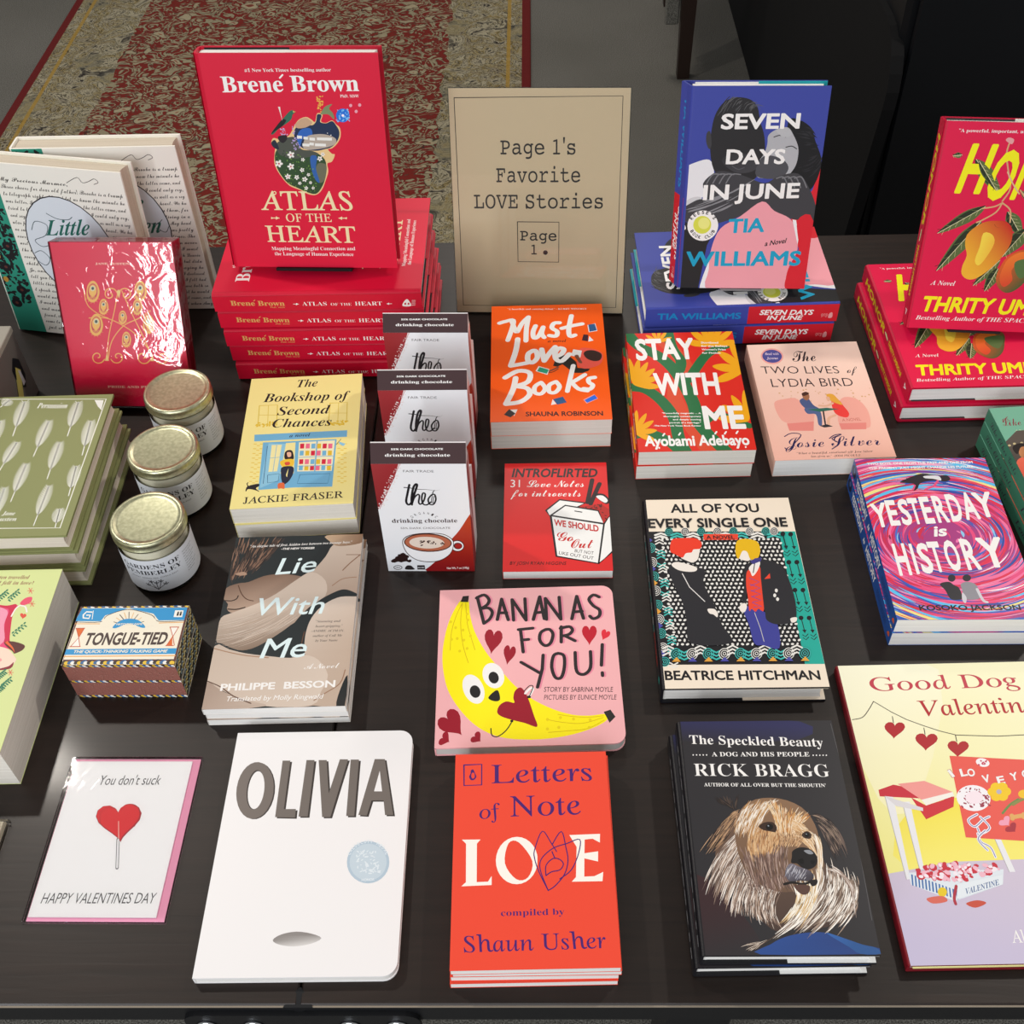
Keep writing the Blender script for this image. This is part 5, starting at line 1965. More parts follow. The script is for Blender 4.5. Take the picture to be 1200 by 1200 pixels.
'bookshop':(0.1305,0.2089,"""B #f1e394
l #d8c050 11.4 144 1613 351 1609 374 1291 161 1295 144 1613
l #d8c050 6.8 248 1605 271 1287
l #d8c050 6.7 154 1452 368 1437
N #e0bc30 15.5 0.6 240 26 141 1317 379 1332 386 1253 148 1249
l #d8c050 11.3 957 1596 1155 1593 1164 1257 961 1261 957 1596
l #d8c050 6.8 1056 1589 1065 1253
l #d8c050 6.7 960 1427 1165 1412
N #e0bc30 15.4 0.6 690 26 941 1283 1171 1298 1175 1220 946 1215
l #e6c84e 12.9 153 978 177 976
l #e6c84e 12.7 1087 914 1111 913
l #e6c84e 12.8 191 950 215 948
l #e6c84e 12.7 1123 887 1148 885
l #e6c84e 12.8 223 973 247 971
l #e6c84e 12.7 1157 910 1181 908
l #e6c84e 12.8 154 903 179 901
l #e6c84e 12.7 1091 840 1116 838
l #e6c84e 12.7 192 876 216 874
l #e6c84e 12.6 1128 813 1152 811
l #e6c84e 12.8 224 898 248 897
l #e6c84e 12.6 1161 835 1185 833
l #e6c84e 12.7 156 829 180 827
l #e6c84e 12.6 1096 766 1120 764
l #e6c84e 12.6 193 802 218 800
l #e6c84e 12.5 1132 739 1156 737
l #e6c84e 12.7 225 824 250 823
l #e6c84e 12.6 1165 761 1189 759
l #e6c84e 12.6 157 756 182 754
l #e6c84e 12.5 1100 692 1124 691
l #e6c84e 12.6 195 729 219 727
l #e6c84e 12.4 1136 666 1160 664
l #e6c84e 12.6 227 751 251 749
l #e6c84e 12.5 1169 688 1193 686
l #e6c84e 12.5 159 683 183 681
l #e6c84e 12.4 1104 620 1128 618
l #e6c84e 12.5 196 657 220 655
l #e6c84e 12.4 1140 593 1164 592
l #e6c84e 12.5 228 678 252 677
l #e6c84e 12.4 1173 615 1197 614
l #e6c84e 12.4 160 611 184 609
l #e6c84e 12.3 1109 548 1132 546
l #e6c84e 12.4 197 585 221 583
l #e6c84e 12.3 1144 522 1168 520
l #e6c84e 12.4 229 606 253 605
l #e6c84e 12.3 1177 543 1201 542
l #e6c84e 12.3 162 540 186 538
l #e6c84e 12.2 1113 476 1137 475
l #e6c84e 12.3 199 514 223 512
l #e6c84e 12.2 1148 450 1172 449
l #e6c84e 12.3 230 535 254 533
l #e6c84e 12.2 1181 472 1204 470
l #e6c84e 12.2 164 469 187 467
l #e6c84e 12.1 1117 406 1141 404
l #e6c84e 12.2 200 443 224 441
l #e6c84e 12.1 1152 380 1176 378
l #e6c84e 12.2 231 464 255 463
l #e6c84e 12.1 1185 401 1208 400
l #e6c84e 12.2 165 399 189 397
l #e6c84e 12.1 1121 335 1145 334
l #e6c84e 12.1 202 373 225 371
l #e6c84e 12.0 1156 310 1180 308
l #e6c84e 12.2 233 394 256 393
l #e6c84e 12.0 1188 331 1212 329
P #6fb0d4 141 1129 1180 1127 1182 1021 148 1020
T #20304a J 536 1059 767 1058 50.9 0|a novel
P #6fb0d4 250 996 1069 991 1067 258 649 274 276 264
P #f0e49c 507 966 614 971 636 484 486 494
P #8cc4de 314 979 508 954 487 401 290 286 294 590
P #efe6a8 352 947 464 944 452 532 356 527
l #6fb0d4 6.4 408 943 407 530
l #6fb0d4 6.3 342 743 462 747
P #efe9c0 653 969 1052 974 1047 497 671 513
l #6fb0d4 15.0 854 967 861 505
P #cf2440 668 945 714 945 716 867 671 868
P #e86a8a 731 941 776 940 779 863 734 864
P #6fb0d4 794 937 839 936 841 859 796 860
P #e0b830 857 932 902 932 904 855 859 855
P #cf2440 920 928 965 928 966 851 921 851
P #e86a8a 982 924 1028 923 1029 846 984 847
P #6fb0d4 673 833 717 833 720 757 675 757
P #e0b830 735 829 780 829 782 753 738 753
P #cf2440 797 825 842 825 844 748 800 749
P #e86a8a 860 821 905 820 907 744 862 745
P #6fb0d4 922 817 967 816 969 740 924 741
P #e0b830 984 812 1029 812 1031 736 986 737
P #cf2440 679 699 723 698 726 624 682 624
P #e86a8a 741 695 785 694 788 619 743 620
P #6fb0d4 803 691 847 690 849 615 805 616
P #e0b830 864 686 909 686 911 611 866 612
P #cf2440 926 682 971 682 972 607 928 608
P #e86a8a 988 678 1033 678 1034 603 990 603
P #6fb0d4 682 603 726 602 729 528 685 529
P #e0b830 743 598 788 598 790 524 746 524
P #cf2440 805 594 849 594 851 520 807 520
P #e86a8a 866 590 911 590 912 516 868 516
P #6fb0d4 928 586 972 586 974 512 930 512
P #e0b830 989 582 1034 581 1035 508 991 508
l #6fb0d4 8.4 669 729 1050 727
l #6fb0d4 8.2 674 593 1049 583
l #2a5a80 6.1 705 463 1030 456 1015 312 686 329 705 463
l #2a5a80 6.1 353 480 478 495 478 378 365 362 353 480
l #2a5a80 6.4 305 930 319 354
S #241a20 510 817 546 854 592 832 616 713 572 704 516 720
S #e8b498 533 816 576 813 582 752 548 747
S #eec238 469 674 517 707 603 709 625 652 604 593 502 600
S #d8503c 522 659 572 667 579 624 539 617
S #20283c 498 589 613 593 631 497 598 382 544 327 514 387 498 482
P #f1e394 553 466 572 572 568 430
S #e06a3c 481 343 542 348 555 264 516 271 487 269
S #1d1a22 140 285 160 329 265 357 279 322 248 289 292 236 234 267 165 283 145 246
L #1d1a22 10.1 161 322 144 365 154 378
l #1d1a22 6.4 1070 903 1118 987
P #8cc4de 1094 951 1174 908 1150 873 1108 905
T #1d1a22 J-3 552 1898 786 1901 129.6 0|The
T #1d1a22 J-3 177 1669 1180 1642 142.8 0|Bookshop of
T #1d1a22 J-3 359 1432 967 1422 139.0 0|Second
T #1d1a22 J-3 326 1231 995 1216 135.8 0|Chances
T #1d1a22 U10 132 70 1193 90 95.1 0|JACKIE FRASER"""),
'letters':(0.1327,0.1896,"""B #ee4a33
l #4a1f6e 12.8 76 1791 232 1794 233 1593 81 1590 76 1791
S #4a1f6e 138 1736 158 1745 174 1709 187 1673 167 1643 139 1643 123 1674 135 1705
S #ee4a33 147 1709 167 1709 171 1669 155 1656 143 1674
T #4a1f6e U2 317 1606 1192 1612 178.8 0|Letters
T #4a1f6e U2 216 1271 390 1282 131.3 0|of
T #4a1f6e U2 479 1289 1081 1295 188.3 0|Note
P #fbf4ea 73 1087 229 1085 199 1049 201 713 293 715 323 763 323 686 76 680 113 714 108 1050
E #fbf4ea 530 895 173 -2 -3 -207
S #ee4a33 463 1045 549 1052 658 886 621 745 524 731 432 869
P #ee4a33 706 1087 760 1086 747 727 696 767
P #fbf4ea 973 1108 1230 1113 1224 1035 1165 1071 1099 1065 1091 943 1205 958 1199 869 1088 899 1079 741 1162 743 1236 778 1225 699 975 700 1011 738 1029 1001
L #4a1f6e 8.5 781 630 712 786 678 905 680 986 747 1148 816 1045 861 963
L #4a1f6e 8.9 825 1024 907 1142 939 1002 952 881 918 763 838 667 781 630
L #4a1f6e 8.5 781 630 722 805 735 904 833 993 950 1033 1058 1066 1041 940 976 801 878 725
L #4a1f6e 8.6 767 756 770 844 830 903 886 892 913 852 882 803 815 788 767 756
L #4a1f6e 8.8 823 963 845 903
T #4a1f6e B-6 398 426 905 427 51.9 0|compiled by
T #4a1f6e U2 106 141 1219 154 127.7 0|Shaun Usher"""),
'speck':(0.1367,0.2093,"""B #2e2c2f
G #2e2e58 #2e2c2f 297 2097 273 1865 0 2101 1083 2086 1053 1901 -7 1891
G #3a2629 #2e2c2f 208 394 297 1 9 668 368 307 460 -7 -19 -9
G #2c4c8e #26407c 664 126 1158 37 455 8 543 86 667 145 827 176 981 176 1125 127 1242 76 1327 63 1373 13
G #3262a8 #2a5590 1054 153 1163 63 981 176 1125 127 1243 82 1339 57 1372 10 1215 9 1138 63
G #6b5344 #4a3a34 388 1047 415 190 217 896 318 1047 446 1171 586 1266 785 1265 967 1169 1052 1014 1072 746 1180 673 1253 574 1258 435 1185 299 1043 232 883 205 728 205 597 191 504 271 391 406 298 517 227 603 199 718
H #d9c9bd,#8a7468,#f2e9e0,#6a574e,#b09684 5.9 260 51 426 1016 231 896 70 517 550 895 365 517 298 297
H #d9c9bd,#8a7468,#f2e9e0,#6a574e,#b09684 5.6 240 52 454 689 318 462 302 324 676 546 542 352 649 191
G #8a6a50 #5a463c 633 1297 415 190 388 1047 451 1219 593 1322 794 1329 966 1247 1051 1090 1058 893 998 631 916 546 723 504 569 546 448 645 390 835
H #6a5148,#93766a,#b8a094,#7a6058,#54423c 5.8 240 60 420 850 450 660 478 462 784 894 720 659 778 518
H #c99a6a,#e2bf94,#a8764c,#d8ae80 5.9 220 65 532 1077 461 955 493 776 752 1046 733 924 665 835
H #e8d8c4,#b8895a,#f6eee4,#c49a6c 6.1 200 53 524 1282 428 1140 372 971 761 1297 634 1202 546 970
H #d8a468,#f0dcc0,#b87a44,#e8cba4 6.1 220 54 704 1297 740 1154 738 954 1009 1168 905 1091 867 984
H #c99a6a,#e2bf94,#d8ae80,#f0dcc0 5.9 140 66 889 1122 979 1075 1041 953 853 984 986 953 1013 717
H #b98f66,#caa27c,#8f6a4c,#ddb88e 5.9 130 67 747 1015 765 954 726 879 939 999 931 953 864 879
H #f0e4d4,#d8b88e,#fff6ea 5.8 90 68 1022 999 1058 893 1008 688 1069 953 1083 804 1001 574
H #3a2e2a,#8a6a54,#c09a78,#2c2422,#a88462 6.0 130 55 423 1219 284 1125 88 851 415 1156 357 1017 183 836
H #2c2626,#6a5850,#3c3230,#96806f 7.5 110 56 1068 1184 1219 1167 1281 848 1077 1075 1124 953 1172 775
H #e8dcd0,#a89282,#f8f2ea,#6f5c50 7.0 260 57 1024 702 997 407 536 125 1278 630 1324 407 1061 192
H #f2ead8,#caa878,#fffaf0,#e0c090 6.9 150 58 810 546 840 407 631 244 1024 702 1007 462 782 218
H #efe6de,#8a7468,#b8a498 5.6 100 59 1102 688 1270 659 1237 299 1158 702 1340 546 1209 353
H #d8c8b8,#7a6458 3.9 30 61 323 72 403 99 508 112 393 21 437 60 536 125
H #2e2624,#50423a 7.7 40 62 237 1349 314 1267 411 1235 469 1363 418 1299 421 1203
S #3a2820 588 1074 635 1108 705 1111 734 1069 718 1024 666 1031 619 1043
E #0e0b0c 675 1069 30 0 -4 -29
E #a0a8b0 667 1079 6 0 0 -6
S #3a2820 927 996 971 1029 1006 1006 996 965 950 966
E #0e0b0c 971 995 20 0 -3 -21
E #a0a8b0 967 1003 5 0 0 -4
G #77727e #3c3840 824 717 872 602 743 674 795 746 864 717 934 688 967 645 938 595 859 602 764 595
H #9a9aa6,#55525c,#c8c6cc 4.2 70 63 786 732 750 674 727 616 927 688 890 631 859 602
L #1c1615 19.4 720 571 789 585 867 571 930 588 979 602
S #1c1615 926 602 986 602 976 567 937 553
S #5a4038 799 560 866 567 920 553 901 497 852 483 812 518
S #1a1819 818 805 833 856 906 886 984 863 1020 797 994 724 928 695 878 717 849 746 805 753
S #8f9298 922 856 970 861 995 831 957 826
S #050505 863 775 903 787 903 746 876 746
S #050505 961 768 998 768 975 734
T #f4f1ee B-3 98 1866 1254 1826 87.4 0|The Speckled Beauty
T #f4f1ee B 276 1740 1116 1731 42.6 0|A DOG AND HIS PEOPLE
E #f4f1ee 115 1755 6 0 0 -7
E #f4f1ee 1148 1742 6 0 -1 -7
E #f4f1ee 144 1755 6 0 0 -7
E #f4f1ee 1176 1742 6 0 -1 -7
E #f4f1ee 173 1754 6 0 0 -7
E #f4f1ee 1205 1741 6 0 -1 -7
E #f4f1ee 202 1754 6 0 0 -7
E #f4f1ee 1233 1741 6 0 -1 -7
E #f4f1ee 231 1754 6 0 0 -7
E #f4f1ee 1261 1741 6 0 -1 -7
T #f4f1ee B-9 108 1550 1257 1531 118.3 0|RICK BRAGG
T #f4f1ee B 178 1450 1205 1434 32.1 0|AUTHOR OF ALL OVER BUT THE SHOUTIN'
l #5a585a 4.3 1355 2059 1385 1353 1354 274"""),
'speck_spine':(0.209,0.0185,"""B #17161a
l #d8d6d8 15.8 200 97 260 97
l #d8d6d8 15.8 300 97 390 97
l #d8d6d8 15.8 420 97 480 97
l #d8d6d8 15.8 520 97 620 97
l #d8d6d8 15.8 680 97 840 97
l #d8d6d8 15.8 900 97 1040 97
l #d8d6d8 15.8 1080 97 1180 97
l #d8d6d8 15.8 1220 97 1380 97
l #d8d6d8 15.8 1420 97 1540 97
l #d8d6d8 15.8 1600 97 1700 97
l #d8d6d8 15.8 1780 97 1840 97
l #d8d6d8 15.8 1900 97 1980 97"""),
'olivia':(0.1628,0.2244,"""B #f1eeee
E #3c3532 261 1650 169 -28 7 -279
E #756b65 248 1655 169 -28 7 -280
E #3c3532 250 1660 77 -13 5 -194
E #f1eeee 258 1655 73 -12 5 -187
P #3c3532 473 1934 544 1933 549 1452 656 1450 658 1369 482 1376
P #3c3532 691 1935 765 1934 769 1377 688 1378
P #3c3532 802 1934 875 1932 929 1598 994 1938 1070 1937 969 1369 896 1370
P #3c3532 1094 1934 1170 1933 1178 1375 1107 1376
P #736a64 455 1947 526 1946 532 1464 639 1463 641 1381 465 1388
P #736a64 673 1949 747 1948 752 1389 671 1390
P #736a64 784 1947 858 1946 912 1610 977 1952 1053 1950 952 1381 879 1382
P #736a64 1076 1947 1152 1946 1161 1387 1090 1389
P #3c3532 1312 1936 1404 1934 1519 1380 1446 1381 1423 1521 1316 1523 1288 1378 1212 1384
P #736a64 1295 1949 1387 1947 1503 1392 1430 1393 1407 1534 1300 1535 1271 1391 1196 1397
P #f1eeee 1350 1829 1387 1623 1315 1624
E #b4c6d4 1319 961 181 -2 15 -190
E #c6d4de 1319 961 158 -2 13 -166
N #dfe8ee 15.6 0.4 9 60 1212 1060 1406 1057 1442 855 1230 858
T #e4ecf2 S 1161 1025 1167 1044 27.3 0|C
T #e4ecf2 S 1170 1050 1180 1067 27.4 0|A
T #e4ecf2 S 1184 1073 1196 1088 27.5 0|L
T #e4ecf2 S 1201 1093 1215 1106 27.5 0|D
T #e4ecf2 S 1221 1110 1237 1119 27.6 0|E
T #e4ecf2 S 1244 1122 1262 1128 27.7 0|C
T #e4ecf2 S 1269 1130 1288 1133 27.7 0|O
T #e4ecf2 S 1295 1134 1315 1134 27.7 0|T
T #e4ecf2 S 1322 1133 1341 1129 27.7 0|T
T #e4ecf2 S 1374 1117 1393 1107 27.6 0|M
T #e4ecf2 S 1399 1103 1415 1090 27.6 0|E
T #e4ecf2 S 1421 1085 1436 1070 27.5 0|D
T #e4ecf2 S 1440 1064 1453 1046 27.4 0|A
T #e4ecf2 S 1457 1040 1466 1021 27.3 0|L
T #e4ecf2 S 1277 791 1387 794 21.9 0|HONOR
G #8f8986 #d8d4d2 750 315 759 245 599 301 664 347 784 368 908 350 994 312 918 269 779 247 655 264"""),
'bananas':(0.1747,0.1835,"""B #f3b3b6
S #ffee0d 211 1699 287 1697 308 1510 356 1302 455 1076 584 873 743 654 885 514 1074 393 1265 319 1426 302 1574 314 1589 254 1484 184 1319 122 1126 80 920 65 686 80 516 133 361 240 220 411 108 621 56 852 44 1068 70 1309 123 1514
P #2b2826 232 1750 294 1755 287 1672 208 1677
P #2b2826 1562 338 1626 360 1667 282 1608 219
L #d8b80a 6.6 228 1660 172 1513 127 1308 118 1086
L #d8b80a 6.6 228 1660 215 1408 243 1142 297 932
L #d8b80a 6.7 262 1659 281 1407 324 1221 360 1083
L #d8b80a 6.1 1556 296 1409 284 1248 301 1136 325
L #d8b80a 6.1 1555 278 1357 221 1164 240 1030 274
L #d8b80a 6.1 1561 249 1402 164 1208 145 1041 135
E #ecd40a 116 1431 14 0 0 -18
E #ecd40a 166 1357 14 0 0 -18
E #ecd40a 240 1325 14 0 0 -18
E #ecd40a 288 1448 14 0 0 -18
E #ecd40a 184 1224 14 0 0 -18
E #ecd40a 250 1202 14 0 0 -18
E #ecd40a 128 1216 14 0 0 -18
E #ecd40a 315 1251 14 0 0 -18
E #ecd40a 211 1073 14 0 0 -17
E #ecd40a 283 1101 14 0 0 -18
E #ecd40a 279 1521 14 0 0 -18
E #ecd40a 1158 289 14 0 0 -16
E #ecd40a 1037 273 14 0 0 -16
E #ecd40a 1138 185 14 0 0 -16
E #ecd40a 1278 271 14 0 0 -16
E #ecd40a 1431 255 14 0 0 -16
E #ecd40a 1418 175 14 0 0 -16
E #ecd40a 1034 172 14 0 0 -16
E #f4f1ee 538 777 91 47 51 -138
E #f4f1ee 349 630 86 45 61 -159
E #1e1b1a 541 753 45 18 19 -65
E #1e1b1a 365 601 47 18 20 -68
S #1e1b1a 489 530 574 612 600 507 549 487
S #9b1328 940 198 912 325 868 496 830 593 791 633 742 596 725 521 732 464 660 482 596 442 572 368 611 320 721 275 830 240
L #1e1b1a 10.2 713 270 656 172 578 107 524 121 513 193
E #1e1b1a 707 267 15 0 0 -14
L #f4f1ee 21.1 838 564 887 619 913 609 872 524
L #1e1b1a 8.8 830 593 880 648 914 637 877 534
E #1e1b1a 872 524 19 0 0 -15
P #9b1328 543 1246 546 1259 559 1287 582 1307 608 1301 627 1267 630 1218 615 1169 587 1127 556 1091 532 1059 519 1033 517 1024 516 1034 510 1063 494 1104 473 1150 457 1201 454 1253 468 1299 493 1324 520 1320 537 1292 543 1259
P #9b1328 701 1064 704 1074 714 1096 731 1111 748 1105 758 1077 757 1039 744 1002 722 970 699 943 681 918 671 899 668 891 669 900 666 923 659 955 648 992 640 1032 641 1073 654 1108 673 1127 690 1123 700 1100 702 1075
P #c0142c 1486 1277 1488 1287 1497 1312 1515 1331 1537 1330 1554 1305 1559 1266 1549 1225 1529 1188 1505 1155 1486 1125 1477 1103 1475 1095 1474 1103 1468 1126 1453 1156 1433 1191 1417 1229 1412 1270 1421 1308 1441 1332 1463 1332 1479 1312 1485 1288
P #e02a3c 1647 1243 1650 1248 1660 1258 1674 1262 1685 1255 1689 1237 1684 1215 1671 1197 1653 1184 1633 1174 1617 1164 1608 1156 1605 1152 1607 1156 1608 1170 1606 1191 1602 1215 1601 1240 1606 1263 1619 1280 1634 1286 1646 1280 1650 1264 1649 1249
P #9b1328 115 305 109 317 100 350 105 389 131 415 170 413 206 385 227 336 234 277 233 219 236 170 243 139 248 130 240 136 215 149 174 158 124 165 76 179 38 210 19 255 22 300 46 327 79 328 106 314
P #9b1328 75 105 72 109 67 122 68 143 79 163 95 175 111 173 121 156 125 130 126 102 128 79 132 66 134 63 130 64 120 62 102 53 81 41 61 32 44 35 35 50 36 73 45 94 59 105 70 107
P #9b1328 369 111 367 115 364 127 367 145 379 160 395 166 410 160 417 143 418 119 416 94 416 74 418 62 420 59 417 60 406 61 389 58 369 53 348 51 333 57 326 73 329 93 340 108 354 114 365 113
l #e88aa0 34.6 397 1732 465 1402
L #e88aa0 34.5 389 1721 465 1759 516 1697 499 1633 431 1582
L #e88aa0 34.2 431 1582 507 1591 549 1537 523 1453 465 1398
l #e88aa0 34.7 643 1695 598 1441
l #e88aa0 34.7 643 1699 707 1434
l #e88aa0 34.2 617 1525 692 1523
l #e88aa0 34.0 761 1427 748 1689
l #e88aa0 34.8 748 1689 884 1424
l #e88aa0 34.2 884 1424 879 1695
l #e88aa0 35.2 1029 1714 957 1428
l #e88aa0 35.2 1029 1714 1066 1434
l #e88aa0 34.5 980 1513 1056 1520
l #e88aa0 34.4 1088 1425 1085 1692
l #e88aa0 35.2 1085 1692 1230 1422
l #e88aa0 34.5 1230 1422 1225 1702
l #e88aa0 35.6 1404 1708 1340 1424
l #e88aa0 35.6 1404 1708 1455 1426
l #e88aa0 34.9 1362 1509 1446 1516
L #e88aa0 35.7 1628 1688 1572 1718 1524 1662 1563 1580 1621 1525 1613 1450 1553 1419 1520 1452
l #e88aa0 33.8 806 1311 949 1324
l #e88aa0 33.8 826 1310 847 1040
l #e88aa0 33.4 833 1182 904 1189
L #e88aa0 34.0 1075 1304 1023 1264 1014 1171 1060 1108 1117 1137 1144 1240 1118 1299 1075 1304
l #e88aa0 34.3 1230 1331 1221 1145
L #e88aa0 34.2 1220 1311 1307 1330 1339 1287 1302 1236 1225 1217
l #e88aa0 34.0 1259 1220 1358 1155
l #e88aa0 32.6 823 921 1000 790
l #e88aa0 33.1 1040 998 1026 838 974 629
L #e88aa0 33.3 1186 1013 1139 984 1118 855 1146 736 1204 734 1239 851 1239 981 1186 1013
L #e88aa0 33.5 1351 1018 1349 827 1379 767 1438 768 1489 842 1500 1024
l #e88aa0 34.0 1619 1102 1595 859
l #e88aa0 33.0 1598 775 1597 739
l #2b2426 34.6 379 1732 446 1403
L #2b2426 34.5 370 1721 446 1759 497 1698 480 1634 413 1582
L #2b2426 34.1 413 1582 488 1591 530 1537 505 1454 446 1399
l #2b2426 34.7 624 1695 580 1441
l #2b2426 34.7 624 1700 689 1435
l #2b2426 34.2 599 1525 673 1524
l #2b2426 34.0 742 1427 730 1689
l #2b2426 34.8 730 1689 866 1424
l #2b2426 34.1 866 1424 860 1696
l #2b2426 35.2 1010 1715 938 1429
l #2b2426 35.2 1010 1715 1048 1435
l #2b2426 34.5 961 1513 1037 1520
l #2b2426 34.4 1069 1426 1066 1692
l #2b2426 35.1 1066 1692 1211 1423
l #2b2426 34.5 1211 1423 1206 1702
l #2b2426 35.5 1384 1708 1321 1424
l #2b2426 35.5 1384 1708 1436 1426
l #2b2426 34.9 1343 1509 1427 1516
L #2b2426 35.7 1609 1689 1552 1718 1505 1662 1544 1581 1602 1525 1593 1450 1534 1419 1501 1452
l #2b2426 33.7 787 1311 931 1324
l #2b2426 33.8 808 1311 829 1040
l #2b2426 33.4 815 1183 885 1189
L #2b2426 34.0 1057 1304 1005 1264 995 1172 1042 1109 1098 1138 1126 1240 1099 1299 1057 1304
l #2b2426 34.2 1211 1332 1203 1145
L #2b2426 34.2 1201 1311 1288 1330 1320 1287 1283 1236 1206 1217
l #2b2426 33.9 1240 1221 1339 1156
l #2b2426 32.6 805 921 982 791
l #2b2426 33.1 1021 998 1008 839 956 630
L #2b2426 33.3 1167 1014 1121 985 1099 856 1128 736 1185 734 1220 851 1221 982 1167 1014
L #2b2426 33.5 1332 1019 1331 828 1361 767 1420 769 1471 843 1481 1024
l #2b2426 34.0 1601 1103 1576 859
l #2b2426 33.0 1579 775 1579 740
T #4a3034 i 1015 577 1669 555 53.8 0|STORY BY SABRINA MOYLE
T #4a3034 i 1012 489 1696 469 53.3 0|PICTURES BY EUNICE MOYLE"""),
'card':(0.1209,0.1555,"""T #2c2a30 i-6 319 1269 872 1273 96.3 0|You don't suck
T #2c2a30 i-8 113 160 1086 166 91.1 0|HAPPY VALENTINES DAY
P #a82030 570 986 568 1003 578 1043 615 1077 675 1081 738 1048 776 991 775 926 742 865 699 809 668 760 657 724 657 711 650 724 618 755 558 797 482 843 413 896 373 957 373 1017 412 1058 471 1065 527 1039 561 1003
P #e0222c 566 987 564 1004 574 1041 609 1073 666 1077 726 1046 762 991 761 930 729 872 688 819 658 772 648 739 649 727 642 738 611 768 554 808 482 852 417 902 378 959 379 1017 416 1056 472 1062 525 1037 558 1003
L #b01c28 4.3 434 883 405 992 462 1048 540 1026
L #b01c28 4.3 578 1020 629 1078 716 1060 762 972 743 863
l #6a686c 27.3 627 744 686 478
l #efeef2 16.8 629 738 685 482
l #f09a94 10.7 589 910 630 751"""),
'persu':(0.135,0.2124,"""B #8d9160
l #e9e8dc 13.4 68 2093 1285 2043 1262 102 -56 137
F #eeeee6 164.6 388 1481 365 2055
F #eeeee6 158.9 705 1150 726 1719
F #eeeee6 162.2 996 1454 981 2017
F #eeeee6 157.0 397 941 465 1388
F #eeeee6 153.2 945 803 936 1368
F #eeeee6 149.9 650 488 659 1049
F #eeeee6 144.1 982 142 993 712
F #eeeee6 157.1 1232 1146 1198 1697
F #eeeee6 148.8 1237 547 1209 993
F #eeeee6 142.9 1211 104 1192 374
F #eeeee6 172.4 109 1954 189 2079
F #eeeee6 166.5 -60 1500 -82 2070
F #eeeee6 160.9 192 1171 184 1745
F #eeeee6 151.9 175 520 154 1052
F #eeeee6 145.7 548 155 528 703
F #eeeee6 159.5 -99 994 -83 1412
F #eeeee6 167.9 -396 1515 -455 2089
P #eeeee6 1157 2030 1261 2025 1274 1859 1222 1918
T #f6f6f0 J 530 1925 872 1908 84.3 0|Persuasion
T #eeeee6 J 610 299 745 294 53.9 0|Jane
T #eeeee6 J 551 222 782 215 53.5 0|Austen"""),
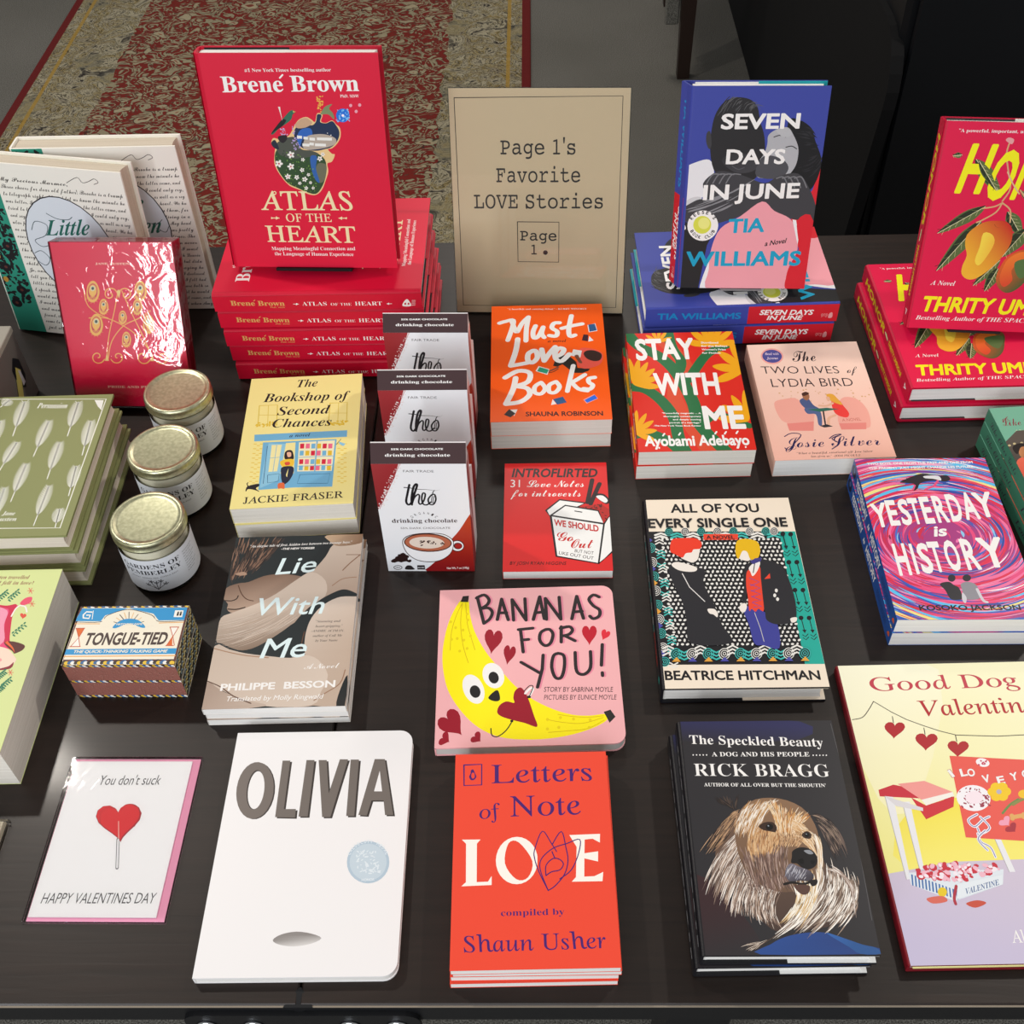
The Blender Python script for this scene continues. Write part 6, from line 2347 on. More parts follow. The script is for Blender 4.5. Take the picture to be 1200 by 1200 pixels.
'green':(0.135,0.2094,"""B #d6e09a
T #8a3a34 J-2 318 1991 1045 1975 44.0 0|What if Jane Austen travelled
T #8a3a34 J-2 448 1920 1109 1900 43.7 0|in time and fell in love?
S #e8447a 725 1648 860 1618 982 1628 1031 1640 1014 1485 1040 1332 1095 1181 1165 1081 1069 1132 885 1136
S #cf1848 717 1674 915 1643 1017 1654 1017 1511 1050 1332 1084 1206 1176 1080 1090 1131 1026 1207 967 1435 948 1603 735 1616
S #f09ab4 738 1608 943 1585 965 1410 1022 1207 877 1161
S #e8506e 1044 1666 1078 1731 1142 1743 1146 1677 1093 1644
L #f4f0ea 14.6 1052 1640 1022 1601 1007 1511
L #f4f0ea 14.6 1052 1640 1108 1625 1144 1559
S #f6d8c4 926 1135 1069 1132 1180 1032 1205 983 1156 912 994 915
S #5a2420 1030 1195 1107 1210 1232 1165 1234 1109 1169 1068 1141 1093
S #8a1c30 1042 890 1152 924 1188 971 1179 899 1046 878
W #e8642c 28.0 1047 1207 1130 1131 1167 1076
E #f0a0a0 1049 998 20 0 5 -19
L #2a7a5a 7.4 817 1724 843 1777 875 1811
E #2a7a5a 808 1750 8 13 7 -8
E #2a7a5a 828 1713 17 -10 -1 -9
E #2a7a5a 823 1771 8 13 7 -8
E #2a7a5a 843 1734 17 -11 -1 -9
E #2a7a5a 838 1792 8 13 7 -8
E #2a7a5a 858 1754 17 -11 -1 -9
E #2a7a5a 853 1813 8 13 7 -8
E #2a7a5a 872 1775 17 -11 -1 -9
E #2a7a5a 867 1834 8 13 7 -8
E #2a7a5a 887 1796 17 -11 -1 -9
L #2a7a5a 7.3 920 1715 949 1774 985 1813
E #2a7a5a 911 1743 8 13 7 -8
E #2a7a5a 930 1705 17 -10 -1 -9
E #2a7a5a 927 1766 8 13 7 -8
E #2a7a5a 947 1728 17 -11 -1 -9
E #2a7a5a 944 1789 8 13 7 -8
E #2a7a5a 964 1752 17 -11 -1 -9
E #2a7a5a 961 1813 8 13 7 -8
E #2a7a5a 980 1775 17 -11 -1 -9
E #2a7a5a 978 1837 8 13 7 -8
E #2a7a5a 997 1799 17 -11 -1 -9
L #2a7a5a 7.0 1089 1287 1125 1355 1168 1401
E #2a7a5a 1080 1315 8 12 7 -7
E #2a7a5a 1099 1280 17 -10 -1 -8
E #2a7a5a 1100 1343 8 12 7 -7
E #2a7a5a 1119 1307 17 -10 -1 -8
E #2a7a5a 1120 1370 8 12 7 -7
E #2a7a5a 1139 1334 17 -10 -1 -8
E #2a7a5a 1140 1397 8 12 7 -7
E #2a7a5a 1159 1361 17 -10 -1 -8
E #2a7a5a 1161 1425 8 12 7 -7
E #2a7a5a 1180 1389 17 -10 -1 -8
L #2a7a5a 6.7 1160 699 1186 745 1216 776
E #2a7a5a 1153 722 8 11 7 -7
E #2a7a5a 1170 689 16 -9 -1 -8
E #2a7a5a 1167 740 8 11 7 -7
E #2a7a5a 1185 707 16 -9 -1 -8
E #2a7a5a 1181 759 8 11 7 -7
E #2a7a5a 1199 725 16 -9 -1 -8
E #2a7a5a 1195 777 8 11 7 -7
E #2a7a5a 1213 744 16 -9 -1 -8
E #2a7a5a 1210 796 8 11 7 -7
E #2a7a5a 1227 762 16 -9 -1 -8
L #2a7a5a 6.6 1128 641 1147 676 1170 698
E #2a7a5a 1121 662 8 11 7 -7
E #2a7a5a 1139 629 16 -9 -1 -7
E #2a7a5a 1132 675 8 11 7 -7
E #2a7a5a 1150 643 16 -9 -1 -7
E #2a7a5a 1143 689 8 11 7 -7
E #2a7a5a 1161 656 16 -9 -1 -8
E #2a7a5a 1153 703 8 11 7 -7
E #2a7a5a 1171 670 16 -9 -1 -8
E #2a7a5a 1164 717 8 11 7 -7
E #2a7a5a 1182 684 16 -9 -1 -8
L #2a7a5a 6.7 1098 806 1117 841 1140 864
E #2a7a5a 1091 827 8 12 7 -7
E #2a7a5a 1109 793 16 -9 -1 -8
E #2a7a5a 1101 841 8 12 7 -7
E #2a7a5a 1120 807 16 -9 -1 -8
E #2a7a5a 1112 855 8 12 7 -7
E #2a7a5a 1130 821 16 -9 -1 -8
E #2a7a5a 1123 869 8 12 7 -7
E #2a7a5a 1141 835 16 -9 -1 -8
E #2a7a5a 1134 883 8 12 7 -7
E #2a7a5a 1152 849 16 -9 -1 -8
l #e0705a 7.4 1104 1823 1134 1823
l #e0705a 7.4 1104 1823 1128 1790
l #e0705a 7.4 1104 1823 1098 1791
l #e0705a 7.4 1104 1823 1074 1824
l #e0705a 7.4 1104 1823 1080 1857
l #e0705a 7.4 1104 1823 1110 1855
l #e0705a 7.3 1166 1658 1195 1657
l #e0705a 7.3 1166 1658 1190 1625
l #e0705a 7.3 1166 1658 1160 1626
l #e0705a 7.3 1166 1658 1136 1659
l #e0705a 7.3 1166 1658 1142 1690
l #e0705a 7.3 1166 1658 1172 1689
l #e0705a 6.8 1193 853 1221 853
l #e0705a 6.8 1193 853 1216 824
l #e0705a 6.8 1193 853 1187 825
l #e0705a 6.8 1193 853 1165 854
l #e0705a 6.8 1193 853 1170 883
l #e0705a 6.8 1193 853 1199 882
P #e0503c 1118 1525 1118 1528 1121 1535 1128 1539 1137 1536 1147 1527 1152 1516 1150 1504 1143 1495 1135 1488 1129 1481 1126 1475 1126 1473 1125 1475 1121 1483 1112 1493 1101 1505 1091 1518 1086 1531 1087 1541 1095 1546 1104 1544 1113 1537 1117 1529"""),
'tongue':(0.1065,0.0689,"""B #f3ead6
P #6a3a34 0 689 1069 686 1068 -15 5 -5
P #f3ead6 21 668 1052 668 1048 59 8 63
P #2f95cf 22 663 1053 665 1052 513 805 511 736 593 475 662 269 576 245 507 -8 511
L #3a3230 6.9 0 501 246 500 290 576 478 647 718 580 807 501 1056 506
l #e8a860 9.2 -7 480 241 477
l #e8a860 9.3 817 481 1051 488
S #f3ead6 256 500 327 589 480 637 675 592 786 504 728 440 321 437
l #3a3230 6.9 448 473 374 498
l #e8b878 6.9 454 500 386 546
l #3a3230 7.0 467 521 411 583
l #e8b878 7.0 486 535 448 608
l #3a3230 7.0 510 540 493 616
l #e8b878 7.0 535 535 541 608
l #3a3230 7.0 561 522 589 585
l #e8b878 7.0 583 501 631 547
l #3a3230 7.0 601 474 664 500
S #2f95cf 378 437 427 509 511 535 609 515 691 439 659 427 524 476 415 425
T #f3ead6 S 407 457 658 459 22.8 0|MATCHBOX GAME
P #2f95cf -10 181 1051 184 1052 119 -8 117
T #f3ead6 K 80 137 970 138 32.0 0|THE QUICK-THINKING TALKING GAME
l #e8a860 11.2 -4 98 1052 99
T #4a3a36 S2 143 231 930 233 139.4 0.1|TONGUE-TIED
P #e06a2c 31 420 107 421 82 315
P #f7f3ea 77 320 119 216 32 216
l #c85a3c 9.2 26 425 110 426
l #c85a3c 9.1 25 211 124 211
l #c85a3c 6.9 31 420 82 315 35 216
l #c85a3c 6.9 107 421 82 315 119 216
P #f7f3ea 932 426 1010 426 984 320
P #e06a2c 979 325 999 219 942 219
l #c85a3c 9.3 931 431 1017 431
l #c85a3c 9.2 939 214 1012 214
l #c85a3c 7.0 936 426 984 320 946 219
l #c85a3c 7.0 1014 426 984 320 1019 219
l #f7f3ea 16.2 128 618 76 623 54 587 63 549 119 542 122 583 90 582
l #f7f3ea 7.0 138 634 154 532
P #f7f3ea 939 633 1022 631 1024 549 941 551
T #2a2826 S 964 568 1013 569 51.4 0|ii
l #3a3230 40.3 10 24 31 37
l #e8c03a 40.4 41 24 70 2
l #3a6a9a 40.4 71 24 93 37
l #f0ece4 40.4 102 24 132 2
l #3a3230 40.4 133 24 154 37
l #e8c03a 40.4 164 24 193 2
l #3a6a9a 40.5 194 24 216 37
l #f0ece4 40.5 225 23 255 1
l #3a3230 40.5 256 23 278 36
l #e8c03a 40.5 287 23 317 1
l #3a6a9a 40.5 318 23 340 36
l #f0ece4 40.6 349 23 379 1
l #3a3230 40.6 380 23 402 36
l #e8c03a 40.6 411 23 441 0
l #3a6a9a 40.6 442 22 464 36
l #f0ece4 40.6 473 22 503 0
l #3a3230 40.7 504 22 526 35
l #e8c03a 40.7 535 22 565 0
l #3a6a9a 40.7 567 22 589 35
l #f0ece4 40.7 598 22 628 0
l #3a3230 40.7 629 22 651 35
l #e8c03a 40.8 660 22 690 -1
l #3a6a9a 40.8 691 21 714 35
l #f0ece4 40.8 723 21 752 -1
l #3a3230 40.8 754 21 776 34
l #e8c03a 40.8 785 21 815 -1
l #3a6a9a 40.9 817 21 839 34
l #f0ece4 40.9 848 21 878 -2
l #3a3230 40.9 879 21 902 34
l #e8c03a 40.9 911 20 941 -2
l #3a6a9a 40.9 942 20 965 34
l #f0ece4 41.0 974 20 1004 -2
l #3a3230 41.0 1005 20 1028 33
l #e8c03a 41.0 1037 20 1067 -2
l #3a3230 13.9 2 678 29 683
l #e8c03a 13.9 37 678 67 671
l #3a6a9a 13.9 72 678 99 683
l #f0ece4 13.9 107 678 137 671
l #3a3230 14.0 143 678 170 683
l #e8c03a 14.0 178 678 207 671
l #3a6a9a 14.0 213 678 240 683
l #f0ece4 14.0 248 678 278 671
l #3a3230 14.0 283 678 310 683
l #e8c03a 14.0 318 678 348 671
l #3a6a9a 14.0 354 678 381 683
l #f0ece4 14.0 389 678 419 671
l #3a3230 14.0 424 678 452 683
l #e8c03a 14.0 460 678 490 671
l #3a6a9a 14.0 495 678 523 683
l #f0ece4 14.0 531 678 561 671
l #3a3230 14.0 566 678 594 683
l #e8c03a 14.1 602 678 632 671
l #3a6a9a 14.1 637 678 665 683
l #f0ece4 14.1 673 678 703 671
l #3a3230 14.1 708 678 736 683
l #e8c03a 14.1 744 678 774 671
l #3a6a9a 14.1 780 678 807 683
l #f0ece4 14.1 815 678 846 671
l #3a3230 14.1 851 678 879 683
l #e8c03a 14.1 887 678 917 671
l #3a6a9a 14.1 923 678 951 683
l #f0ece4 14.1 959 678 989 671
l #3a3230 14.1 995 678 1022 683
l #e8c03a 14.2 1031 678 1061 670"""),
'tongue_front':(0.1066,0.0537,"""B #8f5a50
l #3a3230 25.9 0 527 24 514
l #d8b03a 25.9 30 527 54 514
l #3a6a9a 25.9 60 527 84 514
l #e8e4dc 25.9 90 527 114 514
l #3a3230 25.9 120 527 143 514
l #d8b03a 25.9 149 527 173 514
l #3a6a9a 25.9 179 527 203 514
l #e8e4dc 25.9 209 527 233 514
l #3a3230 25.9 239 527 263 514
l #d8b03a 25.9 269 527 293 514
l #3a6a9a 25.9 299 527 323 514
l #e8e4dc 25.9 329 527 353 514
l #3a3230 25.9 359 527 383 514
l #d8b03a 25.9 389 527 412 514
l #3a6a9a 25.9 418 527 442 514
l #e8e4dc 25.9 448 527 472 514
l #3a3230 25.9 478 527 502 514
l #d8b03a 25.9 508 527 532 514
l #3a6a9a 25.9 538 527 562 514
l #e8e4dc 25.9 568 527 592 514
l #3a3230 25.9 598 527 622 514
l #d8b03a 25.9 628 527 652 514
l #3a6a9a 25.9 658 527 681 514
l #e8e4dc 25.9 687 527 711 514
l #3a3230 25.9 717 527 741 514
l #d8b03a 25.9 747 527 771 514
l #3a6a9a 25.9 777 527 801 514
l #e8e4dc 25.9 807 527 831 514
l #3a3230 25.9 837 527 861 514
l #d8b03a 25.9 867 527 891 514
l #3a6a9a 25.9 897 527 921 514
l #e8e4dc 25.9 927 527 950 514
l #3a3230 25.9 956 527 980 514
l #d8b03a 25.9 986 527 1010 514
l #3a6a9a 25.9 1016 527 1040 514
l #e8e4dc 25.9 1046 527 1070 514
l #3a3230 25.9 0 273 24 261
l #d8b03a 25.9 30 273 54 261
l #3a6a9a 25.9 60 273 84 261
l #e8e4dc 25.9 90 273 114 261
l #3a3230 25.9 120 273 143 261
l #d8b03a 25.9 149 273 173 261
l #3a6a9a 25.9 179 273 203 261
l #e8e4dc 25.9 209 273 233 261
l #3a3230 25.9 239 273 263 261
l #d8b03a 25.9 269 273 293 261
l #3a6a9a 25.9 299 273 323 261
l #e8e4dc 25.9 329 273 353 261
l #3a3230 25.9 359 273 383 261
l #d8b03a 25.9 389 273 412 261
l #3a6a9a 25.9 418 273 442 261
l #e8e4dc 25.9 448 273 472 261
l #3a3230 25.9 478 273 502 261
l #d8b03a 25.9 508 273 532 261
l #3a6a9a 25.9 538 273 562 261
l #e8e4dc 25.9 568 273 592 261
l #3a3230 25.9 598 273 622 261
l #d8b03a 25.9 628 273 652 261
l #3a6a9a 25.9 658 273 681 261
l #e8e4dc 25.9 687 273 711 261
l #3a3230 25.9 717 273 741 261
l #d8b03a 25.9 747 273 771 261
l #3a6a9a 25.9 777 273 801 261
l #e8e4dc 25.9 807 273 831 261
l #3a3230 25.9 837 273 861 261
l #d8b03a 25.9 867 273 891 261
l #3a6a9a 25.9 897 273 921 261
l #e8e4dc 25.9 927 273 950 261
l #3a3230 25.9 956 273 980 261
l #d8b03a 25.9 986 273 1010 261
l #3a6a9a 25.9 1016 273 1040 261
l #e8e4dc 25.9 1046 273 1070 261
l #3a3230 25.9 0 25 24 12
l #d8b03a 25.9 30 25 54 12
l #3a6a9a 25.9 60 25 84 12
l #e8e4dc 25.9 90 25 114 12
l #3a3230 25.9 120 25 143 12
l #d8b03a 25.9 149 25 173 12
l #3a6a9a 25.9 179 25 203 12
l #e8e4dc 25.9 209 25 233 12
l #3a3230 25.9 239 25 263 12
l #d8b03a 25.9 269 25 293 12
l #3a6a9a 25.9 299 25 323 12
l #e8e4dc 25.9 329 25 353 12
l #3a3230 25.9 359 25 383 12
l #d8b03a 25.9 389 25 412 12
l #3a6a9a 25.9 418 25 442 12
l #e8e4dc 25.9 448 25 472 12
l #3a3230 25.9 478 25 502 12
l #d8b03a 25.9 508 25 532 12
l #3a6a9a 25.9 538 25 562 12
l #e8e4dc 25.9 568 25 592 12
l #3a3230 25.9 598 25 622 12
l #d8b03a 25.9 628 25 652 12
l #3a6a9a 25.9 658 25 681 12
l #e8e4dc 25.9 687 25 711 12
l #3a3230 25.9 717 25 741 12
l #d8b03a 25.9 747 25 771 12
l #3a6a9a 25.9 777 25 801 12
l #e8e4dc 25.9 807 25 831 12
l #3a3230 25.9 837 25 861 12
l #d8b03a 25.9 867 25 891 12
l #3a6a9a 25.9 897 25 921 12
l #e8e4dc 25.9 927 25 950 12
l #3a3230 25.9 956 25 980 12
l #d8b03a 25.9 986 25 1010 12
l #3a6a9a 25.9 1016 25 1040 12
l #e8e4dc 25.9 1046 25 1070 12
N #a87468 5.0 1 3 260 0 497 1066 497 1066 288 0 288
N #a87468 5.0 1 4 260 0 249 1066 249 1066 40 0 40"""),
'tongue_side':(0.0689,0.0537,"""B #4a4438
l #d8cf9a 17.9 0 507 30 527 54 507
l #2a2a2c 17.9 60 507 90 527 114 507
l #8aa0a8 17.9 120 507 150 527 174 507
l #c8b060 17.9 180 507 210 527 234 507
l #d8cf9a 17.9 240 507 270 527 294 507
l #2a2a2c 17.9 300 507 330 527 353 507
l #8aa0a8 17.9 359 507 389 527 413 507
l #c8b060 17.9 419 507 449 527 473 507
l #d8cf9a 17.9 479 507 509 527 533 507
l #2a2a2c 17.9 539 507 569 527 593 507
l #8aa0a8 17.9 599 507 629 527 653 507
l #c8b060 17.9 659 507 689 527 713 507
l #2a2a2c 17.9 0 467 30 487 54 467
l #8aa0a8 17.9 60 467 90 487 114 467
l #c8b060 17.9 120 467 150 487 174 467
l #d8cf9a 17.9 180 467 210 487 234 467
l #2a2a2c 17.9 240 467 270 487 294 467
l #8aa0a8 17.9 300 467 330 487 353 467
l #c8b060 17.9 359 467 389 487 413 467
l #d8cf9a 17.9 419 467 449 487 473 467
l #2a2a2c 17.9 479 467 509 487 533 467
l #8aa0a8 17.9 539 467 569 487 593 467
l #c8b060 17.9 599 467 629 487 653 467
l #d8cf9a 17.9 659 467 689 487 713 467
l #8aa0a8 17.9 0 428 30 448 54 428
l #c8b060 17.9 60 428 90 448 114 428
l #d8cf9a 17.9 120 428 150 448 174 428
l #2a2a2c 17.9 180 428 210 448 234 428
l #8aa0a8 17.9 240 428 270 448 294 428
l #c8b060 17.9 300 428 330 448 353 428
l #d8cf9a 17.9 359 428 389 448 413 428
l #2a2a2c 17.9 419 428 449 448 473 428
l #8aa0a8 17.9 479 428 509 448 533 428
l #c8b060 17.9 539 428 569 448 593 428
l #d8cf9a 17.9 599 428 629 448 653 428
l #2a2a2c 17.9 659 428 689 448 713 428
l #c8b060 17.9 0 388 30 408 54 388
l #d8cf9a 17.9 60 388 90 408 114 388
l #2a2a2c 17.9 120 388 150 408 174 388
l #8aa0a8 17.9 180 388 210 408 234 388
l #c8b060 17.9 240 388 270 408 294 388
l #d8cf9a 17.9 300 388 330 408 353 388
l #2a2a2c 17.9 359 388 389 408 413 388
l #8aa0a8 17.9 419 388 449 408 473 388
l #c8b060 17.9 479 388 509 408 533 388
l #d8cf9a 17.9 539 388 569 408 593 388
l #2a2a2c 17.9 599 388 629 408 653 388
l #8aa0a8 17.9 659 388 689 408 713 388
l #d8cf9a 17.9 0 348 30 368 54 348
l #2a2a2c 17.9 60 348 90 368 114 348
l #8aa0a8 17.9 120 348 150 368 174 348
l #c8b060 17.9 180 348 210 368 234 348
l #d8cf9a 17.9 240 348 270 368 294 348
l #2a2a2c 17.9 300 348 330 368 353 348
l #8aa0a8 17.9 359 348 389 368 413 348
l #c8b060 17.9 419 348 449 368 473 348
l #d8cf9a 17.9 479 348 509 368 533 348
l #2a2a2c 17.9 539 348 569 368 593 348
l #8aa0a8 17.9 599 348 629 368 653 348
l #c8b060 17.9 659 348 689 368 713 348
l #2a2a2c 17.9 0 308 30 328 54 308
l #8aa0a8 17.9 60 308 90 328 114 308
l #c8b060 17.9 120 308 150 328 174 308
l #d8cf9a 17.9 180 308 210 328 234 308
l #2a2a2c 17.9 240 308 270 328 294 308
l #8aa0a8 17.9 300 308 330 328 353 308
l #c8b060 17.9 359 308 389 328 413 308
l #d8cf9a 17.9 419 308 449 328 473 308
l #2a2a2c 17.9 479 308 509 328 533 308
l #8aa0a8 17.9 539 308 569 328 593 308
l #c8b060 17.9 599 308 629 328 653 308
l #d8cf9a 17.9 659 308 689 328 713 308
l #d8cf9a 17.9 0 219 30 239 54 219
l #2a2a2c 17.9 60 219 90 239 114 219
l #8aa0a8 17.9 120 219 150 239 174 219
l #c8b060 17.9 180 219 210 239 234 219
l #d8cf9a 17.9 240 219 270 239 294 219
l #2a2a2c 17.9 300 219 330 239 353 219
l #8aa0a8 17.9 359 219 389 239 413 219
l #c8b060 17.9 419 219 449 239 473 219
l #d8cf9a 17.9 479 219 509 239 533 219
l #2a2a2c 17.9 539 219 569 239 593 219
l #8aa0a8 17.9 599 219 629 239 653 219
l #c8b060 17.9 659 219 689 239 713 219
l #2a2a2c 17.9 0 179 30 199 54 179
l #8aa0a8 17.9 60 179 90 199 114 179
l #c8b060 17.9 120 179 150 199 174 179
l #d8cf9a 17.9 180 179 210 199 234 179
l #2a2a2c 17.9 240 179 270 199 294 179
l #8aa0a8 17.9 300 179 330 199 353 179
l #c8b060 17.9 359 179 389 199 413 179
l #d8cf9a 17.9 419 179 449 199 473 179
l #2a2a2c 17.9 479 179 509 199 533 179
l #8aa0a8 17.9 539 179 569 199 593 179
l #c8b060 17.9 599 179 629 199 653 179
l #d8cf9a 17.9 659 179 689 199 713 179
l #8aa0a8 17.9 0 139 30 159 54 139
l #c8b060 17.9 60 139 90 159 114 139
l #d8cf9a 17.9 120 139 150 159 174 139
l #2a2a2c 17.9 180 139 210 159 234 139
l #8aa0a8 17.9 240 139 270 159 294 139
l #c8b060 17.9 300 139 330 159 353 139
l #d8cf9a 17.9 359 139 389 159 413 139
l #2a2a2c 17.9 419 139 449 159 473 139
l #8aa0a8 17.9 479 139 509 159 533 139
l #c8b060 17.9 539 139 569 159 593 139
l #d8cf9a 17.9 599 139 629 159 653 139
l #2a2a2c 17.9 659 139 689 159 713 139
l #c8b060 17.9 0 99 30 119 54 99
l #d8cf9a 17.9 60 99 90 119 114 99
l #2a2a2c 17.9 120 99 150 119 174 99
l #8aa0a8 17.9 180 99 210 119 234 99
l #c8b060 17.9 240 99 270 119 294 99
l #d8cf9a 17.9 300 99 330 119 353 99
l #2a2a2c 17.9 359 99 389 119 413 99
l #8aa0a8 17.9 419 99 449 119 473 99
l #c8b060 17.9 479 99 509 119 533 99
l #d8cf9a 17.9 539 99 569 119 593 99
l #2a2a2c 17.9 599 99 629 119 653 99
l #8aa0a8 17.9 659 99 689 119 713 99
l #d8cf9a 17.9 0 60 30 80 54 60
l #2a2a2c 17.9 60 60 90 80 114 60
l #8aa0a8 17.9 120 60 150 80 174 60
l #c8b060 17.9 180 60 210 80 234 60
l #d8cf9a 17.9 240 60 270 80 294 60
l #2a2a2c 17.9 300 60 330 80 353 60
l #8aa0a8 17.9 359 60 389 80 413 60
l #c8b060 17.9 419 60 449 80 473 60
l #d8cf9a 17.9 479 60 509 80 533 60
l #2a2a2c 17.9 539 60 569 80 593 60
l #8aa0a8 17.9 599 60 629 80 653 60
l #c8b060 17.9 659 60 689 80 713 60
l #2a2a2c 17.9 0 20 30 40 54 20
l #8aa0a8 17.9 60 20 90 40 114 20
l #c8b060 17.9 120 20 150 40 174 20
l #d8cf9a 17.9 180 20 210 40 234 20
l #2a2a2c 17.9 240 20 270 40 294 20
l #8aa0a8 17.9 300 20 330 40 353 20
l #c8b060 17.9 359 20 389 40 413 20
l #d8cf9a 17.9 419 20 449 40 473 20
l #2a2a2c 17.9 479 20 509 40 533 20
l #8aa0a8 17.9 539 20 569 40 593 20
l #c8b060 17.9 599 20 629 40 653 20
l #d8cf9a 17.9 659 20 689 40 713 20
l #e8e0d0 12.0 0 264 689 264
l #e8e0d0 10.0 0 10 689 10
l #e8e0d0 10.0 0 527 689 527"""),
'choc':(0.0907,0.1582,"""B #eceef2
G #9c2a30 #8a1f24 26 1571 -4 1039 -8 1597 268 1593 0 946 -78 946
N #e8dcdc 7.3 1 3 90 267 1585 322 1584 53 965 -11 965 126 1327
l #b8565a 4.4 283 1593 16 956
G #b8381f #8a1418 842 740 815 68 911 890 976 945 944 -13 408 -11 499 146 676 470 787 645
T #17151a s-6 300 1469 593 1466 30.9 0|FAIR TRADE
L #17151a 22.6 342 1299 314 1183 289 1066 307 1016 342 1056 383 1183 416 1289 405 1307 376 1254 346 1111 341 1016
L #17151a 17.1 341 1016 371 1111 413 1165 426 1138 411 1056 425 1023 463 1074 485 1164 464 1182 446 1110 453 1029 490 1016 531 1056
L #17151a 16.8 537 1146 508 1092 516 1028 554 1023 583 1092 575 1164 543 1155
L #17151a 7.6 551 1137 539 1083 542 1041
L #17151a 7.6 567 1137 555 1083 555 1041
W #17151a 12.1 283 1262 345 1254 418 1236 505 1232 591 1217 639 1238
L #17151a 9.1 549 1146 565 1200 579 1221
T #2a2426 s 328 821 344 836 33.9 0|O
T #2a2426 s 363 852 380 862 33.7 0|R
T #2a2426 s 401 872 419 877 33.6 0|G
T #2a2426 s 440 880 458 880 33.5 0|A
T #2a2426 s 479 877 495 872 33.5 0|N
T #2a2426 s 515 862 530 852 33.6 0|I
T #2a2426 s 548 836 561 821 33.7 0|C
T #33181a B3 118 753 773 759 57.1 0|drinking chocolate
T #33181a s-2 195 658 695 663 27.0 0|55% DARK CHOCOLATE
E #3a1c18 750 401 71 0 -4 -89
E #f2f2f4 750 401 63 0 -3 -77
E #3a1c18 756 401 44 0 -2 -51
E #a82420 759 401 36 0 -1 -41
S #3a1c18 189 456 236 545 344 589 475 601 617 586 704 509 714 411 665 270 553 167 418 145 301 185 216 296
S #f4f4f6 197 456 244 538 349 581 475 592 614 577 696 505 708 411 660 274 551 178 419 157 304 195 223 302
E #3a1c18 452 452 244 -11 -12 -143
E #b8694c 452 452 234 -10 -11 -127
E #e8d8ca 441 452 179 -8 -8 -91
N #3a1c18 14.8 0.5 8 22 363 487 623 469 593 390 384 408
N #2a1614 34.4 0.7 13 26 70 161 131 244 188 286 250 225 298 154 109 145
E #2a2426 105 57 46 0 -3 -37
E #eceef2 105 57 38 0 -2 -27
T #2a2426 S 78 48 130 49 18.9 0|USDA
S #2a2426 180 27 198 84 239 91 264 60 275 25
P #2a2426 310 94 388 95 390 24 307 25
T #eceef2 S 313 48 382 49 16.7 0|NON GMO
T #f0dcd8 S 618 33 850 41 31.2 0|Net Wt. 7 oz (198g)"""),
'choc_band':(0.0907,0.021,"""B #3d2325
T #f4f1ee S3 197 138 691 140 17.0 0|55% DARK CHOCOLATE
T #f4f1ee B5 138 73 758 73 28.7 0|drinking chocolate"""),
'choc_side':(0.05,0.158,"""B #d8a8a8
P #a82a30 0 880 300 680 500 0 0 0
P #8a1f24 0 1580 200 1580 500 980 500 480 0 1380
l #f0e4e4 20.0 0 980 300 730 500 980
l #f0e4e4 20.0 100 1580 400 980 200 480"""),
